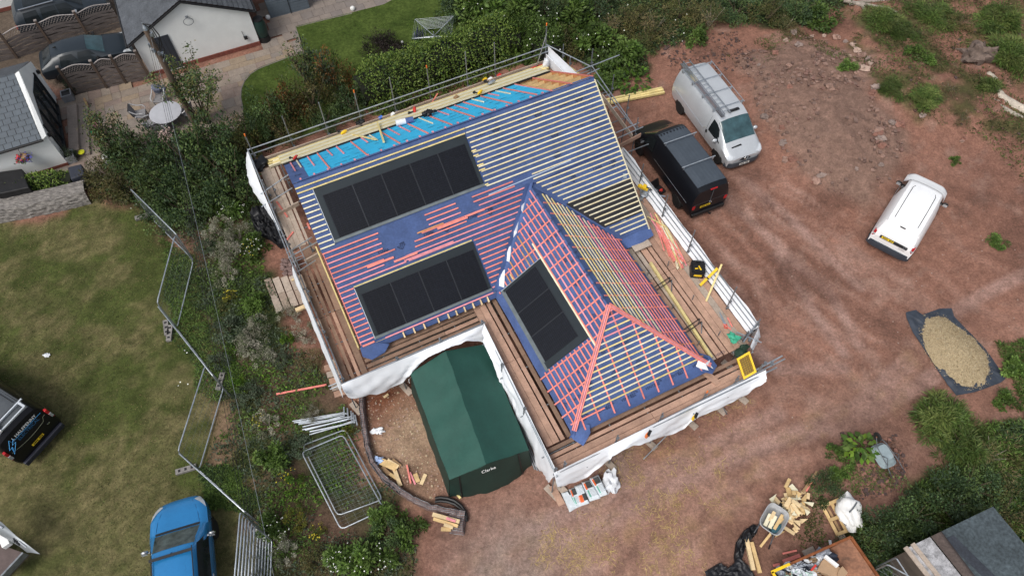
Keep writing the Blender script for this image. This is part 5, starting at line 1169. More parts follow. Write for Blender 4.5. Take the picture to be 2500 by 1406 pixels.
o = m.build('stone_bank', MATS['purple_stone']); tag(o, 'bank of loose purple stones above the board steps', 'stones', kind='stuff')
for i in range(5):
    f = i * 16; gbeam('scaffold_board', 'spare scaffold board end sticking out at the front left scaffold corner', BOARDG if i % 2 else BOARD, (792 + i * 6, 900 + f), (836 + i * 4, 888 + f), .8 - .1 * i, .24, .045, 'board', group='spare boards under the front left corner')
for i in range(2): m = MB(); m.tube(g(802 + i * 4, 943 + i * 7, .8), g(828 + i * 3, 932 + i * 8, .85), .025, 7); tag(m.build('steel_tube', GALV, None, True), 'short tube end beside the spare boards', 'tube', 'tube ends at the front left corner')
def poly_sheet(nm_, lab, P, mt, cat, h=.12, seed=0, n=26, z=.02, base=None):
    """crumpled sheet filling a pixel polygon around its centre"""
    W_ = [g(*p) for p in P]; c = sum(W_, Vector()) / len(W_); m = MB(); k = len(W_)
    def fn(u, v):
        f = u * k; i = int(f) % k; e = W_[i].lerp(W_[(i + 1) % k], f - int(f)); p = c.lerp(e, v)
        z_ = z + h * (.35 + .8 * abs(noise.noise(p * 2.6 + Vector((0, 0, seed)))) + .7 * abs(noise.noise(p * 6.5 + Vector((5, 0, seed))))) * (1 if v < .93 else .25)
        if base: z_ += base(p)
        return Vector((p.x, p.y, z_))
    m.grid(fn, k * max(4, n // k * 3), 20, cu=True); return tag(m.build(nm_, mt, None, True, 60), lab, cat)
poly_sheet('black_polythene', 'heap of crumpled black polythene under the left scaffold edge', [(612, 530), (640, 508), (668, 515), (690, 560), (705, 600), (688, 612), (664, 592), (640, 580), (622, 560)], BLACKS, 'plastic sheet', .5, 2)
poly_sheet('black_polythene', 'black polythene bundle by the wheelbarrow of timber', [(1795, 1325), (1815, 1295), (1838, 1280), (1852, 1285), (1846, 1302), (1826, 1325), (1812, 1350), (1808, 1372), (1796, 1400), (1790, 1360)], BLACKS, 'plastic sheet', .25, 4)
poly_sheet('black_polythene', 'wide black polythene sheet at the bottom edge by the two timbers', [(1720, 1395), (1755, 1374), (1768, 1392), (1790, 1376), (1800, 1360), (1826, 1380), (1846, 1412), (1800, 1440), (1730, 1430)], BLACKS, 'plastic sheet', .22, 5)
# ---------- bags of render below the front sheet
BAGW = mat('paper_sack_white', (.64, .70, .74), .6, 0, .1, 5, .004, 20); BAGG = mat('dark_grey_print', (.05, .055, .055), .6); BAGO = mat('orange_print', (.72, .13, .03), .5); BAGT = mat('teal_print', (.16, .42, .34), .5)
kb = lambda x, y, z=.12: g(1330 + x / 7.4, 1080 + y / 7.4, z)
sacks = [((290, 905), (425, 862), (600, 1165), (450, 1255), 'white sack with a plain front, leftmost of the row', 0), ((430, 845), (545, 800), (690, 1130), (560, 1185), 'white sack second in the row with a green stripe', 1), ((530, 790), (660, 735), (810, 1095), (630, 1150), 'upside down sack with orange panel at its foot, third in the row', 2), ((662, 720), (815, 670), (1010, 1005), (812, 1062), 'sack with dark panel and orange band, fourth in the row', 1), ((805, 650), (965, 575), (1140, 935), (1000, 985), 'sack with dark panel at the right end of the row', 1)]
for i, (a, b, c, d, lab, ty) in enumerate(sacks):
    z = .04 + .05 * i; A_, B_, C_, D_ = kb(*a, z), kb(*b, z), kb(*c, z), kb(*d, z)
    t = thing('render_sack', lab, 'sack', (A_ + C_) / 2, 'white sacks of render in a leaning row')
    def sk(u, v, o=0.0): p = A_ * (1 - u) * (1 - v) + B_ * u * (1 - v) + C_ * u * v + D_ * (1 - u) * v; e = min(1, 7 * min(u, 1 - u)) ** .5 * min(1, 9 * min(v, 1 - v)) ** .5; return p + Vector((0, 0, .13 * e + .014 * noise.noise(p * 9) + o))
    m = MB(); m.grid(lambda u, v: sk(u, v), 14, 18); m.grid(lambda u, v: sk(u, 1 - v) * 1 - Vector((0, 0, (sk(u, 1 - v).z - z) * 1.0 + .0)) , 8, 8); m.build('bag', BAGW, t, True)
    def pr_(u0, u1, v0, v1, mt, nm_): m = MB(); m.grid(lambda u, v: sk(u0 + (u1 - u0) * u, v0 + (v1 - v0) * v, .006), 5, 5); m.build(nm_, mt, t)
    if ty == 1: pr_(.25, .98, .10, .42, BAGG, 'printed_panel'); pr_(.08, .25, .08, .46, BAGO, 'printed_panel'); pr_(.12, .28, .5, .92, BAGT, 'printed_stripe')
    if ty == 2: pr_(.08, .52, .55, .90, BAGO, 'printed_panel'); pr_(.54, .95, .52, .86, BAGG, 'printed_panel')
    if ty == 0: pr_(.75, .98, .06, .3, BAGG, 'printed_panel'); pr_(.8, .95, .45, .9, BAGT, 'printed_stripe')
    if ty:
        m = MB()
        for r_ in range(6):
            v0 = (.5 if ty == 1 else .14) + r_ * .06; m.grid(lambda u, v: sk(.36 + .5 * u, v0 + .018 * v, .007), 4, 1)
        m.build('small_print', mat('grey_print', (.33, .37, .40), .7), t)
crumple('white_bag', 'crumpled white plastic bag at the right end of the sack row', g(1490, 1180), (.26, .42, .22), 12, WHITE, 'bag', 22)
gbeam('plank', 'short plank lying left of the white sacks', BOARD, (1347, 1186), (1372, 1232), .06, .24, .05, 'plank')
# ---------- gravel on groundsheet
kt = lambda x, y: (2080 + x / 5.4075, 720 + y / 5.4075)
tp_ = [kt(*p) for p in ((705, 235), (840, 200), (920, 268), (1150, 185), (1310, 180), (1345, 290), (1460, 410), (1600, 550), (1760, 720), (1920, 950), (2020, 1110), (1960, 1160), (1750, 1240), (1600, 1290), (1370, 1330), (1250, 1180), (1120, 990), (960, 740), (800, 500), (715, 310))]
poly_sheet('groundsheet', 'dark blue groundsheet spread under the gravel heap', tp_, TARP, 'groundsheet', .10, 7, 60)
hp2 = [g(*kt(*p)) for p in ((940, 310), (1100, 275), (1230, 310), (1400, 430), (1600, 580), (1780, 800), (1812, 1000), (1760, 1180), (1600, 1240), (1440, 1225), (1250, 1080), (1080, 930), (960, 720), (915, 560), (890, 450))]
hc = sum(hp2, Vector()) / len(hp2)
def heap(u, v, P=hp2, c=hc, h=.42):
    k = len(P); f = u * k; i = int(f) % k; e = P[i].lerp(P[(i + 1) % k], f - int(f)); p = c.lerp(e, v); return Vector((p.x, p.y, .06 + h * (1 - v ** 1.7) + .02 * noise.noise(p * 5)))
m = MB(); m.grid(lambda u, v: heap(u, v), 60, 14, cu=True)
for i in range(5200):
    u, v = rs.random(), math.sqrt(rs.random()) * 1.03; p = heap(u, min(v, 1)); 
    if v > 1: p = p + (p - hc).normalized() * rs.uniform(0, .12)
    r = rs.uniform(.014, .03); q = [p + Vector((rs.uniform(-r, r), rs.uniform(-r, r), rs.uniform(0, r))) for _ in range(3)] + [p + Vector((0, 0, r * 1.6))]
    ids = [m.v(x) for x in q]; mi = rs.choice((0, 1, 1, 2, 3))
    for f_ in ((0, 1, 3), (1, 2, 3), (2, 0, 3)): m.f([ids[a] for a in f_], mi)
tag(m.build('gravel', [mat('tan_gravel', (.42, .335, .205), .9, 0, .3, 26, .02, 60, fine=.3), mat('tan_stone', (.47, .38, .24), .9), mat('pale_stone', (.56, .48, .34), .9), mat('brown_stone', (.26, .19, .10), .9)]), 'oval heap of tan gravel on the dark groundsheet', 'gravel heap', kind='stuff')
# ---------- wheelbarrows
def barrow(label, M, mt, over=False):
    t = thing('wheelbarrow', label, 'wheelbarrow', M)
    fr = M @ (Matrix.Translation((0, 0, .58)) @ Matrix.Rotation(math.pi, 4, 'X') if over else Matrix.Identity(4))
    rim = lambda a: (.44 * math.copysign(abs(math.cos(a)) ** .45, math.cos(a)) , .34 * math.copysign(abs(math.sin(a)) ** .5, math.sin(a)))
    m = MB(fr)
    def tub(u, v):
        x, y = rim(u * 2 * math.pi); k = 1 - .45 * (1 - v) ; k2 = 1 - .35 * (1 - v); return (x * k2 + (.04 if v < .5 else 0), y * k, .28 + .30 * v - (0.06 * x if v > .5 else 0))
    m.grid(tub, 30, 6, cu=True); bt = [m.v(tub(i / 30, 0)) for i in range(30)]; m.f(bt); m.build('tray', mt, t, True)
    m = MB(fr); m.path([tub(i / 30, 1) for i in range(30)], .014, 6, closed=True); m.build('rim', mt, t, True)
    m = MB(fr)
    for s_ in (-1, 1): m.path([(.62, s_ * .05, .2), (.30, s_ * .2, .26), (-.40, s_ * .25, .30), (-.78, s_ * .28, .42)], .017, 6); m.path([(-.05, s_ * .22, .27), (-.22, s_ * .24, .02), (-.40, s_ * .24, .28)], .015, 6)
    m.path([(.62, .05, .2), (.66, .0, .36), (.62, -.05, .2)], .014, 6); m.build('frame', GALVD, t, True)
    m = MB(fr); AX = Matrix.Rotation(rad(90), 3, 'X'); m.lathe((.62, 0, .18), [(.10, -.045), (.17, -.035), (.185, 0), (.17, .035), (.10, .045)], 18, axis=AX); w_ = m.build('wheel', RUBBER, t, True)
    m = MB(fr); m.lathe((.62, 0, .18), [(.01, -.05), (.10, -.03), (.10, .03), (.01, .05)], 14, axis=AX); m.build('rim', RUST, w_, True)
    for s_ in (-1, 1): m = MB(fr); m.tube((-.68, s_ * .27, .39), (-.84, s_ * .285, .44), .022, 7); m.build('grip', BLACK, t, True)
    return t, fr
a, b = g(2142, 1092, .2), g(2172, 1130, .2)
barrow('grey wheelbarrow lying upside down on the red soil mound', Matrix.Translation(g(2156, 1112, .36) + Vector((0, 0, 0))) @ Matrix.Rotation(head(g(2170, 1128), g(2145, 1090)), 4, 'Z') @ Matrix.Scale(.96, 4), mat('grey_blue_plastic', (.25, .31, .33), .55, 0, .15, 5), True)
Mb = Matrix.Translation(g(1877, 1278)) @ Matrix.Rotation(head(g(1866, 1300), g(1892, 1255)), 4, 'Z') @ Matrix.Scale(1.12, 4)
barrow('grey wheelbarrow holding timber offcuts by the offcut heap', Mb, mat('pale_grey_plastic', (.40, .41, .42), .6, 0, .15, 6))
for i, (x0, y0, x1, y1, z, w, mt) in enumerate(((-.3, .12, .08, .16, .52, .11, YELP), (-.28, -.02, .12, .02, .54, .12, YELP), (-.25, -.14, .25, -.13, .60, .09, TIMB), (-.1, .08, .2, .1, .58, .10, TIMBP))):
    m = MB(Mb); m.beam((x0, y0, z - .1), (x1, y1, z), w, .06); tag(m.build('wood_offcut', mt), 'wood offcut inside the upright wheelbarrow', 'wood offcut', 'offcuts in the wheelbarrow')
m = MB(Mb); m.blob((-.2, -.16, .44), (.2, .12, .07), 4, .4, 12, 8); tag(m.build('blue_cloth', mat('teal_cloth', (.03, .10, .13), .7), None, True), 'dark teal cloth in the wheelbarrow of offcuts', 'cloth')
# ---------- offcut heap
for i in range(88):
    a_ = rs.uniform(0, 6.28); r = abs(rs.gauss(0, .55)); px = 1938 + math.cos(a_) * min(r, 1.15) * 44; py = 1236 + math.sin(a_) * min(r, 1.15) * 52; z = .05 + max(0, .38 - r * .5) * rs.random() + .004 * i
    p = g(px, py, z); ang = rs.uniform(0, 3.14); ln = rs.uniform(.14, .42); d = Vector((math.cos(ang), math.sin(ang), rs.uniform(-.18, .18))) * ln / 2; w = rs.uniform(.09, .17); m = MB()
    if rs.random() < .32:
        n_ = Vector((-d.y, d.x, 0)).normalized() * w * 1.3; q = [p - d, p + d, p + n_ - d * .6]; m.fr = Matrix.Identity(4); ids = [m.v(x) for x in q] + [m.v(x + Vector((0, 0, .045))) for x in q]
        for f_ in ((2, 1, 0), (3, 4, 5), (0, 1, 4, 3), (1, 2, 5, 4), (2, 0, 3, 5)): m.f([ids[k] for k in f_])
    else: m.beam(p - d, p + d, w, .045)
    tag(m.build('wood_offcut', rs.choice((TIMBP, TIMBP, TIMB, YELP))), 'pale timber offcut in the heap beside the wheelbarrow', 'wood offcut', 'timber offcuts heaped by the wheelbarrow')
gbeam('timber_length', 'long brown timber sticking out of the top of the offcut heap', TIMBB, (1960, 1200), (1995, 1150), .2, .09, .05); gbeam('timber_length', 'red batten beside the long brown timber on the heap', RED, (1968, 1198), (1984, 1172), .2, .06, .04)
gbeam('plank', 'long narrow plank leaning on the wheelbarrow', TIMB, (1856, 1334), (1912, 1264), .05, .08, .05, 'plank', .05, .5)
gbeam('timber_length', 'left of the two pale beams lying by the black sheet', TIMBP, (1822, 1315), (1839, 1391), .16, .13, .12); gbeam('timber_length', 'right of the two pale beams lying by the black sheet', TIMB, (1834, 1323), (1855, 1398), .14, .12, .12)
m = MB(); q = [g(*p, .03) for p in ((1895, 1294), (1916, 1297), (1892, 1312))]; ids = [m.v(x) for x in q] + [m.v(x + Vector((0, 0, .03))) for x in q]
for f_ in ((2, 1, 0), (3, 4, 5), (0, 1, 4, 3), (1, 2, 5, 4), (2, 0, 3, 5)): m.f([ids[k] for k in f_])
tag(m.build('plywood_triangle', TIMB), 'triangular plywood offcut below the heap', 'wood offcut')
for pa, pb, mt, w, lab in (((1911, 1351), (1945, 1343), RED, .06, 'upper red batten on the soil above the skip'), ((1912, 1370), (1953, 1355), RED, .12, 'wide red battens together beside the skip'), ((1888, 1380), (1904, 1376), RED, .08, 'short red batten at the skip corner'), ((1962, 1352), (1988, 1340), BOARDG, .22, 'grey board beside the skip rim'), ((2026, 1318), (2028, 1330), WPAINT, .08, 'small white scrap board by the skip'), ((2048, 1312), (2062, 1306), BOARDG, .14, 'dark wood block between pallet and skip')):
    gbeam('batten_offcut' if 'red' in lab else 'board_offcut', lab, mt, pa, pb, .08, w, .05, 'batten' if 'red' in lab else 'board')
# ---------- pallet and bulk bag
c0, c1, c2, c3 = g(2006, 1234, .12), g(2042, 1220, .12), g(2062, 1300, .12), g(2042, 1308, .12)
q0, q1, q2, q3 = g(2005, 1235, .13), g(2050, 1216, .13), g(2090, 1290, .13), g(2043, 1307, .13)
t = thing('pallet', 'wooden pallet frame lying beside the white bulk bag', 'pallet', (q0 + q2) / 2)
def pb_(u0, v0, u1, v1, w=.10, z=0.0, h=.03):
    P = lambda u, v: q0 * (1 - u) * (1 - v) + q1 * u * (1 - v) + q2 * u * v + q3 * (1 - u) * v
    m = MB(); m.beam(P(u0, v0) + Vector((0, 0, z)), P(u1, v1) + Vector((0, 0, z)), w, h); m.build('slat' if z else 'bearer', TIMB if z else TIMBB, t)
for u in (.04, .5, .96): pb_(u, 0, u, 1, .11, .03)
for v in (.03, .5, .97): pb_(0, v, 1, v, .11, .062)
for u in (.25, .75): pb_(u, .05, u, .95, .09, 0)
m = MB(); m.blob(g(2073, 1248, .35), (.40, .60, .30), 17, .20, 26, 16, freq=2.2); t_ = tag(m.build('bulk_bag', mat('white_woven_bag', (.74, .74, .72), .7, 0, .1, 6, .02, 9), None, True, 70), 'slumped white bulk bag on the pallet edge', 'bag')
m = MB(); m.path([g(x, y, .66 + .04 * math.sin(i)) for i, (x, y) in enumerate(((2092, 1226), (2083, 1240), (2074, 1250)))], .025, 5); tag(m.build('strap', GALVD, None, True), 'grey strap lying across the white bulk bag', 'strap')
# ---------- skip
sk_ = [g(1884, 1396, 1.15), g(2077, 1310, 1.15), g(2160, 1430, 1.15), g(1968, 1516, 1.15)]
t = thing('skip', 'rusty brown waste skip full of packaging at the bottom edge', 'skip', (sk_[0] + sk_[2]) / 2)
m = MB(); 
for i in range(4):
    a, b = sk_[i], sk_[(i + 1) % 4]; m.beam(a, b, .08, .10)
m.build('rim', [RUST], t, bevel=.01)
m = MB(); a, b = sk_[0], sk_[1]; m.beam(a.lerp(b, -.01) + Vector((0, 0, .055)), a.lerp(b, .22) + Vector((0, 0, .055)), .085, .014); d_, c_ = sk_[3], sk_[0]; m.beam(c_ + Vector((0, 0, .055)), c_.lerp(d_, .2) + Vector((0, 0, .055)), .085, .014); m.build('yellow_edge', YELPL, t)
m = MB(); ctr = sum(sk_, Vector()) / 4; bot = [p.lerp(ctr, .16) - Vector((0, 0, 1.12)) for p in sk_]
for i in range(4): m.poly([sk_[i] - Vector((0, 0, .03)), bot[i], bot[(i + 1) % 4], sk_[(i + 1) % 4] - Vector((0, 0, .03))])
m.poly(bot); m.build('side_wall', mat('rusty_plate', (.15, .062, .032), .7, .2, .5, 1.6, .004, 30, fine=.25), t)
m = MB(); e1 = sk_[1].lerp(sk_[0], .28); e2 = sk_[2].lerp(sk_[3], .28); m.poly([sk_[1] - Vector((0, 0, .08)), e1 - Vector((0, 0, .5)), e2 - Vector((0, 0, .5)), sk_[2] - Vector((0, 0, .08))]); m.build('end_plate', mat('worn_rust_plate', (.22, .10, .055), .6, .25, .5, 1.4, .004, 30, fine=.25), t)
def boxp(nm_, lab, P, z, h, mt, cat):
    m = MB(); W_ = [g(*p, z) for p in P]; m.prism([(p.x, p.y) for p in W_], z - h, z); return tag(m.build(nm_, mt), lab, cat)
CARD = mat('cardboard', (.40, .265, .16), .8, 0, .12, 3, fine=.06)
boxp('cardboard_box', 'large flattened cardboard box on top of the skip waste', ((2007, 1368), (2016, 1360), (2062, 1393), (2046, 1412), (1994, 1392)), 1.1, .18, CARD, 'box'); boxp('cardboard_box', 'small cardboard box at the right side of the skip waste', ((2048, 1390), (2057, 1381), (2070, 1397), (2058, 1412), (2044, 1404)), 1.15, .14, CARD, 'box'); boxp('white_box', 'long white box lying on the cardboard in the skip', ((2012, 1359), (2017, 1353), (2049, 1378), (2044, 1384)), 1.28, .1, WPAINT, 'box')
TR = [mat('rag_white', (.6, .64, .68), .7, 0, .2, 6), mat('rag_grey', (.30, .33, .38), .7, 0, .3, 6), mat('rag_dark', (.02, .025, .04), .6, 0, .4, 6), mat('rag_brown', (.22, .15, .09), .8, 0, .3, 6), mat('rag_green', (.38, .52, .45), .6, 0, .2, 6)]
for i in range(34):
    px = rs.uniform(1900, 2010); py = 1398 - (px - 1893) * .32 + rs.uniform(0, 34) - 4; p = g(px, py, .85); m = MB(); m.blob(p, (rs.uniform(.1, .26), rs.uniform(.08, .2), rs.uniform(.06, .16)), i, .7, 12, 8, freq=2.4); tag(m.build('waste_sheet', TR[(0, 0, 1, 2, 3, 0, 4, 1)[i % 8]], None, True, 40), 'crumpled plastic and rag among the waste in the skip', 'waste', 'waste in the skip')
m = MB(); m.beam(g(1980, 1392, 1.12), g(1992, 1378, 1.15), .06, .05); tag(m.build('batten_offcut', REDPL), 'bright red stick on the skip waste', 'batten')
for i in range(3): m = MB(); m.blob(g(2010 + i * 8, 1350 + i * 3, .95), (.22, .16, .14), 40 + i, .5, 14, 9); tag(m.build('waste_sack', TR[(1, 1, 2)[i]], None, True, 50), 'grey clear plastic sack at the back of the skip', 'sack', 'plastic sacks at the back of the skip')
# ---------- felt roofed shed bottom right
t = thing('garden_shed', 'old shed with torn grey felt roof at the bottom right corner', 'shed', g(2420, 1390))
zs = 2.15; P = [g(*p, z_) for p, z_ in (((2208, 1340), 2.0), ((2424, 1236), 2.2), ((2560, 1400), 2.2), ((2350, 1520), 2.0))]
FELT = mat('mineral_felt', (.060, .078, .088), .9, 0, .3, 1.3, .006, 60, fine=.35)
def rf(u, v): p = P[0] * (1 - u) * (1 - v) + P[1] * u * (1 - v) + P[2] * u * v + P[3] * (1 - u) * v; return p
m = MB(); m.grid(lambda u, v: rf(.30 + .70 * u, v) + Vector((0, 0, .02 + .015 * noise.noise(rf(u, v) * 2))), 18, 18); m.build('felt_roof', FELT, t, True)
m = MB(); m.grid(lambda u, v: rf(.0 + .29 * u, v) + Vector((0, 0, -.03)), 4, 10); m.build('roof_deck', mat('peeling_white_board', (.36, .36, .37), .8, 0, .6, 5, .004, 30, col2=(.5, .5, .52), fine=.3), t)
for u in (.02, .10): m = MB(); m.beam(rf(u, -.02), rf(u, 1), .14, .05); m.build('fascia', BOARDG, t)
m = MB()
def fl(u, v): p = rf(.27 + .12 * u * (1 - v * .2) + .02, .0 + .75 * v); return p + Vector((0, 0, .03 + .20 * math.sin(u * math.pi) * (1 - v * .6)))
m.grid(fl, 8, 16); m.build('torn_flap', mat('felt_underside', (.085, .065, .058), .9, 0, .3, 2, fine=.2), t, True)
m = MB(); m.grid(lambda u, v: rf(.38 + .10 * u + .10 * v, .10 + .9 * v) + Vector((0, 0, .04)), 3, 10); m.build('felt_lap', mat('dark_felt', (.03, .035, .045), .9, 0, .2, 2, fine=.2), t)
m = MB(); C = sum(P, Vector()) / 4; q = [p.lerp(C, .06) for p in P]
for i in range(4): a, b = q[i], q[(i + 1) % 4]; m.poly([a - Vector((0, 0, .06)), b - Vector((0, 0, .06)), Vector((b.x, b.y, 0)), Vector((a.x, a.y, 0))])
m.build('wall', mat('dark_shed_board', (.10, .08, .065), .85, 0, .3, 3), t)
heras('mesh fence panel standing beside the old shed', g(2160, 1380, 1.8), g(2185, 1366, 1.8) + (g(2225, 1440, 1.8) - g(2160, 1380, 1.8)) * 1.2, cols=10, group=None); heras('mesh fence panel nearest the old shed wall', g(2184, 1362, 1.9), g(2235, 1440, 1.9), cols=10, group=None)
# ---------- logs, stump, branch
BARK = mat('bleached_log', (.40, .35, .29), .85, 0, .35, 3.5, .012, 16, fine=.2)
def log(lab, P, r, z=.25):
    W_ = [g(*p, z) for p in P]; W2 = []
    for a, b in zip(W_, W_[1:]): W2 += [a.lerp(b, k / 5) for k in range(5)]
    W2.append(W_[-1]); rr = [r * (1 + .12 * noise.noise(p * 2)) for p in W2]; W2 = [p + Vector((.03 * noise.noise(p * 3), 0, .03 * noise.noise(p * 2.4))) for p in W2]
    m = MB(); m.path(W2, rr, 12); tag(m.build('log', BARK, None, True, 60), lab, 'log', 'bleached logs at the right edge')
log('small log piece at the upper end of the log pile', [(2411, 181), (2430, 197)], .17); log('thick curved log in the middle of the log pile', [(2416, 205), (2445, 240), (2480, 262), (2540, 290)], .24); log('short log lying between the thick and the lower log', [(2421, 246), (2470, 262)], .14, .2); log('long straight log at the front of the log pile', [(2434, 260), (2506, 298), (2560, 330)], .17, .2)
t = thing('tree_stump', 'grey uprooted tree stump with roots on the weedy bank', 'stump', g(2385, 140)); ST = mat('stump_wood', (.155, .115, .095), .9, 0, .45, 4, .02, 14, fine=.2)
m = MB(); m.blob(g(2385, 135, .55), (.75, .5, .6), 23, .5, 22, 14, freq=2.0); m.build('trunk', ST, t, True)
for i, (px, py, l) in enumerate(((2325, 120, 1), (2340, 140, .6), (2360, 112, .5), (2410, 150, .5))): m = MB(); a = g(2378, 135, .4); b = g(px, py, .3); m.path([a, a.lerp(b, .5) + Vector((0, 0, .12)), b], [.16, .10, .03], 8); m.build('root', ST, t, True)
t = thing('fallen_branch', 'bare grey fallen branches at the top edge of the weeds', 'branch', g(2130, 15)); BR = mat('bare_branch', (.30, .26, .22), .85, 0, .3, 4)
for P in ([(2060, 2), (2090, 8), (2140, 16), (2170, 20), (2190, 31)], [(2075, 10), (2110, 5), (2150, 3), (2176, 0)], [(2090, 9), (2105, 14), (2112, 26)]): m = MB(); m.path([g(*p, .4) for p in P], [.10, .09, .07, .05, .03][:len(P)], 8); m.build('limb', BR, t, True)
# ---------- stones
def stone(px, py, r, seed, mt, lab, grp, z=0.0):
    m = MB(); m.blob(g(px, py, z) + Vector((0, 0, r * .35)), (r, r * rs.uniform(.6, 1), r * rs.uniform(.5, .8)), seed, .5, 7, 5, freq=1.7); return tag(m.build('stone', mt, None), lab, 'stone', grp)
GH = lambda x, y: 0.0
# ---------- yellow timbers on the ground by the far corner, open tool case
for i, (pa, pb, lab) in enumerate((((1474, 246), (1616, 216), 'rear yellow timber of the three on the ground by the silver van'), ((1480, 251), (1619, 220), 'middle yellow timber of the three by the silver van'), ((1478, 254), (1622, 226), 'front yellow timber of the three by the silver van'))): gbeam('timber_length', lab, YEL, pa, pb, .18 - .03 * i, .10, .12)
gbeam('timber_length', 'yellow timber leaning behind the top right scaffold corner', YEL, (1356, 140), (1425, 190), 2.0, .10, .08, za=2.3, zb=1.4)
t = thing('tool_case', 'open black tool case on the ground by the black van', 'tool case', g(1612, 466)); a = g(1606, 470); M = Matrix.Translation(a) @ Matrix.Rotation(.6, 4, 'Z')
m = MB(M); m.box((0, 0, .08), (.55, .42, .14)); m.build('base', BLACK, t, bevel=.02); m = MB(M); m.box((.0, .32, .25), (.55, .06, .42), M=Matrix.Rotation(-.35, 3, 'X')); m.build('lid', BLACK, t, bevel=.02)
m = MB(M); m.box((-.1, .05, .17), (.12, .18, .03), .2); m.build('tray_insert', GALV, t); m = MB(M); m.blob((.1, -.08, .18), (.09, .08, .05), 3, .3, 8, 6); m.build('red_tool', REDPL, t, True)
# ================================================================ NEIGHBOURS: garage, bungalow, fences, patio things
rn = random.Random(33)
SLATE = mat('dark_slate', (.065, .072, .082), .75, 0, .3, 2.2, .006, 30, fine=.3)
SLATEB = mat('blue_grey_slate', (.085, .103, .122), .65, 0, .12, 1.5, fine=.06)
# ---- garage
gl, grt = g(370, 186), g(636, 109); ang = head(gl, grt); GF = Matrix.Translation(gl) @ Matrix.Rotation(ang, 4, 'Z'); GW = (grt - gl).length
t = thing('garage', 'white rendered garage with slate roof and grey side door', 'garage', GF @ Matrix.Translation((GW / 2, 0, 0)))
he, hr2, dp = 2.15, 3.55, 7.0
m = MB(GF)
m.poly([(0, 0, .22), (GW, 0, .22), (GW, 0, he), (GW / 2, 0, hr2), (0, 0, he)]); m.poly([(0, dp, 0), (0, 0, 0), (0, 0, he), (0, dp, he)]); m.poly([(GW, 0, 0), (GW, dp, 0), (GW, dp, he), (GW, 0, he)]); m.build('wall', RENDER, t)
m = MB(GF); m.box((GW / 2, -.01, .10), (GW + .04, .06, .22)); m.build('plinth', BRICK, t)
for s_ in (-1, 1):
    m = MB(GF); ov = .28
    e = Vector((GW / 2 + s_ * (GW / 2 + ov), -.12, he - ov * (hr2 - he) / (GW / 2))); r = Vector((GW / 2, -.12, hr2)); d = Vector((0, dp + .3, 0)); up = Vector((0, 0, .09))
    def rfn(u, v): return e.lerp(r, v) + d * u + up + Vector((0, 0, .03 * (1 - (v * 14) % 1)))
    m.grid(rfn, 4, 56); rp = m.build('roof', SLATE, t)
    m = MB(GF); m.beam(e + Vector((0, -.02, .02)), r + Vector((0, -.02, .02)), .05, .16, (0, 1, 0)); m.build('barge_board', BLACK, rp)
    m = MB(GF); m.tube(e + Vector((s_ * .05, -.05, 0)), e + Vector((s_ * .05, dp, 0)), .06, 8); m.build('gutter', BLACK, rp)
m = MB(GF); m.beam((GW / 2, -.1, hr2 + .1), (GW / 2, dp, hr2 + .1), .22, .05); m.build('ridge_tile', SLATE, t)
def vgf(px, py, y=0.0):
    Gi = GF.inverted(); o = Gi @ Vector((0, 0, HC)); d = Gi.to_3x3() @ ray(px, py); k = (y - o.y) / d.y; return o + d * k
a, b = vgf(402, 168), vgf(445, 158); c = vgf(405, 86)
DOORM = mat('slate_grey_door', (.035, .042, .055), .5, 0, .12, 4)
dx0, dx1 = a.x + .0, b.x
m = MB(GF); m.box(((dx0 + dx1) / 2, -.03, 1.04), (.9, .05, 1.95)); dr_ = m.build('door', DOORM, t)
m = MB(GF)
for i in range(5): m.box(((dx0 + dx1) / 2 - .36 + i * .18, -.058, 1.04), (.012, .008, 1.9))
m.build('door_groove', BLACK, dr_)
m = MB(GF); m.box(((dx0 + dx1) / 2, -.04, .03), (1.0, .12, .05)); m.build('door_sill', CONC, t)
p = vgf(459, 50, -.05); m = MB(GF); m.path([p + Vector((.23 * math.cos(i * .3142), -.12 + .0, .20 * math.sin(i * .3142))) for i in range(20)], .016, 6, closed=True); m.box(p + Vector((-.0, .0, .2)), (.12, .14, .05)); m.build('basketball_hoop', GALVD, t)
p = vgf(600, 93, -.06); m = MB(GF); m.box(p, (.18, .12, .14)); m.tube(p + Vector((-.05, .02, .05)), p + Vector((-.08, .03, .4)), .012, 5); m.build('wall_light', BLACK, t)
# ---- bungalow
b0, b1 = g(169, 404), g(156, 238); bang = ang
BF = Matrix.Translation(b0) @ Matrix.Rotation(ang, 4, 'Z'); BD = (b1 - b0).length * 1.0
ex = math.cos(ang)
t = thing('bungalow', 'white bungalow with blue grey slate roof and glazed gable doors', 'house', BF @ Matrix.Translation((-3, 2.4, 0)))
Bi = BF.inverted(); DB = (Bi @ b1).y + .05; HB, HRB = 1.98, 3.55; LB_ = 8.0; ry = DB / 2
yl = DB
m = MB(BF); m.poly([(0, 0, .2), (0, yl, .2), (0, yl, HB + .35), (0, ry, HRB + .15), (0, -.0, HB)]); m.poly([(-LB_, 0, .2), (0, 0, .2), (0, 0, HB), (-LB_, 0, HB)]); m.poly([(0, yl, 0), (-LB_, yl, 0), (-LB_, yl, HB), (0, yl, HB)]); m.build('wall', RENDER, t)
m = MB(BF); m.box((-LB_ / 2, -.01, .1), (LB_ + .04, .06, .2)); m.build('plinth', BRICK, t)
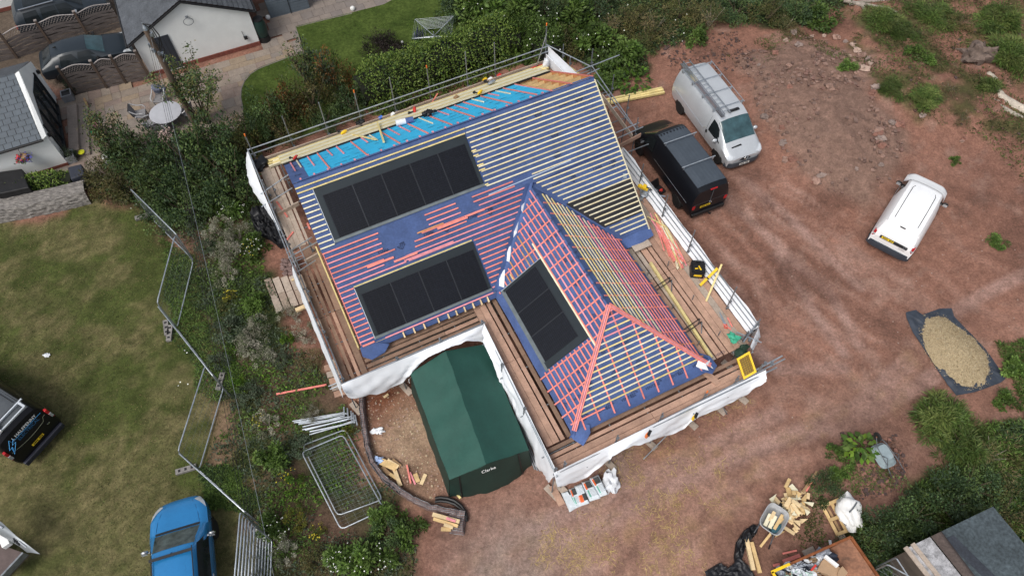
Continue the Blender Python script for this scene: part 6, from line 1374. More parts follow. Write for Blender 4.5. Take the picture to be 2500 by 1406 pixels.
# slates: near slope, one row per course
def slope_row(y0, z0, y1, z1, x0, x1, rows, nm_, mt):
    m = MB(BF)
    for r_ in range(rows):
        v0, v1 = r_ / rows, (r_ + 1.06) / rows; x = x0 + (.0 if r_ % 2 else -.17)
        while x < x1:
            xa, xb = max(x0, x), min(x1, x + .33)
            if xb > xa: 
                ya, yb = y0 + (y1 - y0) * v0, y0 + (y1 - y0) * v1; za, zb = z0 + (z1 - z0) * v0 + .035, z0 + (z1 - z0) * v1 + .012
                m.poly([(xa + .006, ya, za), (xb - .006, ya, za), (xb - .006, yb, zb), (xa + .006, yb, zb)])
            x += .34
    m.poly([(x0, y0, z0), (x1, y0, z0), (x1, y1, z1), (x0, y1, z1)], 1); return m.build(nm_, [mt, BLACK], t)
slope_row(-.18, HB - .02, ry, HRB + .05, -LB_, -.2, 12, 'roof', SLATEB)
slope_row(yl + .15, HB + .25, ry, HRB + .05, -LB_, -.10, 8, 'roof', SLATE)
m = MB(BF); m.poly([(-.2, -.18, HB - .05), (.02, -.02, HB - .02), (.02, ry, HRB + .13), (-.2, ry, HRB + .05)]); m.build('parapet', RENDER, t)
for i in range(9): m = MB(BF); m.beam((-LB_ + i * .9 * .82, ry, HRB + .12), (-LB_ + (i + .96) * .9 * .82, ry, HRB + .12), .26, .07); m.build('ridge_tile', mat('pale_ridge_tile', (.20, .21, .22), .8), t)
m = MB(BF); m.tube((-LB_, -.22, HB - .04), (-.15, -.22, HB - .04), .055, 8); m.build('gutter', BLACK, t)
GLB = mat('patio_door_glass', (.035, .045, .05), .08, 0, .7, 1.2, spec=.6)
m = MB(BF); m.poly([(.02, .55, .28), (.02, yl - .9, .28), (.02, yl - .9, 2.25), (.02, 2.2, 2.62), (.02, .55, 2.0)]); gw = m.build('glazed_door', GLB, t)
m = MB(BF)
for y in (.55, 1.45, 2.35, 3.25, yl - .9): 
    if y < yl: m.beam((.04, y, .28), (.04, y, 2.05 + .28 * min(1, y / 2.2)), .07, .07, (1, 0, 0))
m.beam((.04, .5, .26), (.04, yl - .85, .26), .1, .09, (0, 0, 1)); m.build('door_frame', DKP, gw)
for y, z in ((.25, 1.75), (yl - .3, 1.9)): m = MB(BF); m.box((.08, y, z), (.14, .12, .16)); m.build('wall_light', BLACK, t)
p = Vector((-1.25, -.25, 1.35)); tb = thing('hanging_basket', 'hanging basket of red and blue flowers on the white bungalow wall', 'flower basket', BF @ Matrix.Translation(p))
m = MB(BF); m.blob(p, (.22, .2, .18), 3, .3, 12, 8); m.build('basket', TIMBB, tb, True)
m = MB(BF); m.tube(p + Vector((0, .22, .5)), p + Vector((0, 0, .45)), .012, 5); m.tube(p + Vector((0, 0, .45)), p, .008, 4); m.build('bracket', BLACK, tb)
FL = [mat('petal_red', (.45, .03, .04), .6), mat('petal_blue', (.10, .10, .35), .6), mat('petal_leaf', (.06, .10, .05), .6)]
for k in range(3):
    m = MB(BF)
    for i in range(60): q = p + Vector((rn.gauss(-.12 + .22 * (k == 1), .13), rn.gauss(-.1, .09), rn.gauss(.06, .09))); d = Vector((rn.uniform(-1, 1), rn.uniform(-1, 1), rn.uniform(-1, 1))).normalized() * .05; e = Vector((d.y, -d.x, d.z)) ; m.poly([q - d, q - e, q + d, q + e])
    m.build('flowers', FL[k], tb)
# white wall at the very top left corner
m = MB(Matrix.Translation(g(0, 32)) @ Matrix.Rotation(ang, 4, 'Z')); m.box((-1.5, .2, 1.3), (5.2, .3, 2.3)); w_ = m.build('rendered_wall', RENDER); tag(w_, 'white rendered wall in the top left corner', 'wall')
m = MB(Matrix.Translation(g(0, 32)) @ Matrix.Rotation(ang, 4, 'Z')); m.box((-1.5, .19, .1), (5.3, .36, .2)); m.build('brick_plinth', BRICK, None) and None
for o in [o for o in bpy.data.objects if o.name.startswith('brick_plinth')]: o.parent = w_; o.matrix_parent_inverse = w_.matrix_world.inverted()
# dark lean-to at lower left of bungalow and blue-black cover
def boxat(nm_, lab, cat, P, z0, z1, mt, bev=0.0):
    m = MB(); W_ = [g(*p, z1) for p in P]; m.prism([(p.x, p.y) for p in W_], z0, z1); return tag(m.build(nm_, mt, None, bevel=bev), lab, cat)
boxat('storage_box', 'black lidded storage box against the bungalow at the left edge', 'storage box', ((-20, 422), (53, 412), (70, 458), (-10, 475)), 0, 1.0, BLACK, .03)
boxat('barbecue_cover', 'dark blue covered box at the corner of the bungalow', 'cover', ((165, 408), (198, 400), (206, 425), (172, 438)), 0, .8, mat('navy_cover', (.03, .035, .05), .6, 0, .2, 4), .05)
# ---- wavy fence panels
FW_ = mat('woven_fence_wood', (.185, .16, .15), .85, 0, .25, 3, .004, 30, fine=.2); FWP = mat('fence_lattice', (.22, .19, .175), .8, 0, .2, 4); FPOST = mat('fence_post_wood', (.085, .06, .045), .85, 0, .25, 4)
def fence_panel(label, a, b, h, group, lattice=.34, light=False):
    t = thing('wavy_fence', label, 'fence', a.lerp(b, .5), group); d = b - a
    wav = lambda u: .16 * math.sin(u * math.pi) ** 1.5
    m = MB(); rows = 7
    for r_ in range(rows):
        def fn(u, v): 
            z = (r_ + v) / rows * (h - lattice + wav(u) * .85); sd_ = Vector((-d.y, d.x, 0)).normalized(); k = .02 * (1 - 2 * v) + .018 * math.sin(u * 9 + r_ * math.pi); return a + d * u + sd_ * k + Vector((0, 0, z))
        m.grid(fn, 16, 1)
    m.build('woven_board', FW_ if not light else mat('pale_woven_fence', (.21, .18, .17), .85, 0, .25, 3, .004, 30, fine=.2), t)
    m = MB(); z0 = lambda u: h - lattice + wav(u) * .85; z1 = lambda u: h + wav(u)
    for i in range(-3, 15):
        for sg in (1, -1):
            P = []
            for k in range(6):
                u = (i + sg * (k / 5 - .5) * 2 + (.5)) / 12
                if 0 <= u <= 1: P.append(a + d * u + Vector((0, 0, z0(u) + (z1(u) - z0(u)) * k / 5)))
            if len(P) > 1: m.path(P, .010, 3)
    m.build('lattice', FWP, t)
    m = MB(); m.path([a + d * (i / 14) + Vector((0, 0, z1(i / 14))) for i in range(15)], .028, 5); m.build('capping_rail', mat('pale_capping', (.33, .30, .29), .8), t)
    return t
def fpost(lab, p, h, grp):
    m = MB(Matrix.Translation(p) @ Matrix.Rotation(ang, 4, 'Z')); m.box((0, 0, h / 2), (.11, .11, h)); m.prism([(-.07, -.07), (.07, -.07), (.07, .07), (-.07, .07)], h, h + .04, 1); tag(m.build('timber_post', [FPOST, FWP]), lab, 'post', grp)
bp_ = [g(186, 232), g(263, 217), g(309, 205), g(367, 193)]
for i, lab in enumerate(('widest wavy lattice fence panel beside the planter on the patio', 'narrow pale wavy fence gate panel in the middle', 'wavy lattice fence panel against the white garage')): fence_panel(lab, bp_[i], bp_[i + 1], 1.55, 'wavy fence along the patio', light=(i == 1))
for i, lab in enumerate(('fence post at the planter end of the patio fence', 'fence post left of the narrow gate panel', 'fence post right of the narrow gate panel', 'fence post against the white garage corner')): fpost(lab, bp_[i], 1.75, 'posts of the patio fence')
bq = [g(-60, 165), g(43, 143), g(128, 114), g(218, 92), g(300, 66)]
for i, lab in enumerate(('wavy back fence panel cut by the left edge of the photo', 'second wavy back fence panel from the left edge', 'back fence panel in front of the dark four wheel drive', 'last back fence panel reaching the garage roof')): fence_panel(lab, bq[i], bq[i + 1], 1.45, 'wavy fence behind the parked saloon')
for i, lab in enumerate(('back fence post nearest the left edge', 'back fence post behind the saloon boot', 'back fence post behind the saloon roof')): fpost(lab, bq[i + 1], 1.6, 'posts of the back fence')
# ---- shed top centre
s0, s1 = g(662, 47), g(757, 22); SF = Matrix.Translation(s0) @ Matrix.Rotation(head(s0, s1), 4, 'Z'); SW_ = (s1 - s0).length
t = thing('garden_shed', 'blue grey boarded garden shed at the top edge of the photo', 'shed', SF @ Matrix.Translation((SW_ / 2, 0, 0)))
SHB = mat('blue_grey_boards', (.10, .125, .15), .8, 0, .15, 2.5, fine=.1)
m = MB(SF)
for i in range(12): m.grid(lambda u, v: (SW_ * u, -.015 * (1 - v), i * .165 + .165 * v), 1, 1)
m.box((SW_ / 2, 1.0, 1.0), (SW_, 1.9, 1.98)); m.build('wall', SHB, t)
m = MB(SF); m.box((SW_ * .52, -.03, .95), (.03, .02, 1.9)); m.build('corner_trim', DKP, t)
m = MB(SF); m.box((SW_ * .28, -.03, 1.5), (.6, .03, .5)); m.build('window', GLASS, t)
m = MB(SF); m.box((SW_ / 2, 1, 2.03), (SW_ + .3, 2.3, .06)); m.build('roof', SLATE, t)
# garage side: water butt, pipes
p = g(648, 100); t = thing('water_butt', 'dark green water butt on a black stand beside the garage', 'water butt', p)
m = MB(Matrix.Translation(p)); m.lathe((0, 0, .35), [(.24, 0), (.29, .25), (.31, .5), (.29, .8), (.25, .98)], 18); m.build('barrel', mat('dark_green_plastic', (.012, .035, .03), .5), t, True)
m = MB(Matrix.Translation(p)); m.lathe((0, 0, 0), [(.30, 0), (.27, .34)], 18); m.build('stand', BLACK, t, True)
m = MB(Matrix.Translation(p)); m.lathe((0, 0, 1.33), [(.26, 0), (.25, .06), (.08, .1)], 18); m.build('lid', BLACK, t, True)
for (px, py, lab, r) in ((656, 48, 'white ball beside the blue grey shed', .13), (862, 27, 'white football on the paved path by the lawn edge', .14)):
    m = MB(); m.lathe(g(px, py) + Vector((0, 0, r)), [(r * math.cos(a * .314), r * math.sin(a * .314)) for a in range(-5, 6)], 14); tag(m.build('ball', WPAINT if r < .135 else mat('football_white', (.7, .7, .68), .5, 0, .25, 12), None, True, 80), lab, 'ball')
# ---- utility pole with wires
pb0 = g(478, 305); ph = 5.55; t = thing('utility_pole', 'brown wooden utility pole with fittings and cables by the patio table', 'utility pole', pb0)
m = MB(Matrix.Translation(pb0)); m.path([(0, 0, 0), (0, 0, ph * .55), (0, 0, ph)], [.15, .135, .115], 12); m.build('pole', mat('pole_wood', (.105, .075, .055), .85, 0, .3, 3, .006, 20, stretch=(1, 1, .2), fine=.15), t, True)
m = MB(Matrix.Translation(pb0)); 
for i in range(7): a = i * 1.1; m.box((.14 * math.cos(a), .14 * math.sin(a), ph - .25 - i * .18), (.14, .12, .16), a)
m.lathe((0, 0, ph), [(.12, 0), (.1, .08), (.03, .22), (.02, .34)], 10); m.build('fitting', GALV, t)
m = MB(Matrix.Translation(pb0)); m.path([(.02, 0, ph + .28), (.35, -.05, ph + .25), (.5, -.1, ph - .2), (.42, -.12, ph - .7), (.2, -.14, ph - 1.0)], .025, 6); m.path([(.02, .05, ph + .2), (.28, 0, ph), (.38, -.1, ph - .5), (.15, -.1, ph - 1.1)], .02, 6); m.path([(.1, -.1, ph - .5), (.45, -.15, ph - .9), (.2, -.15, ph - 1.4)], .02, 6); m.build('cable_loop', BLACK, t, True)
m = MB(Matrix.Translation(pb0)); m.path([(.12, -.08, ph - 1.1), (.3, -.1, ph - 1.25), (.12, -.12, ph - 1.6)], .03, 6); m.build('stay_bracket', GALV, t, True)
def wire(label, a, b, sag, r=.009, mt=BLACK):
    m = MB(); m.path([a.lerp(b, i / 30) - Vector((0, 0, 4 * sag * (i / 30) * (1 - i / 30))) for i in range(31)], r, 4); tag(m.build('overhead_wire', mt), label, 'wire', 'overhead wires from the pole')
topw = pb0 + Vector((0, 0, ph - .35))
for i in range(4):
    wire('dark overhead wire running from the pole down over the grass strip', topw + Vector((-.06 + .05 * i, -.1, -.15 * i)), g(632 + i * 6, 1520, 4.6 - .0 * i) + Vector((.0, 0, -.12 * i)), .9, .006)
wire('single pale overhead wire nearest the scaffold side', topw + Vector((.12, -.1, .1)), g(700, 1560, 4.9), .55, .0045, GALV)
# ---- patio furniture
tc = g(404, 275, .72); t = thing('patio_table', 'round pale grey patio table beside the utility pole', 'table', Vector((tc.x, tc.y, 0)))
RAT = mat('grey_rattan', (.21, .205, .21), .75, 0, .15, 10, .004, 50); TT = mat('pale_table_top', (.40, .41, .44), .5, 0, .08, 3)
M = Matrix.Translation((tc.x, tc.y, 0)); m = MB(M); m.lathe((0, 0, .70), [(.70, 0), (.75, .01), (.75, .035), (.72, .045)], 36); m.build('table_top', TT, t, True)
m = MB(M); m.lathe((0, 0, .0), [(.32, 0), (.26, .3), (.30, .68)], 16); m.build('pedestal', RAT, t, True)
def chair(label, px, py, rz):
    M = Matrix.Translation(g(px, py)) @ Matrix.Rotation(rz, 4, 'Z'); t = thing('patio_chair', label, 'chair', M, 'rattan chairs round the patio table')
    m = MB(M); m.box((0, 0, .42), (.5, .5, .08)); m.build('seat', RAT, t, bevel=.02)
    m = MB(M); m.grid(lambda u, v: (-.25 - .10 * v, (u - .5) * (.5 + .06 * v), .44 + .48 * v), 6, 4); m.grid(lambda u, v: (-.29 - .10 * v, (.5 - u) * (.5 + .06 * v), .44 + .48 * v), 6, 4); m.build('backrest', RAT, t, True)
    for s_ in (-1, 1):
        m = MB(M); m.path([(-.34, s_ * .28, .88), (-.1, s_ * .31, .68), (.2, s_ * .3, .64), (.27, s_ * .27, .5)], .028, 6); m.build('arm', mat('pale_rattan', (.46, .46, .47), .7), t, True)
        for x in (-.22, .22): m = MB(M); m.tube((x, s_ * .22, 0), (x, s_ * .22, .4), .025, 6); m.build('leg', RAT, t)
    return M
chair('patio chair pulled out to the left of the round table', 352, 293, .25); chair('patio chair tucked in at the lower left of the table', 374, 318, .75); chair('patio chair below the round table by the pink flowers', 405, 327, 1.5); M = chair('patio chair with grey clothing over it behind the table', 398, 258, -1.6); chair('patio chair half hidden on the right of the table', 460, 290, 3.0)
m = MB(M); m.blob((-.3, 0, .82), (.13, .32, .22), 7, .4, 14, 9); tag(m.build('draped_jacket', mat('blue_grey_cloth', (.11, .125, .175), .8, 0, .25, 7), None, True), 'blue grey jackets draped on the chair behind the table', 'jacket')
# steps at the glazed doors
for i, (P, z, lab) in enumerate(((((162, 258), (186, 252), (192, 364), (168, 372)), .36, 'upper stone step'), (((186, 254), (213, 247), (219, 374), (170, 380), (168, 372), (192, 364)), .18, 'lower stone step'))):
    if i == 0: ts = thing('patio_steps', 'two level stone steps below the glazed bungalow doors', 'steps', g(190, 312))
    m = MB(); W_ = [g(*p, z) for p in P]; m.prism([(p.x, p.y) for p in W_], 0, z); st_ = m.build('step', mat('sandstone_slab', (.22, .185, .16), .85, 0, .2, 1.2, fine=.12), ts, bevel=.015)
for px, py, lab in ((171, 243, 'square grey planter at the fence end of the steps'), (177, 392, 'square grey planter at the lower end of the steps')):
    M = Matrix.Translation(g(px, py)) @ Matrix.Rotation(ang, 4, 'Z'); t = thing('planter', lab, 'planter', M); m = MB(M)
    for (x, y, sx, sy) in ((-.22, 0, .05, .5), (.22, 0, .05, .5), (0, .225, .39, .05), (0, -.225, .39, .05)): m.box((x, y, .22), (sx, sy, .44))
    m.build('box', mat('zinc_planter', (.24, .25, .27), .6, 0, .15, 4), t); m = MB(M); m.box((0, 0, .36), (.39, .4, .05)); m.build('soil', BLACK, t)
for px, py, col, lab, nm_ in ((232, 308, (.55, .12, .30), 'pink toy on the patio paving', 'toy'), (229, 324, (.02, .28, .12), 'green toy dish on the patio paving', 'toy'), (200, 374, (.6, .6, .02), 'yellow ball on the lower stone step', 'ball')):
    m = MB(); m.lathe(g(px, py, .0 if nm_ == 'toy' else .2), [(.02, 0), (.13, .02), (.15, .08), (.04, .1)], 12); tag(m.build(nm_, mat('toy_' + lab.split()[0], col, .45), None, True), lab, nm_)
m = MB(); a, b = g(186, 247, .1), g(216, 262, .1); m.beam(g(205, 240, .4), g(215, 262, .1), .1, .05); tag(m.build('timber_length', TIMBB), 'brown timber leaning at the end of the stone steps', 'timber')
m = MB(); m.box(g(261, 390, .3), (.25, .3, .5), .4); tag(m.build('white_box', WPAINT, None, bevel=.03), 'white box on the patio edge by the dark hedge', 'box')
# rotary clothes dryer
cp = g(1054, 92); t = thing('clothes_dryer', 'rotary clothes dryer with washing behind the bright hedge', 'clothes dryer', cp)
q = [g(1013, 48, 1.75), g(1107, 40, 1.75), g(1102, 90, 1.75), g(1006, 95, 1.75)]; cc_ = Vector((cp.x, cp.y, 1.35)); ctp = sum(q, Vector()) / 4; cc_ = Vector((ctp.x, ctp.y, 1.25))
m = MB(); m.tube((ctp.x, ctp.y, 0), (ctp.x, ctp.y, 1.5), .025, 8); m.build('pole', GALV, t, True)
for p in q: m = MB(); m.tube(cc_, p, .016, 6); m.build('arm', GALV, t, True)
m = MB()
for k in range(9): f = .42 + .58 * k / 8; m.path([cc_.lerp(p, f) for p in q], .007, 4, closed=True)
m.build('washing_line', RB, t)
for i, (f, e, u0, u1, mt) in enumerate(((.95, 3, .1, .45, TR[0]), (.85, 3, .15, .8, mat('blue_laundry', (.06, .08, .2), .8)), (.7, 3, .1, .7, TR[2]), (.9, 2, .05, .5, mat('navy_laundry', (.03, .04, .10), .8)), (.8, 1, .3, .7, TR[2]), (.6, 3, .3, .8, TR[2]))):
    a, b = cc_.lerp(q[e], f), cc_.lerp(q[(e + 1) % 4], f); m = MB(); m.grid(lambda u, v: a.lerp(b, u0 + (u1 - u0) * u) + Vector((.02 * math.sin(u * 9), .03 * math.sin(u * 7 + v * 3), -.55 * v)), 8, 4)
    tag(m.build('laundry', mt, None, True), ('white cloth at the corner of the clothes dryer', 'blue cloth along the left line of the clothes dryer', 'dark cloth inside the left lines of the clothes dryer', 'navy cloth on the front line of the clothes dryer', 'dark cloth on the right line of the clothes dryer', 'innermost dark cloth on the clothes dryer')[i], 'laundry')
# tall boarded fence piece, garden light
m = MB(); a, b = g(1140, 45), g(1168, 62)
for i in range(8): f = i / 8; p = a.lerp(b, f); q_ = a.lerp(b, f + .115); m.beam((p + q_) / 2 + Vector((0, 0, 0)), (p + q_) / 2 + Vector((0, 0, 1.75)), .12, .025, (b - a).cross(Vector((0, 0, 1))))
tag(m.build('board_fence', mat('orange_fence_board', (.34, .16, .06), .8, 0, .2, 4)), 'orange brown boarded fence panel behind the hedge', 'fence')
m = MB(); p = g(985, 125); m.tube(p, p + Vector((0, 0, .5)), .02, 6); m.blob(p + Vector((0, 0, .56)), (.07, .07, .07), 1, 0, 10, 8); tag(m.build('garden_light', WPAINT, None, True), 'small white globe garden light by the dark dome bush', 'garden light')
# stone wall at left (battered face, random stones)
wl_ = [g(-20, 520), g(60, 507), g(150, 488), g(222, 470)]; t = thing('stone_wall', 'low grey purple rubble stone wall along the left lawn', 'wall', wl_[1])
m = MB()
def sw(u, v):
    f = u * 3; i = min(int(f), 2); p = wl_[i].lerp(wl_[i + 1], f - i); d = (wl_[i + 1] - wl_[i]).normalized(); nn = Vector((d.y, -d.x, 0)); prof = [(.70, 0), (.62, .35), (.50, .62), (.1, .70), (-.2, .65)]; q = v * 4; j = min(int(q), 3); k = q - j; o = prof[j][0] + (prof[j + 1][0] - prof[j][0]) * k; z = prof[j][1] + (prof[j + 1][1] - prof[j][1]) * k
    w = p + nn * o; n_ = noise.noise(Vector((w.x * 4, w.y * 9, z * 13))); return w + nn * .06 * n_ + Vector((0, 0, z + .05 * n_))
m.grid(sw, 90, 26); m.build('stone_face', mat('wall_stone', (.135, .125, .115), .9, 0, .5, 9, .03, 16, col2=(.27, .25, .23), stretch=(.5, 1.8, 2), fine=.3), t, True, 40)
# ================================================================ GROUND
def pip(X, Y, poly):
    inside = np.zeros(X.shape, bool); n = len(poly)
    for i in range(n):
        x0, y0 = poly[i]; x1, y1 = poly[(i + 1) % n]
        if y0 == y1: continue
        c = ((y0 > Y) != (y1 > Y)) & (X < (x1 - x0) * (Y - y0) / (y1 - y0) + x0); inside ^= c
    return inside
rng = np.random.default_rng(5)
def vnoise(X, Y, f, seed):
    """cheap value noise"""
    R = np.random.default_rng(seed).random((256, 256)); x = X * f + 1000; y = Y * f + 1000; xi = np.floor(x).astype(int); yi = np.floor(y).astype(int); fx, fy = x - xi, y - yi
    fx = fx * fx * (3 - 2 * fx); fy = fy * fy * (3 - 2 * fy); a = R[xi % 256, yi % 256]; b = R[(xi + 1) % 256, yi % 256]; c = R[xi % 256, (yi + 1) % 256]; d = R[(xi + 1) % 256, (yi + 1) % 256]
    return (a * (1 - fx) + b * fx) * (1 - fy) + (c * (1 - fx) + d * fx) * fy
def fbm(X, Y, f, seed, o=4):
    s = 0; a = .5; t = 0
    for i in range(o): s = s + a * vnoise(X, Y, f * 2 ** i, seed + i); t += a; a *= .55
    return s / t
PXW = lambda pts: [tuple(g(*p))[:2] for p in pts]
REG = dict(
 lawn=PXW([(-400, 560), (0, 552), (110, 530), (225, 495), (330, 500), (400, 560), (470, 640), (520, 700), (500, 780), (520, 900), (560, 1000), (490, 1080), (470, 1140), (560, 1200), (620, 1260), (660, 1420), (640, 1700), (-700, 1700)]),
 glawn=PXW([(590, 222), (600, 190), (640, 165), (742, 130), (722, 67), (938, 14), (1010, -30), (1180, -30), (1140, 60), (1000, 160), (880, 230), (780, 300), (660, 330), (600, 290)]),
 weeds=PXW([(440, 560), (640, 480), (660, 560), (640, 640), (700, 760), (800, 950), (860, 1010), (900, 1140), (1000, 1230), (1050, 1290), (1000, 1420), (960, 1600), (620, 1600), (630, 1300), (480, 1120), (560, 990), (500, 800), (480, 680)]),
 jungle=PXW([(300, 330), (600, 300), (900, 200), (1180, -60), (2050, -80), (2080, 30), (1900, 70), (1760, 60), (1600, 130), (1540, 200), (1450, 180), (1340, 120), (620, 350), (640, 480), (420, 580), (330, 500), (200, 470), (260, 400)]),
 bank=PXW([(2040, -60), (2700, -80), (2700, 560), (2500, 470), (2380, 330), (2200, 290), (2110, 210), (2080, 90)]),
 rgrass=PXW([(2230, 1010), (2290, 980), (2390, 1060), (2500, 1000), (2700, 1000), (2700, 1500), (2150, 1500), (2080, 1330), (2170, 1260), (2230, 1205), (2310, 1160), (2330, 1070)]),
 rstrip=PXW([(2430, 840), (2520, 820), (2700, 800), (2700, 1010), (2520, 1000), (2450, 930)]),
 pale=PXW([(1100, 1420), (1180, 1320), (1420, 1240), (1700, 1100), (2000, 980), (2240, 830), (2300, 900), (2000, 1090), (1800, 1240), (1740, 1300), (1700, 1420), (1600, 1600), (1100, 1600)]),
 yard=PXW([(870, 960), (1000, 880), (1100, 1190), (1050, 1240), (960, 1190), (900, 1090)]),
 rubble=PXW([(1800, 140), (1960, 90), (2110, 130), (2130, 260), (2200, 360), (2160, 450), (2080, 500), (1990, 450), (1900, 380), (1830, 260)]),
 bare1=PXW([(500, 985), (560, 980), (575, 1040), (610, 1085), (590, 1125), (530, 1145), (490, 1090)]),
 bare2=PXW([(600, 1150), (640, 1160), (632, 1200), (590, 1210)]),
 patio=PXW([(140, 245), (370, 194), (640, 112), (652, 95), (640, 40), (648, -60), (1000, -60), (940, 10), (722, 67), (742, 130), (640, 165), (600, 190), (588, 230), (620, 300), (500, 340), (330, 440), (170, 455), (60, 470), (50, 430), (168, 404)]),
 drive=PXW([(-200, 40), (300, -60), (320, 60), (376, 190), (190, 232), (100, 200), (-200, 300)]))
xs = np.concatenate([[-600, -300, -150, -80, -50], np.arange(-34, 34.01, .16), [50, 80, 150, 300, 600]]); ys = np.concatenate([[-300, -100, -30, -8], np.arange(-1, 42.01, .16), [50, 70, 110, 200, 400, 900]])
X, Y = np.meshgrid(xs, ys, indexing='ij'); 
jx = X + (fbm(X, Y, .8, 11) - .5) * 2.2 + (fbm(X, Y, 3.2, 31) - .5) * .5; jy = Y + (fbm(X, Y, .8, 21) - .5) * 2.2 + (fbm(X, Y, 3.2, 41) - .5) * .5
M_ = {k: pip(jx if k not in ('patio', 'drive', 'glawn') else X, jy if k not in ('patio', 'drive', 'glawn') else Y, v).astype(float) for k, v in REG.items()}
def blur(a, n=2):
    for _ in range(n):
        b = a.copy(); b[1:-1, 1:-1] = (a[1:-1, 1:-1] * 2 + a[:-2, 1:-1] + a[2:, 1:-1] + a[1:-1, :-2] + a[1:-1, 2:]) / 6; a = b
    return a
for k in M_: M_[k] = blur(M_[k], 4 if k in ('pale', 'rubble', 'yard') else 2)
far = ((np.abs(X) > 33) | (Y > 41) | (Y < -1)).astype(float)
def gp(px, py): p = g(px, py); return p.x, p.y
def bump(px, py, r, h, e=2): x, y = gp(px, py); d = np.hypot(X - x, Y - y) / r; return h * np.exp(-d ** e)
dmound = M_['rubble']
Z = .0 + (fbm(X, Y, .35, 3) - .5) * .10 + (fbm(X, Y, 1.6, 7) - .5) * .06 + (fbm(X, Y, 5, 9) - .5) * .03
Z = Z + bump(1985, 250, 3.4, .75) + bump(2040, 370, 2.4, .5) + bump(2150, 1130, 2.2, .22) + bump(2240, 220, 2.2, .35) + blur(M_['bank'], 40) * .35
Z += M_['rubble'] * (fbm(X, Y, 3.5, 77) - .4) * .28 + M_['bank'] * (fbm(X, Y, 2.2, 55) - .4) * .3
Z += bump(2150, 1120, 2.0, 1) * (fbm(X, Y, 4, 88) - .45) * .18
flat = np.clip(M_['lawn'] + M_['glawn'] + M_['patio'] + M_['drive'], 0, 1); Z = Z * (1 - flat * .75) - .02
Hx, Hy = np.array([HFI @ Vector((0, 0, 0))]).T[:2].ravel(), 0
SXl = (X - X0) * math.cos(TH) + (Y - Y0) * math.sin(TH); SYl = -(X - X0) * math.sin(TH) + (Y - Y0) * math.cos(TH)
near_house = ((SXl > -1.5) & (SXl < 14.5) & (SYl > -7.5) & (SYl < 11.5)).astype(float); Z = np.where(near_house > 0, np.minimum(Z, .015), Z)
Z = Z * (1 - far)
# wheel tracks: shallow pressed ruts with pale dust along them
tracks = np.zeros_like(X)
for P, w in (([(1940, 1060), (2090, 985), (2215, 870)], .20), ([(1960, 1075), (2110, 1000), (2230, 885)], .20), ([(2030, 1055), (2190, 960), (2285, 905)], .20), ([(2050, 1065), (2200, 975), (2295, 922)], .20), ([(1380, 1330), (1650, 1180), (1960, 1050)], .35), ([(1300, 1290), (1550, 1180), (1900, 1010)], .35), ([(1640, 600), (1760, 760), (1900, 900), (2060, 900)], .3), ([(1900, 620), (2000, 780), (2060, 860)], .25), ([(1760, 470), (1900, 600), (2030, 720), (2100, 840)], .25), ([(1820, 440), (1960, 560), (2100, 700)], .25), ([(2300, 780), (2400, 720), (2520, 660)], .3)):
    W_ = [g(*p) for p in P]
    for a, b in zip(W_, W_[1:]):
        dx, dy = b.x - a.x, b.y - a.y; ll = dx * dx + dy * dy; tt = np.clip(((X - a.x) * dx + (Y - a.y) * dy) / ll, 0, 1); d = np.hypot(X - a.x - tt * dx, Y - a.y - tt * dy); tracks = np.maximum(tracks, np.exp(-(d / w) ** 4))
tracks *= (.55 + .9 * (fbm(X, Y, 1.2, 99) - .3)).clip(0, 1)
Z -= tracks * .02
def GH(x, y):
    i = int(np.clip(np.searchsorted(xs, x) - 1, 0, len(xs) - 2)); j = int(np.clip(np.searchsorted(ys, y) - 1, 0, len(ys) - 2)); return float(Z[i, j])
n0 = fbm(X, Y, .5, 201); n1 = fbm(X, Y, 1.7, 211); n2 = fbm(X, Y, 4.5, 221)
def C(*c): return np.array(c)[None, None, :]
col = C(.222, .113, .081) * (.72 + .55 * n0)[..., None] * (.85 + .3 * n2)[..., None]
def over(a, c, k):
    return a * (1 - k[..., None]) + c * k[..., None]
gradd = np.clip((16 - Y) / 14, 0, 1) * np.clip((X + 3) / 6, 0, 1)
col = over(col, C(.305, .178, .132) * (.8 + .4 * n1)[..., None], np.clip(gradd * .45 + M_['pale'] * .55 * (.4 + n1), 0, .9))
col = over(col, C(.335, .215, .18) * np.ones_like(X)[..., None], np.clip(tracks * .95, 0, 1))
col = over(col, C(.30, .19, .15) * np.ones_like(X)[..., None], np.clip((n1 - .62) * 4, 0, .55) * (1 - M_['rubble']))
def streak(a, b, fu, fv, seed, amp):
    global col
    A_, B_ = g(*a), g(*b); dx, dy = B_.x - A_.x, B_.y - A_.y; l_ = math.hypot(dx, dy); dx /= l_; dy /= l_; wob = (fbm(X, Y, .25, seed + 50) - .5) * 2.2
    U = X * dx + Y * dy; Vv = -X * dy + Y * dx + wob; s_ = fbm(U * fu, Vv * fv, 1.0, seed, 3); return (s_ - .5) * amp
kA = np.clip(bump(1900, 640, 7.0, 1.0), 0, 1); kB = np.clip(gradd, 0, 1) * (1 - kA * .6)
st_ = streak((1640, 560), (2060, 900), .28, 2.6, 700, 1.3) * kA + streak((1300, 1320), (2240, 850), .22, 2.2, 720, 1.1) * kB
col = over(col, C(.33, .21, .17) * np.ones_like(X)[..., None], np.clip(st_ * 2.0, 0, .7)); col = over(col, C(.13, .072, .055) * np.ones_like(X)[..., None], np.clip(-st_ * 1.9, 0, .6))
col = over(col, C(.125, .066, .049) * np.ones_like(X)[..., None], np.clip((.40 - n0) * 5, 0, .5) * (1 - gradd))
col = over(col, C(.195, .128, .10) * (.7 + .6 * n2)[..., None], M_['rubble'] * .8)
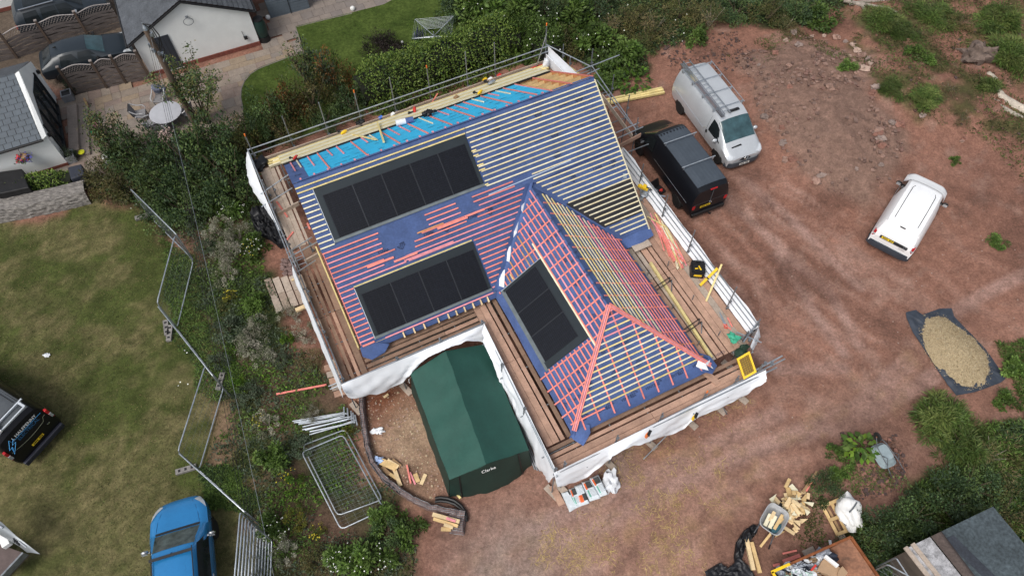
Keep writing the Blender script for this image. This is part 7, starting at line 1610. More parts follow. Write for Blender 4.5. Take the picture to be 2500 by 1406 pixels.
col = over(col, C(.145, .082, .062) * (.6 + .8 * n2)[..., None], np.clip(bump(2150, 1130, 2.3, 1) * .8, 0, 1))
col = over(col, C(.075, .042, .034) * np.ones_like(X)[..., None], np.clip(bump(1840, 425, .75, .75) * (.3 + n1) + bump(1870, 492, .5, .5) + bump(2480, 420, 2.2, .6) * n1, 0, .85))
strw = np.clip((fbm(X, Y, 2.3, 301) - .52) * 5, 0, 1) * np.clip(M_['pale'] * .8 + bump(1640, 1130, 2.6, .8) + bump(1450, 1290, 2.5, .5), 0, 1)
col = over(col, C(.30, .20, .085) * (.7 + .6 * n2)[..., None], strw * .3)
grav = np.clip(bump(1250, 1380, 2.2, 1) + bump(1500, 1130, .8, .8), 0, 1); col = over(col, C(.25, .20, .175) * (.7 + .6 * n2)[..., None], grav * .7 * (.4 + n1))
col = over(col, C(.25, .155, .105) * (.55 + .9 * n1)[..., None], M_['yard']); col = over(col, C(.40, .30, .20) * np.ones_like(X)[..., None], np.clip(bump(1020, 1070, 1.1, 1) * (n1 * 1.6 - .2), 0, .8))
col = over(col, C(.15, .045, .02) * np.ones_like(X)[..., None], np.clip(bump(930, 960, .9, .9), 0, .8))
gcol = C(.056, .070, .019) * (.45 + .7 * n1 + .4 * fbm(X, Y, 1.1, 431))[..., None] * (.8 + .4 * n2)[..., None]
dry = C(.160, .132, .066) * (.7 + .6 * n2)[..., None]
ld = np.clip((fbm(X, Y, .6, 401) - .40) * 2.6 + (fbm(X, Y, 1.7, 411) - .5) * 1.5 + bump(180, 1300, 4.5, .5) + bump(20, 1150, 3, .3) - bump(420, 640, 2.5, .8) - bump(250, 900, 2.5, .5), 0, .66) * (.42 + 1.3 * (n2 - .2))
lawn = gcol * (1 - np.clip(ld, 0, .9))[..., None] + dry * np.clip(ld, 0, .9)[..., None]
col = over(col, lawn, M_['lawn'])
col = over(col, C(.045, .072, .014) * (.65 + .6 * n1)[..., None] * (.9 + .2 * n2)[..., None], M_['glawn'])
wk = M_['weeds']; wc = C(.035, .050, .018) * (.6 + .8 * n1)[..., None]; ws = C(.115, .072, .05) * (.7 + .6 * n2)[..., None]; s_ = np.clip((n0 - .40) * 4, 0, 1); col = over(col, wc * (1 - s_)[..., None] + ws * s_[..., None], wk)
col = over(col, C(.030, .036, .014) * (.6 + .8 * n1)[..., None], M_['jungle'])
bk = np.clip((fbm(X, Y, .7, 501) - .42) * 5, 0, 1); col = over(col, C(.05, .062, .02) * (.6 + .8 * n2)[..., None], M_['bank'] * bk * .8)
rgk = np.clip(M_['rgrass'] + M_['rstrip'] * np.clip((n1 - .4) * 4, 0, 1), 0, 1); col = over(col, C(.035, .052, .014) * (.6 + .8 * n1)[..., None], rgk)
col = over(col, C(.20, .135, .085) * (.7 + .6 * n2)[..., None], np.clip(M_['bare1'] + M_['bare2'], 0, 1))
col = over(col, C(.11, .085, .065) * (.8 + .4 * n1)[..., None], M_['drive'])
fx_ = np.clip(far, 0, 1); col = over(col, C(.06, .07, .03) * np.ones_like(X)[..., None], fx_)
me = bpy.data.meshes.new('ground'); nx, ny = X.shape
V = np.stack([X, Y, Z], -1).reshape(-1, 3); idx = np.arange(nx * ny).reshape(nx, ny); Fq = np.stack([idx[:-1, :-1], idx[1:, :-1], idx[1:, 1:], idx[:-1, 1:]], -1).reshape(-1, 4)
me.from_pydata(V.tolist(), [], Fq.tolist()); at = me.color_attributes.new('soil_col', 'FLOAT_COLOR', 'POINT'); at.data.foreach_set('color', np.concatenate([col, np.ones_like(X)[..., None]], -1).reshape(-1).astype(np.float32))
me.polygons.foreach_set('use_smooth', [True] * len(Fq))
gm = bpy.data.materials.new('ground_surface'); gm.use_nodes = True; T = gm.node_tree; b = T.nodes['Principled BSDF']; b.inputs['Roughness'].default_value = .95; b.inputs['Specular IOR Level'].default_value = .15
ca = T.nodes.new('ShaderNodeVertexColor'); ca.layer_name = 'soil_col'; ge = T.nodes.new('ShaderNodeNewGeometry')
def nnode(scale, lo, hi, det=5, dist=0.0):
    n = T.nodes.new('ShaderNodeTexNoise'); n.inputs['Scale'].default_value = scale; n.inputs['Detail'].default_value = det; n.inputs['Roughness'].default_value = .7; n.inputs['Distortion'].default_value = dist; T.links.new(ge.outputs['Position'], n.inputs['Vector']); r = T.nodes.new('ShaderNodeMapRange'); r.inputs[1].default_value = .28; r.inputs[2].default_value = .72; r.inputs[3].default_value = lo; r.inputs[4].default_value = hi; T.links.new(n.outputs['Fac'], r.inputs[0]); return n, r
def scl(a, k): v = T.nodes.new('ShaderNodeVectorMath'); v.operation = 'SCALE'; T.links.new(a, v.inputs[0]); T.links.new(k, v.inputs['Scale']); return v.outputs[0]
na, ra = nnode(2.6, .72, 1.28, 6, .6); nb, rb_ = nnode(11, .66, 1.34, 5); nc, rc = nnode(34, .78, 1.22, 3)
o_ = scl(scl(scl(ca.outputs[0], ra.outputs[0]), rb_.outputs[0]), rc.outputs[0]); T.links.new(o_, b.inputs['Base Color'])
bpn = T.nodes.new('ShaderNodeBump'); bpn.inputs['Strength'].default_value = .7; bpn.inputs['Distance'].default_value = .05; T.links.new(nb.outputs['Fac'], bpn.inputs['Height']); T.links.new(bpn.outputs[0], b.inputs['Normal'])
me.materials.append(gm); go = bpy.data.objects.new('ground', me); COL.objects.link(go); structure(go)
# paving sheets
def pave(nm_, pts, sz, cols, z=.035, gap=.012, rot=ang, seed=0, rnd=True):
    P = PXW(pts); cx = sum(p[0] for p in P) / len(P); cy = sum(p[1] for p in P) / len(P); R = Matrix.Translation((cx, cy, z)) @ Matrix.Rotation(rot, 4, 'Z'); Ri = R.inverted(); loc = [Ri @ Vector((*p, z)) for p in P]; lp = [(q.x, q.y) for q in loc]
    x0, x1 = min(p[0] for p in lp), max(p[0] for p in lp); y0, y1 = min(p[1] for p in lp), max(p[1] for p in lp); m = MB(R); r_ = random.Random(seed); y = y0
    def clip(poly, cl):
        return poly
    while y < y1:
        h = sz[1] if not rnd else sz[1] * r_.choice((.7, 1, 1, 1.3)); x = x0 - r_.random() * sz[0]
        while x < x1:
            w = sz[0] if not rnd else sz[0] * r_.choice((.7, 1, 1.35)); cxx, cyy = x + w / 2, y + h / 2
            if pip(np.array([cxx]), np.array([cyy]), lp)[0]: m.box((cxx, cyy, r_.uniform(-.004, .004)), (w - gap, h - gap, .03), 0, r_.randrange(len(cols)))
            x += w
        y += h
    o = m.build(nm_, cols); return structure(o)
PC = [mat('paving_%d' % i, c, .85, 0, .16, 2.5, .003, 30, fine=.14) for i, c in enumerate(((.22, .18, .145), (.245, .19, .135), (.205, .175, .15), (.235, .195, .16), (.215, .165, .138)))]
pave('patio', [(150, 246), (370, 196), (500, 158), (640, 114), (655, 98), (770, 96), (800, 140), (680, 200), (640, 300), (480, 350), (330, 440), (170, 460), (70, 475), (60, 440), (168, 408)], (.62, .5), PC, seed=2)
PG = [mat('path_slab_%d' % i, c, .9, 0, .12, 3, .003, 30, fine=.12) for i, c in enumerate(((.195, .165, .145), (.215, .18, .155), (.18, .155, .14)))]
pave('path', [(655, 96), (640, 40), (650, -70), (1060, -70), (1000, 30), (780, 90), (775, 98)], (.62, .6), PG, seed=4, rnd=False)

# garden lawn laid slightly proud of the paving with a smooth curved edge
def smooth_poly(pts, closed_from=0):
    return pts
LE = [(604, 330), (594, 270), (588, 238), (590, 218), (597, 200), (612, 182), (632, 169), (660, 158), (700, 143), (742, 131), (736, 110), (722, 68), (780, 53), (860, 34), (938, 14), (1000, -20), (1250, -60), (1200, 30), (1100, 140), (900, 260), (760, 330), (660, 360)]
GP_ = PXW(LE); m = MB(); m.f([m.v((x, y, .075)) for x, y in GP_]); nb_ = len(GP_)
ids = [m.v((x, y, .075)) for x, y in GP_]; low = [m.v((x, y, -.02)) for x, y in GP_]
for k in range(nb_): m.f((ids[k], low[k], low[(k + 1) % nb_], ids[(k + 1) % nb_]))
structure(m.build('garden_lawn', mat('garden_grass', (.040, .066, .013), .95, 0, .38, .9, .01, 40, world=True, fine=.3, col2=(.062, .088, .020), spec=.1)))
m = MB(); E_ = [g(*p, .05) for p in LE[1:14]]
m.path(E_, .045, 5); structure(m.build('lawn_kerb', mat('kerb_stone', (.20, .18, .16), .9, 0, .2, 5)))
# ================================================================ VEGETATION AND LOOSE STONES
LM = {}
def leafmat(name, rough=.55):
    if name in LM: return LM[name]
    m = bpy.data.materials.new(name); m.use_nodes = True; T = m.node_tree; b = T.nodes['Principled BSDF']; b.inputs['Roughness'].default_value = rough; b.inputs['Specular IOR Level'].default_value = .25
    a = T.nodes.new('ShaderNodeVertexColor'); a.layer_name = 'leaf_col'; oi = T.nodes.new('ShaderNodeObjectInfo'); r = T.nodes.new('ShaderNodeMapRange'); r.inputs[3].default_value = .8; r.inputs[4].default_value = 1.22; T.links.new(oi.outputs['Random'], r.inputs[0])
    n = T.nodes.new('ShaderNodeTexNoise'); n.inputs['Scale'].default_value = 14; ge = T.nodes.new('ShaderNodeNewGeometry'); T.links.new(ge.outputs['Position'], n.inputs['Vector']); r2 = T.nodes.new('ShaderNodeMapRange'); r2.inputs[1].default_value = .3; r2.inputs[2].default_value = .7; r2.inputs[3].default_value = .8; r2.inputs[4].default_value = 1.2; T.links.new(n.outputs['Fac'], r2.inputs[0])
    v = T.nodes.new('ShaderNodeVectorMath'); v.operation = 'SCALE'; T.links.new(a.outputs[0], v.inputs[0]); T.links.new(r.outputs[0], v.inputs['Scale']); v2 = T.nodes.new('ShaderNodeVectorMath'); v2.operation = 'SCALE'; T.links.new(v.outputs[0], v2.inputs[0]); T.links.new(r2.outputs[0], v2.inputs['Scale']); T.links.new(v2.outputs[0], b.inputs['Base Color'])
    LM[name] = m; return m
def quads_mesh(name, P, D, N, ln, wd, colr, mt, bend=0.0):
    """P base points, D long direction, N face normal; one pointed leaf (4 verts) each"""
    D = D / np.linalg.norm(D, axis=1, keepdims=True).clip(1e-6); S = np.cross(D, N); S /= np.linalg.norm(S, axis=1, keepdims=True).clip(1e-6)
    L_ = ln[:, None]; Wd = wd[:, None]; a = P; b = P + D * L_ * .5 + S * Wd * .5; c = P + D * L_ - np.array([0, 0, 1]) * L_ * bend; d = P + D * L_ * .5 - S * Wd * .5
    V = np.stack([a, b, c, d], 1).reshape(-1, 3); n = len(P); me = bpy.data.meshes.new(name); me.vertices.add(4 * n); me.vertices.foreach_set('co', V.reshape(-1).astype(np.float32)); me.loops.add(4 * n); me.loops.foreach_set('vertex_index', np.arange(4 * n, dtype=np.int32)); me.polygons.add(n); me.polygons.foreach_set('loop_start', np.arange(0, 4 * n, 4, dtype=np.int32)); me.polygons.foreach_set('loop_total', np.full(n, 4, np.int32)); me.update(calc_edges=True)
    at = me.color_attributes.new('leaf_col', 'FLOAT_COLOR', 'POINT'); cc = np.concatenate([np.repeat(colr, 4, 0), np.ones((4 * n, 1))], 1); at.data.foreach_set('color', cc.reshape(-1).astype(np.float32)); me.materials.append(mt); return me
PAL = dict(dark=[(.030, .056, .020), (.048, .080, .024), (.070, .105, .030), (.038, .066, .030)], laurel=[(.10, .165, .026), (.16, .245, .04), (.22, .30, .065), (.06, .115, .024)], grey=[(.27, .26, .20), (.34, .32, .26), (.17, .18, .12), (.10, .12, .06)], lime=[(.085, .17, .015), (.12, .20, .02), (.06, .13, .015)], yellow=[(.17, .155, .018), (.12, .125, .02), (.07, .095, .02)],
    sage=[(.060, .088, .050), (.085, .11, .07), (.045, .07, .035)], weed=[(.045, .085, .015), (.068, .118, .022), (.095, .15, .032)], tuft=[(.038, .068, .013), (.06, .098, .02), (.09, .115, .03)], brown=[(.010, .0075, .0065), (.015, .011, .010), (.022, .015, .013)], rust=[(.13, .055, .015), (.085, .06, .018), (.045, .06, .018)], olive=[(.055, .065, .018), (.08, .085, .025), (.04, .05, .015), (.10, .085, .03)], dryg=[(.16, .125, .06), (.11, .10, .04), (.06, .08, .025)])
def bush_mesh(name, kind, seed, n=2600, clumps=22, leaf=(.07, .12), asp=.5, spread=.24, twig=.0, top=1.0):
    R = np.random.default_rng(seed); pal = np.array(PAL[kind])
    th = R.uniform(0, 2 * np.pi, clumps); ph = np.arccos(R.uniform(0.02, 1, clumps)); rr = R.uniform(.45, .92, clumps)
    c = np.stack([np.sin(ph) * np.cos(th) * rr, np.sin(ph) * np.sin(th) * rr, np.cos(ph) * rr * top + .12], 1); cr = R.uniform(.6, 1.25, clumps) * spread; ct = R.uniform(.65, 1.3, clumps); cp = R.integers(0, len(pal), clumps)
    k = R.integers(0, clumps, n); d = R.normal(size=(n, 3)); d /= np.linalg.norm(d, axis=1, keepdims=True); r = R.random(n) ** .45; P = c[k] + d * (cr[k] * r)[:, None]; P[:, 2] = np.abs(P[:, 2])
    out = P / np.linalg.norm(P, axis=1, keepdims=True).clip(1e-3); Dv = d * .7 + out * .5 + R.normal(size=(n, 3)) * .5; N = out + R.normal(size=(n, 3)) * .6 + np.array([0, 0, .5])
    col = pal[np.where(R.random(n) < .7, cp[k], R.integers(0, len(pal), n))] * (ct[k] * R.uniform(.7, 1.35, n))[:, None]
    ln = R.uniform(leaf[0], leaf[1], n); return quads_mesh(name, P, Dv, N, ln, ln * asp * R.uniform(.7, 1.2, n), col, leafmat('leaf_' + kind), .15)
STEMM = mat('bush_stem', (.10, .075, .05), .9, 0, .3, 6); STEMG = mat('dead_stem', (.24, .21, .17), .9, 0, .3, 6)
def stem_mesh(seed, n=9, mt=STEMM, r=.018):
    q = random.Random(seed); m = MB()
    for i in range(n):
        a = q.uniform(0, 6.28); e = q.uniform(.3, .9); m.path([(0, 0, 0), (.25 * e * math.cos(a), .25 * e * math.sin(a), .4), (.7 * e * math.cos(a + .3), .7 * e * math.sin(a + .3), q.uniform(.6, 1.0))], [r, r * .7, r * .3], 4)
    me = bpy.data.meshes.new('stem'); me.from_pydata([tuple(v) for v in m.V], [], m.F); me.materials.append(mt); return me
SPEC = dict(dark=dict(n=3000, clumps=26, leaf=(.055, .10)), laurel=dict(n=3000, clumps=22, leaf=(.07, .12), asp=.45), grey=dict(n=2300, clumps=30, leaf=(.05, .10), asp=.28, spread=.2), lime=dict(n=1500, clumps=14, leaf=(.08, .15), asp=.45), yellow=dict(n=1700, clumps=18, leaf=(.05, .1), asp=.5), sage=dict(n=1700, clumps=18, leaf=(.06, .12), asp=.5), weed=dict(n=1300, clumps=14, leaf=(.12, .26), asp=.42, spread=.3), brown=dict(n=9000, clumps=70, leaf=(.04, .09), asp=.25, spread=.17), rust=dict(n=2400, clumps=26, leaf=(.05, .09)), olive=dict(n=2600, clumps=28, leaf=(.05, .10), asp=.4), tuft=dict(n=5200, clumps=34, leaf=(.14, .34), asp=.09, spread=.26), dryg=dict(n=1800, clumps=20, leaf=(.09, .2), asp=.12, spread=.28))
PROTO = {}
def plant(kind, px, py, r, h, label, cat='shrub', nm_='shrub', group=None, v=0, z=None):
    key = (kind, v % 3)
    if key not in PROTO: PROTO[key] = (bush_mesh('foliage', kind, hash(kind) % 1000 + 17 * (v % 3) if 0 else sum(map(ord, kind)) + 17 * (v % 3), **SPEC[kind]), stem_mesh(sum(map(ord, kind)) + v, 9, STEMG if kind in ('grey', 'dryg') else STEMM))
    q = g(px, py, h * .45 if z is None else z); x, y = q.x, q.y; zz = GH(x, y) - .03
    M = Matrix.Translation((x, y, zz)) @ Matrix.Rotation(rv.uniform(0, 6.28), 4, 'Z') @ Matrix.Diagonal((r, r * rv.uniform(.85, 1.15), h, 1))
    t = thing(nm_, label, cat, M, group)
    for nm2, me in (('foliage', PROTO[key][0]), ('stem', PROTO[key][1])):
        if nm2 == 'stem' and kind in ('weed', 'lime', 'brown'): continue
        o = bpy.data.objects.new(nm2, me); COL.objects.link(o); o.parent = t; WM[o.name] = M
    return t
rv = random.Random(77)
# --- dark trees and shrubs between patio and site (upper left)
for i, (k, px, py, r, h, lab) in enumerate((
    ('dark', 285, 350, 1.15, 2.2, 'dark shrub standing out over the patio edge at its left'), ('dark', 345, 385, 1.5, 2.6, 'big dark shrub left of the overhead wires'), ('olive', 250, 430, 1.2, 1.6, 'yellow green shrub at the end of the stone wall'), ('olive', 310, 450, 1.3, 1.7, 'olive shrub above the top end of the mesh fence'),
    ('dark', 405, 440, 1.5, 2.5, 'dark shrub under the overhead wires'), ('dark', 470, 400, 1.6, 2.8, 'tall dark shrub right of the overhead wires'), ('dark', 435, 388, 1.2, 2.2, 'dark shrub just below the pink flowers by the table'), ('dark', 525, 350, 1.5, 2.6, 'dark green shrub below the rusty bush'), ('dark', 560, 430, 1.5, 2.4, 'dark shrub left of the scaffold corner'), ('olive', 590, 350, 1.2, 2.3, 'olive tinted shrub beside the orange capped scaffold post'),
    ('dark', 510, 460, 1.4, 2.1, 'low dark shrub above the white flowered weeds'), ('dark', 450, 500, 1.3, 1.7, 'dark shrub behind the top fence panel'), ('dark', 385, 505, 1.1, 1.3, 'low dark shrub where the mesh fence begins'), ('weed', 560, 505, .9, .8, 'green weed with white flower heads near the black polythene'), ('dark', 590, 480, 1.0, 1.4, 'dark bush close to the bulging white sheet'),
    ('dark', 650, 280, 1.3, 2.0, 'dark bush on the garden lawn edge left of the rails'), ('rust', 700, 255, 1.3, 2.2, 'rusty brown leaved shrub beside the garden lawn'), ('olive', 760, 235, 1.3, 2.3, 'brownish green shrub below the garden lawn'), ('rust', 815, 185, 1.2, 2.4, 'red brown topped shrub left of the bright hedge'), ('sage', 770, 170, 1.1, 2.6, 'tall thin grey green bush on the garden lawn edge'), ('olive', 690, 320, 1.1, 1.5, 'yellowing bush just behind the far scaffold rail'), ('dark', 860, 250, 1.1, 1.6, 'dark bush at the left end of the bright hedge'), ('dark', 620, 330, 1.0, 2.0, 'dark bush between scaffold rail and patio shrubs'), ('dark', 790, 290, 1.0, 1.1, 'low dark bush behind the middle of the far rails'), ('dark', 960, 240, .9, .9, 'dark undergrowth bush behind the rails below the hedge'))): plant(k, px, py, r, h, lab, v=i)
# tall young tree with visible stems by the pole
def young_tree(label, px, py, h, r, seed, n=900):
    b = g(px, py); R = random.Random(seed); t = thing('young_tree', label, 'tree', b); m = MB(); tips = []
    for i in range(9):
        a = R.uniform(0, 6.28); top = b + Vector((r * R.uniform(.1, 1) * math.cos(a), r * R.uniform(.1, 1) * math.sin(a), h * R.uniform(.7, 1.05))); mid = b.lerp(top, .5) + Vector((R.uniform(-.1, .1), R.uniform(-.1, .1), .1)); m.path([b, mid, top], [.035, .022, .008], 5); tips += [b.lerp(mid, .5), mid, mid.lerp(top, .3), mid.lerp(top, .6), mid.lerp(top, .8), top, top]
        for k in range(3): s = mid.lerp(top, R.uniform(0, .8)); e = s + Vector((R.uniform(-.5, .5), R.uniform(-.5, .5), R.uniform(.1, .4))); m.path([s, e], [.012, .005], 4); tips += [s.lerp(e, .5), e, e]
    m.build('trunk', STEMM, t); R2 = np.random.default_rng(seed); T_ = np.array([tuple(x) for x in tips]); k = R2.integers(0, len(T_), n); P = T_[k] + R2.normal(size=(n, 3)) * .13; D = R2.normal(size=(n, 3)); N = R2.normal(size=(n, 3)) * .6 + np.array([0, 0, 1]); pal = np.array(PAL['dark'] + PAL['olive']); col = pal[R2.integers(0, len(pal), n)] * R2.uniform(.9, 1.8, n)[:, None]; ln = R2.uniform(.08, .14, n)
    P -= np.array(b); me = quads_mesh('crown', P, D, N, ln, ln * .6, col, leafmat('leaf_young'), .1); o = bpy.data.objects.new('crown', me); COL.objects.link(o); o.parent = t
young_tree('tall leafy young tree between the utility pole and the garden path', 505, 305, 3.6, 1.45, 5, 3600); young_tree('slender young tree rising over the patio paving at the left', 300, 400, 3.1, .75, 8, 1400); young_tree('thin pale sapling in front of the garden lawn', 760, 215, 2.6, .7, 9, 500)
# --- hedge
def hedge(label, P, w, h, n, kind, seed, leaf, nm_='hedge'):
    R = np.random.default_rng(seed); W_ = np.array([tuple(g(*p))[:2] for p in P]); sl = np.linalg.norm(np.diff(W_, axis=0), axis=1); cs = np.concatenate([[0], np.cumsum(sl)]); s = R.uniform(0, cs[-1], n); i = np.searchsorted(cs, s, 'right') - 1; i = i.clip(0, len(sl) - 1); f = (s - cs[i]) / sl[i]; c = W_[i] * (1 - f)[:, None] + W_[i + 1] * f[:, None]; d = (W_[i + 1] - W_[i]) / sl[i][:, None]; nn = np.stack([-d[:, 1], d[:, 0]], 1)
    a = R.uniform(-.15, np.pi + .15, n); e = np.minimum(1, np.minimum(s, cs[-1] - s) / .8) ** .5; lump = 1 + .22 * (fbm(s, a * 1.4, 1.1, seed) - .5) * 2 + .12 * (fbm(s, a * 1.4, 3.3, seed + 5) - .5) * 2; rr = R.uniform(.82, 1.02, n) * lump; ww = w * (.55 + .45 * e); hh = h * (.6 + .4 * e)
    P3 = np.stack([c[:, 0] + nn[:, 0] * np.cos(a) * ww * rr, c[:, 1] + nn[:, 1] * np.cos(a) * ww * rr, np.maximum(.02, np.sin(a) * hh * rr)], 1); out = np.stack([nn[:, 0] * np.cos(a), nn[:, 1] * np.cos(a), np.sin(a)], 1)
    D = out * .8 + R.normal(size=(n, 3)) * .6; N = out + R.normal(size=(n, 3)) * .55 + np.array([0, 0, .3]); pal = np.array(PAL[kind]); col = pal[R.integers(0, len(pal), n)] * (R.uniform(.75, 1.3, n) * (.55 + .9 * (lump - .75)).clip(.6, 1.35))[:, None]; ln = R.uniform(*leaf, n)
    org = Vector((*W_.mean(0), 0)); P3 -= np.array(org); me = quads_mesh(nm_, P3, D, N, ln, ln * .5, col, leafmat('leaf_' + kind), .1); t = thing(nm_, label, 'hedge', org); o = bpy.data.objects.new('foliage', me); COL.objects.link(o); o.parent = t
    m = MB(Matrix.Translation((0, 0, 0)))
    m.path([(*p, h * .38) for p in W_], [w * .62] * len(W_), 8); o = m.build('dark_core', mat('hedge_shade', (.010, .013, .006), .95, 0, .3, 6), t)  # solid dark core added as painted shade inside the hedge, no branches modelled
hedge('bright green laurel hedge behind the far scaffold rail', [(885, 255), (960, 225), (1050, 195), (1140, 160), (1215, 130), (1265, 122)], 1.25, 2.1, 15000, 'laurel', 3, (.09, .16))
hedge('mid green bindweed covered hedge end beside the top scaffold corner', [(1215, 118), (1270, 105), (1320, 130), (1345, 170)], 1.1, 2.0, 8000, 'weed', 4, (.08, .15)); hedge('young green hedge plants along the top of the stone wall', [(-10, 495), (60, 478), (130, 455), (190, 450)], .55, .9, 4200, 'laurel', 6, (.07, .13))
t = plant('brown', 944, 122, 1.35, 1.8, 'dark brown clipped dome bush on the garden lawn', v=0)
m = MB(); c = t.location; m.blob(Vector((c.x, c.y, .7)), (1.12, 1.12, .95), 4, .12, 20, 12); o = m.build('dark_core', mat('dome_shade', (.014, .010, .009), .95), None); o.parent = t; o.matrix_world = o.matrix_world  # solid dark core added so gaps between the leaves read as inner shade
o.matrix_parent_inverse = t.matrix_world.inverted()
# --- bramble bank behind the top right scaffold corner
for i, (k, px, py, r, h, lab) in enumerate((
    ('weed', 1180, 25, 1.6, 1.9, 'green bush with white flowers at the fence board'), ('weed', 1260, 60, 1.7, 2.0, 'bright green bramble mound at the top centre'), ('dark', 1120, 10, 1.4, 1.6, 'dark bush at the top edge behind the dryer'), ('dark', 1320, 20, 1.7, 1.8, 'dark bramble mound at the top edge right of centre'), ('weed', 1400, 60, 1.6, 1.7, 'green bramble mound behind the top scaffold corner'), ('olive', 1370, 110, 1.3, 1.4, 'twiggy olive bramble by the scaffold brace'), ('weed', 1460, 110, 1.3, 1.2, 'grassy green mound above the open rafters'), ('dark', 1450, 20, 1.6, 1.6, 'dark bramble on the top edge above the rails'), ('dryg', 1490, 60, 1.2, 1.2, 'dry brown grass clump among the brambles'), ('olive', 1540, 40, 1.4, 1.3, 'yellow flecked bramble on the top bank'), ('weed', 1520, 130, 1.3, 1.0, 'green weed mound above the yellow timbers'), ('dryg', 1600, 60, 1.3, 1.1, 'tall dry grass clump at the soil edge'), ('olive', 1660, 30, 1.3, 1.1, 'brownish bramble where the bare bank starts'), ('dryg', 1735, 45, 1.3, 1.3, 'rounded dry grass tussock on the upper bank'), ('dark', 1800, 20, 1.3, 1.1, 'dark shrub above the silver van at the top edge'), ('weed', 1700, 85, .8, .7, 'small green weed below the dry tussock'), ('olive', 1880, 30, 1.4, 1.2, 'olive shrub on the top bank right of the silver van'), ('dark', 1950, 20, 1.4, 1.3, 'dark shrub left of the fallen branches'), ('weed', 2010, 45, 1.1, .9, 'green shrub touching the fallen branches'), ('dryg', 1920, 60, .9, .7, 'dry fringe of grass at the top soil edge'), ('weed', 1480, 190, 1.0, .7, 'green weeds at the top right scaffold rails'),
    ('olive', 1575, 95, 1.2, .9, 'low olive bramble at the edge of the dark bank'))): plant(k, px, py, r, h, lab, v=i)
# --- strip between mesh fence and scaffold
for i, (k, px, py, r, h, lab) in enumerate((
    ('grey', 530, 560, .75, 1.1, 'grey leaved shrub highest in the weedy strip'), ('grey', 555, 610, .85, 1.3, 'large pale grey shrub left of the board steps'), ('grey', 580, 570, .7, 1.1, 'grey green shrub next to the black polythene'), ('grey', 550, 665, .7, 1.0, 'pale dead looking shrub above the yellow weed'), ('weed', 610, 600, .7, .8, 'green bush with yellow flowers by the steps'), ('sage', 470, 535, .8, .9, 'grey green bush beside the second fence panel'), ('sage', 500, 600, .5, .7, 'small sage bush against the fence line'), ('yellow', 562, 722, .4, .6, 'yellow green ragwort clump in the strip'), ('weed', 625, 740, .5, .6, 'green weed left of the lowest step'), ('grey', 622, 795, .6, .9, 'violet grey shrub below the board steps'), ('grey', 612, 835, .9, 1.3, 'largest pale grey shrub in the middle of the strip'), ('grey', 640, 870, .6, .9, 'pale grey shrub leaning to the right of the largest'), ('sage', 555, 800, .8, .9, 'dark sage bush left of the pale grey shrubs'), ('sage', 530, 880, .5, .6, 'small sage plant close to the fence corner'), ('lime', 703, 825, .35, .7, 'lime green upright weed below the steps'), ('lime', 582, 937, .42, .6, 'bright lime bush beside the fence corner'), ('sage', 612, 955, .62, .8, 'blue green bush right of the bright lime bush'), ('grey', 700, 760, .6, .8, 'twiggy dead shrub under the walkway sheet'), ('grey', 740, 810, .6, .8, 'brown grey twiggy shrub by the scaffold foot'), ('sage', 690, 880, .4, .5, 'little sage weed on bare soil'), ('dryg', 760, 870, .6, .7, 'dry stalky plant by the front left scaffold corner'), ('grey', 650, 1030, .6, .8, 'pale twiggy shrub left of the pole heap'), ('yellow', 628, 1025, .3, .4, 'small yellow weed left of the twiggy shrub'), ('weed', 665, 1120, .7, .8, 'green bush left of the lying mesh panels'), ('lime', 712, 1180, .45, .65, 'lime bush on the left of the lying mesh panel'), ('yellow', 722, 1260, .6, .8, 'rounded yellow bush below the lying mesh panel'), ('yellow', 772, 1295, .35, .5, 'smaller yellow bush right of the rounded yellow one'), ('grey', 695, 1340, .6, .8, 'pale grey shrub near the bottom edge'), ('weed', 905, 1370, .85, .8, 'big bush covered in white flowers at the bottom edge'), ('weed', 840, 1360, .7, .7, 'green bush left of the white flowered bush'), ('dark', 945, 1300, .8, .8, 'dark green bush below the gravel yard edging'), ('weed', 1000, 1300, .7, .6, 'leafy bush at the edge of the red soil'), ('weed', 660, 1290, .6, .6, 'white flecked weed by the stacked fence panels'), ('olive', 770, 1360, .7, .6, 'olive weed clump beside the white plastic'), ('yellow', 850, 1050, .3, .5, 'yellow green weed at the top of the lying panels'), ('weed', 930, 1265, .6, .6, 'ferny weed right of the lying panel corner'), ('sage', 730, 1090, .6, .5, 'sage weed above the lying mesh panel'), ('grey', 760, 1010, .5, .5, 'dry grey weed above the pole heap'))): plant(k, px, py, r, h, lab, v=i)
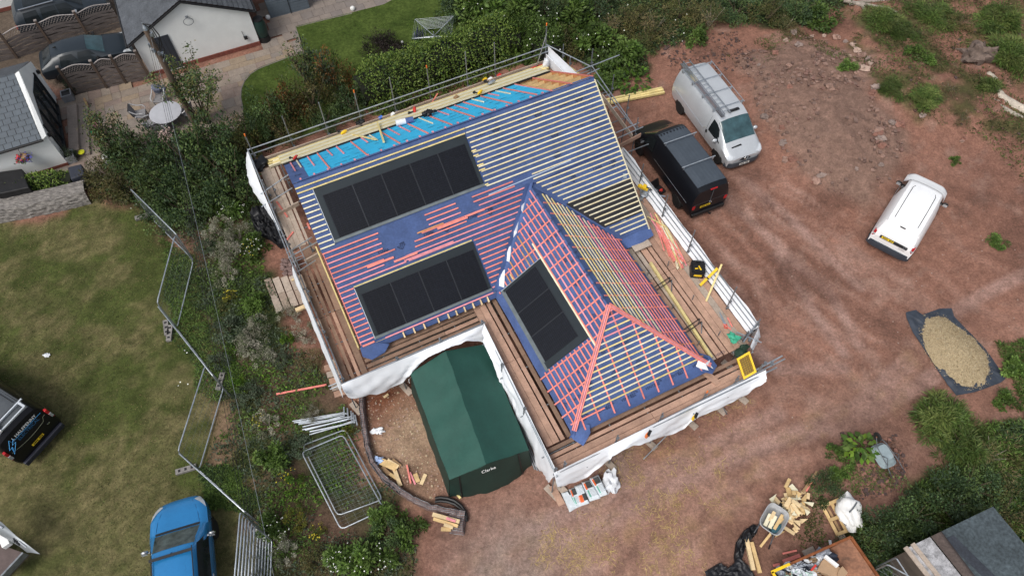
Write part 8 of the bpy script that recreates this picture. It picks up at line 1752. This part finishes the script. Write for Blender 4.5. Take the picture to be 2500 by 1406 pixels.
# --- right side plants
for i, (k, px, py, r, h, lab) in enumerate((
    ('weed', 2035, 1105, .4, .3, 'small weed at the front of the soil mound'), ('dark', 2010, 1190, .7, .9, 'dark bush right of the timber offcut heap'), ('weed', 2045, 1160, .4, .4, 'little weed at the top of the dark bush'), ('weed', 2068, 1140, .3, .25, 'small weed on the red mound'), ('dark', 2150, 1300, 1.1, 1.2, 'dark nettle clump between skip and bulk bag'), ('dark', 2120, 1345, .9, 1.0, 'dark nettles against the skip side'), ('dark', 2240, 1255, 1.2, 1.1, 'dark nettle mass above the old shed'), ('dark', 2310, 1230, 1.2, 1.1, 'dark green nettles at the mound edge'), ('dark', 2370, 1180, 1.2, 1.0, 'dark nettle mass near the right edge'), ('tuft', 2290, 1020, 1.2, .9, 'bright tall grass clump below the gravel heap'), ('tuft', 2350, 1080, 1.2, .8, 'tall grass clump on the right slope'), ('dryg', 2420, 1110, 1.1, .7, 'brownish grass clump at the right edge'), ('olive', 2450, 1250, 1.2, .9, 'yellow green weeds beyond the old shed corner'), ('weed', 2462, 980, .5, .5, 'dock plant on the soil below the groundsheet'), ('weed', 2480, 900, .6, .5, 'weed patch by the groundsheet corner'), ('weed', 2220, 150, .55, .5, 'bright dock plant on the upper bank'), ('weed', 2255, 165, .5, .45, 'second bright dock plant on the upper bank'), ('tuft', 2170, 240, .8, .35, 'low green weeds at the rubble edge'), ('tuft', 2250, 260, .9, .3, 'low green weeds in the middle of the bank'), ('dryg', 2345, 300, .6, .5, 'dry thistle clump on the bank'), ('tuft', 2430, 60, 1.3, .8, 'lush grass clump at the upper right'), ('tuft', 2460, 140, 1.3, .8, 'lush grass clump above the log pile'), ('weed', 2330, 390, .3, .25, 'small weed clump above the white van'), ('weed', 2060, 180, .6, .3, 'sparse weeds on the stone rim of the rubble'), ('tuft', 2150, 55, 1.2, .6, 'grass tuft right below the fallen branches'), ('tuft', 2270, 45, 1.1, .5, 'grass tuft at the top edge between branches and log pile'), ('olive', 2330, 70, .9, .5, 'yellow green weed mound above the tree stump'), ('tuft', 2410, 225, .6, .35, 'small grass tuft left of the log pile'), ('dryg', 2300, 240, .7, .35, 'dry grass patch below the tree stump'), ('tuft', 2200, 90, .9, .4, 'low grass tuft on the bank above the dock plants'), ('weed', 2440, 590, .5, .25, 'low weeds at the right edge level with the white van'))): plant(k, px, py, r, h, lab, v=i)
def big_leaf(label, px, py, n, r, seed):
    R = np.random.default_rng(seed); a = R.uniform(0, 6.28, n); rr = r * np.sqrt(R.random(n)); P = np.stack([rr * np.cos(a), rr * np.sin(a), R.uniform(.15, .4, n)], 1); D = np.stack([np.cos(a), np.sin(a), R.uniform(-.2, .3, n)], 1) + R.normal(size=(n, 3)) * .3; N = np.array([0, 0, 1]) + R.normal(size=(n, 3)) * .25; ln = R.uniform(.2, .34, n); pal = np.array(PAL['lime'] + PAL['weed']); col = pal[R.integers(0, len(pal), n)] * R.uniform(.7, 1.1, n)[:, None]
    q = g(px, py); me = quads_mesh('dock_plant', P, D, N, ln, ln * .6, col, leafmat('leaf_dock', .4), .2); o = bpy.data.objects.new('dock_plant', me); COL.objects.link(o); o.location = (q.x, q.y, GH(q.x, q.y)); tag(o, label, 'plant')
big_leaf('broad glossy dock leaves spread beside the upturned wheelbarrow wheel', 2088, 1100, 80, .46, 2); big_leaf('broad dock leaves in the patch by the yellow timbers', 1540, 205, 160, .95, 3)
for (px, py, lab) in ((165, 205, 'feathery green shrub growing in the fence end planter'), (163, 372, 'feathery green shrub in the planter at the lower step end')): plant('sage', px, py, .42, 1.0, lab, nm_='potted_plant', cat='plant', z=.6)
# --- ground cover nobody could count
def in_reg(names, n, R, rag=1.2):
    out = []
    for nm_ in names:
        P = np.array(REG[nm_]) if isinstance(nm_, str) else np.array(PXW(nm_)); lo, hi = P.min(0), P.max(0); lo = np.maximum(lo, [-33, 1]); hi = np.minimum(hi, [33, 41]); x = R.uniform(lo[0], hi[0], n * 3); y = R.uniform(lo[1], hi[1], n * 3); ix = x + (fbm(x, y, .8, 11) - .5) * rag; iy = y + (fbm(x, y, .8, 21) - .5) * rag; ok = pip(ix, iy, [tuple(p) for p in P]); out.append(np.stack([x[ok], y[ok]], 1)[:n])
    return np.concatenate(out)
def Zat(xy):
    i = (np.searchsorted(xs, xy[:, 0]) - 1).clip(0, len(xs) - 2); j = (np.searchsorted(ys, xy[:, 1]) - 1).clip(0, len(ys) - 2); return Z[i, j]
def cover(nm_, label, cat, names, n, kinds, ln, wd, up, seed, thr=None, dens=.7, hvar=.0, rag=1.2, group=None):
    R = np.random.default_rng(seed); xy = in_reg(names, n, R, rag)
    if thr is not None: k = fbm(xy[:, 0], xy[:, 1], dens, seed + 7) > thr - R.random(len(xy)) * .12; xy = xy[k]
    m_ = len(xy); inh = ((xy[:, 0] - X0) * math.cos(TH) + (xy[:, 1] - Y0) * math.sin(TH)); int_ = (-(xy[:, 0] - X0) * math.sin(TH) + (xy[:, 1] - Y0) * math.cos(TH)); xy = xy[~((inh > -.9) & (inh < 13) & (int_ > -7) & (int_ < 11))]; m_ = len(xy)
    hgt = hvar * (fbm(xy[:, 0], xy[:, 1], .9, seed + 3) ** 2) * R.random(m_); P = np.concatenate([xy, (Zat(xy) + hgt)[:, None]], 1); D = R.normal(size=(m_, 3)) * np.array([1, 1, .3]) + np.array([0, 0, up]); N = R.normal(size=(m_, 3)) * .6 + np.array([0, 0, .8])
    pal = np.concatenate([np.array(PAL[k]) for k in kinds]); pt = (fbm(xy[:, 0], xy[:, 1], 1.1, seed + 5) * len(pal) * 1.1 + R.normal(size=m_) * .9).astype(int) % len(pal); col = pal[pt] * (R.uniform(.65, 1.3, m_) * (.55 + .9 * fbm(xy[:, 0], xy[:, 1], 1.7, seed + 9)))[:, None]; l = R.uniform(*ln, m_)
    me = quads_mesh(nm_, P, D, N, l, R.uniform(*wd, m_), col, leafmat('leaf_' + nm_, .7), .35); o = bpy.data.objects.new(nm_, me); COL.objects.link(o); tag(o, label, cat, group, 'stuff'); return o
cover('weeds', 'low mixed weeds covering the strip between fence and scaffold', 'weeds', ['weeds'], 26000, ['weed', 'lime', 'weed', 'sage', 'olive'], (.06, .20), (.025, .07), .7, 21, .40, .55, .35)
cover('undergrowth', 'dense bramble undergrowth across the bank behind the house', 'undergrowth', ['jungle'], 42000, ['weed', 'dark', 'dark', 'olive'], (.09, .22), (.04, .10), .6, 22, None, .7, 1.1)
cover('long_grass', 'long grass and nettles on the slope at the lower right', 'long grass', ['rgrass'], 46000, ['weed', 'dark', 'weed', 'olive'], (.12, .34), (.02, .05), 1.0, 23, None, .7, .8)
cover('bank_weeds', 'patches of weeds and grass over the upper right bank', 'weeds', ['bank', 'rstrip'], 30000, ['weed', 'olive', 'weed', 'dryg'], (.07, .24), (.02, .05), .8, 24, .47, .6, .25)
cover('grass', 'rough mown lawn grass with dry patches at the left', 'grass', ['lawn'], 60000, ['weed', 'olive', 'dryg', 'olive', 'dryg'], (.04, .11), (.012, .026), .45, 25, .40, .5, 0, .3)
cover('tall_grass', 'taller unmown grass along the mesh fence line', 'grass', [[(400, 560), (470, 640), (560, 880), (500, 800), (520, 700), (590, 900), (545, 980), (480, 930), (420, 800), (400, 720)], [(470, 1140), (560, 1120), (640, 1240), (600, 1260), (520, 1220)]], 9000, ['weed', 'weed', 'dark'], (.12, .3), (.015, .035), .9, 26, None, .6, .1)
cover('lawn_blades', 'short mown grass of the neighbours garden lawn', 'grass', ['glawn'], 26000, ['weed', 'lime', 'weed'], (.03, .06), (.010, .02), .5, 27, None, .6, .0, 0)
bpy.data.objects['lawn_blades'].location.z = .085
cover('soil_sprigs', 'sparse green sprigs on the bare soil by the skip and mound', 'weeds', [[(1960, 1150), (2100, 1060), (2180, 1180), (2060, 1230), (2040, 1320), (1900, 1370), (1860, 1320), (1960, 1290)], [(1820, 180), (1760, 120), (1960, 60), (2100, 100), (2120, 200), (1960, 110)]], 5000, ['weed', 'olive'], (.06, .16), (.02, .04), .7, 28, .56, .8, .1)
# straw on the soil
R = np.random.default_rng(61); xy = in_reg([[(1480, 1080), (1800, 960), (1860, 1000), (1700, 1140), (1560, 1220), (1440, 1180)], [(1380, 1260), (1560, 1220), (1560, 1340), (1420, 1406), (1300, 1406)], [(1560, 1240), (1800, 1100), (1700, 1406), (1500, 1406)]], 1100, R, 1.5); k = fbm(xy[:, 0], xy[:, 1], 1.6, 66) > .52; xy = xy[k]; n = len(xy)
a = R.uniform(0, 6.28, n); D = np.stack([np.cos(a), np.sin(a), R.uniform(-.05, .1, n)], 1); me = quads_mesh('straw', np.concatenate([xy, (Zat(xy) + .02)[:, None]], 1), D, np.tile([0, 0, 1.], (n, 1)) + R.normal(size=(n, 3)) * .1, R.uniform(.10, .30, n), R.uniform(.008, .016, n), np.array([.52, .38, .15]) * R.uniform(.6, 1.15, n)[:, None], leafmat('straw_stalk', .7), 0); o = bpy.data.objects.new('straw', me); COL.objects.link(o); tag(o, 'scattered straw stalks on the red soil', 'straw', None, 'stuff')
# white flower heads
def flowers(nm_, label, spots, n, seed, col=(.75, .77, .70), s=(.03, .06), zr=(.4, 1.0)):
    R = np.random.default_rng(seed); P = []
    for px, py, r, h in spots:
        q = g(px, py, h * .7); a = R.uniform(0, 6.28, n); rr = r * np.sqrt(R.random(n)); P.append(np.stack([q.x + rr * np.cos(a), q.y + rr * np.sin(a), h * (1.05 - .35 * (rr / r) ** 2) * R.uniform(.9, 1.08, n)], 1))
    P = np.concatenate(P); k = len(P); me = quads_mesh(nm_, P, R.normal(size=(k, 3)) * np.array([1, 1, .15]), np.tile([0, 0, 1.], (k, 1)) + R.normal(size=(k, 3)) * .3, R.uniform(*s, k) * 1.3, R.uniform(*s, k) * 1.2, np.tile(col, (k, 1)) * R.uniform(.7, 1.1, k)[:, None], leafmat('petals', .7), 0); o = bpy.data.objects.new(nm_, me); COL.objects.link(o); tag(o, label, 'flowers', None, 'stuff')
flowers('white_flowers', 'white umbel flower heads on the weeds left of the house', [(905, 1368, .8, .85), (840, 1365, .6, .7), (560, 505, .7, .85), (665, 1300, .6, .6), (612, 600, .5, .8)], 26, 4, s=(.025, .055)); flowers('bindweed_flowers', 'white bindweed blooms scattered on the brambles at the top', [(1270, 60, 1.6, 2.1), (1330, 110, 1.0, 2.0), (1180, 20, 1.3, 2.0), (1420, 60, 2.2, 1.5), (1580, 60, 2.5, 1.3), (1450, 110, 1.0, 1.3)], 9, 5, s=(.045, .08)); flowers('pink_flowers', 'pale pink hydrangea blooms below the patio table', [(418, 335, .35, 1.3), (400, 338, .25, 1.2)], 40, 6, (.55, .40, .36), (.06, .10)); flowers('yellow_flowers', 'small yellow ragwort blooms in the weedy strip', [(612, 610, .6, .85), (562, 722, .3, .65), (630, 1025, .25, .45), (700, 1160, .4, .5), (770, 1300, .3, .5)], 18, 7, (.5, .42, .03), (.03, .05)); flowers('dog_daisies', 'tiny white daisies on the lawn near the mesh fence', [(460, 880, .6, .15), (330, 510, .5, .15), (450, 930, .4, .2)], 3, 8, s=(.04, .06))
# --- stones: the larger ones singly, small rubble as stuff
STM = [STONE, STONEG, mat('pale_rubble', (.36, .26, .21), .9, 0, .25, 5, .01, 20, fine=.15), mat('red_rubble', (.24, .12, .09), .9, 0, .3, 5, .01, 20, fine=.15)]
q = random.Random(91)
def poly_pts(P, n): 
    R = np.random.default_rng(q.randrange(9999)); return in_reg([P], n, R, .6)[:n]
rim = [(1980, 95), (2010, 92), (2040, 98), (2060, 110), (2075, 122), (2085, 138), (2095, 152), (2108, 165), (2112, 178), (2100, 188), (2082, 196), (1945, 118), (1915, 108), (2068, 148), (2090, 172), (1935, 85), (2124, 238), (2118, 250), (1918, 180), (1860, 300), (1915, 240), (2010, 248), (1850, 170), (1890, 140), (2130, 340), (2136, 360), (2140, 375), (2145, 395), (2142, 415), (2130, 350), (1988, 448), (2000, 440), (1930, 400), (1912, 395), (1905, 362), (1900, 330), (1912, 402), (2080, 430), (1978, 452), (2210, 480), (2240, 300), (2350, 345), (2345, 350), (2170, 315), (2190, 318)]
for i, (px, py) in enumerate(rim):
    p = g(px, py); r = q.uniform(.10, .24); m = MB(); m.blob(Vector((p.x, p.y, GH(p.x, p.y) + r * .25)), (r, r * q.uniform(.6, 1), r * q.uniform(.45, .75)), i * 1.7, .5, 8, 6, freq=1.8); tag(m.build('stone', STM[(2, 2, 0, 1)[i % 4] if i < 16 else (0, 1, 3)[i % 3]]), 'rough stone lying on the rubble mound', 'stone', 'stones on the rubble mound')
def rubble(nm_, label, polys, n, rr, seed, mats, thr=None):
    R = np.random.default_rng(seed); xy = in_reg(polys, n, R, 1.0)
    if thr: xy = xy[fbm(xy[:, 0], xy[:, 1], 1.0, seed) > thr]
    m = MB()
    for x, y in xy:
        r = rr[0] + (rr[1] - rr[0]) * R.random() ** 3; c = Vector((x, y, Zat(np.array([[x, y]]))[0] + r * .2)); pts = [c + Vector(((a - .5) * 2 * r * R.uniform(.5, 1.1), (b - .5) * 2 * r * R.uniform(.5, 1.1), (e - .35) * r * R.uniform(.7, 1.3))) for e in (0, 1) for a, b in ((0, 0), (1, 0), (1, 1), (0, 1))]; m.hexa(pts, int(R.integers(0, len(mats))))
    tag(m.build(nm_, mats), label, 'rubble', None, 'stuff')
rubble('rubble', 'broken red stone rubble spread over the mound', ['rubble', 'rubble'], 1300, (.015, .10), 71, [mat('soil_rubble', (.20, .13, .105), .95, 0, .25, 6, fine=.2), mat('soil_rubble_dark', (.16, .10, .08), .95, 0, .25, 6), STM[0], mat('soil_rubble_red', (.22, .125, .10), .95, 0, .25, 6)], .49)
rubble('soil_lumps', 'lumps of dark soil and stone on the upper bank', ['bank', [(1600, 100), (1800, 80), (1840, 180), (1640, 170)], [(2050, 1060), (2180, 1060), (2220, 1180), (2100, 1230)]], 800, (.015, .08), 72, [mat('soil_lump', (.12, .068, .05), .95, 0, .3, 6), STM[3], mat('dark_lump', (.085, .055, .05), .95, 0, .3, 6)])
rubble('pebbles', 'small pebbles scattered over the red soil yard', [[(1560, 560), (1900, 380), (2500, 560), (2500, 800), (2200, 960), (1700, 1250), (1500, 1406), (1100, 1406), (1300, 1220), (1850, 960)]], 1500, (.008, .03), 73, [STM[0], STM[3], mat('pebble_pale', (.33, .24, .20), .9), STM[3]])
rubble('yard_gravel', 'gravel and small stones in the yard beside the tent', ['yard'], 900, (.010, .04), 74, [STM[0], STM[2], mat('pebble_sand', (.42, .33, .22), .9)])
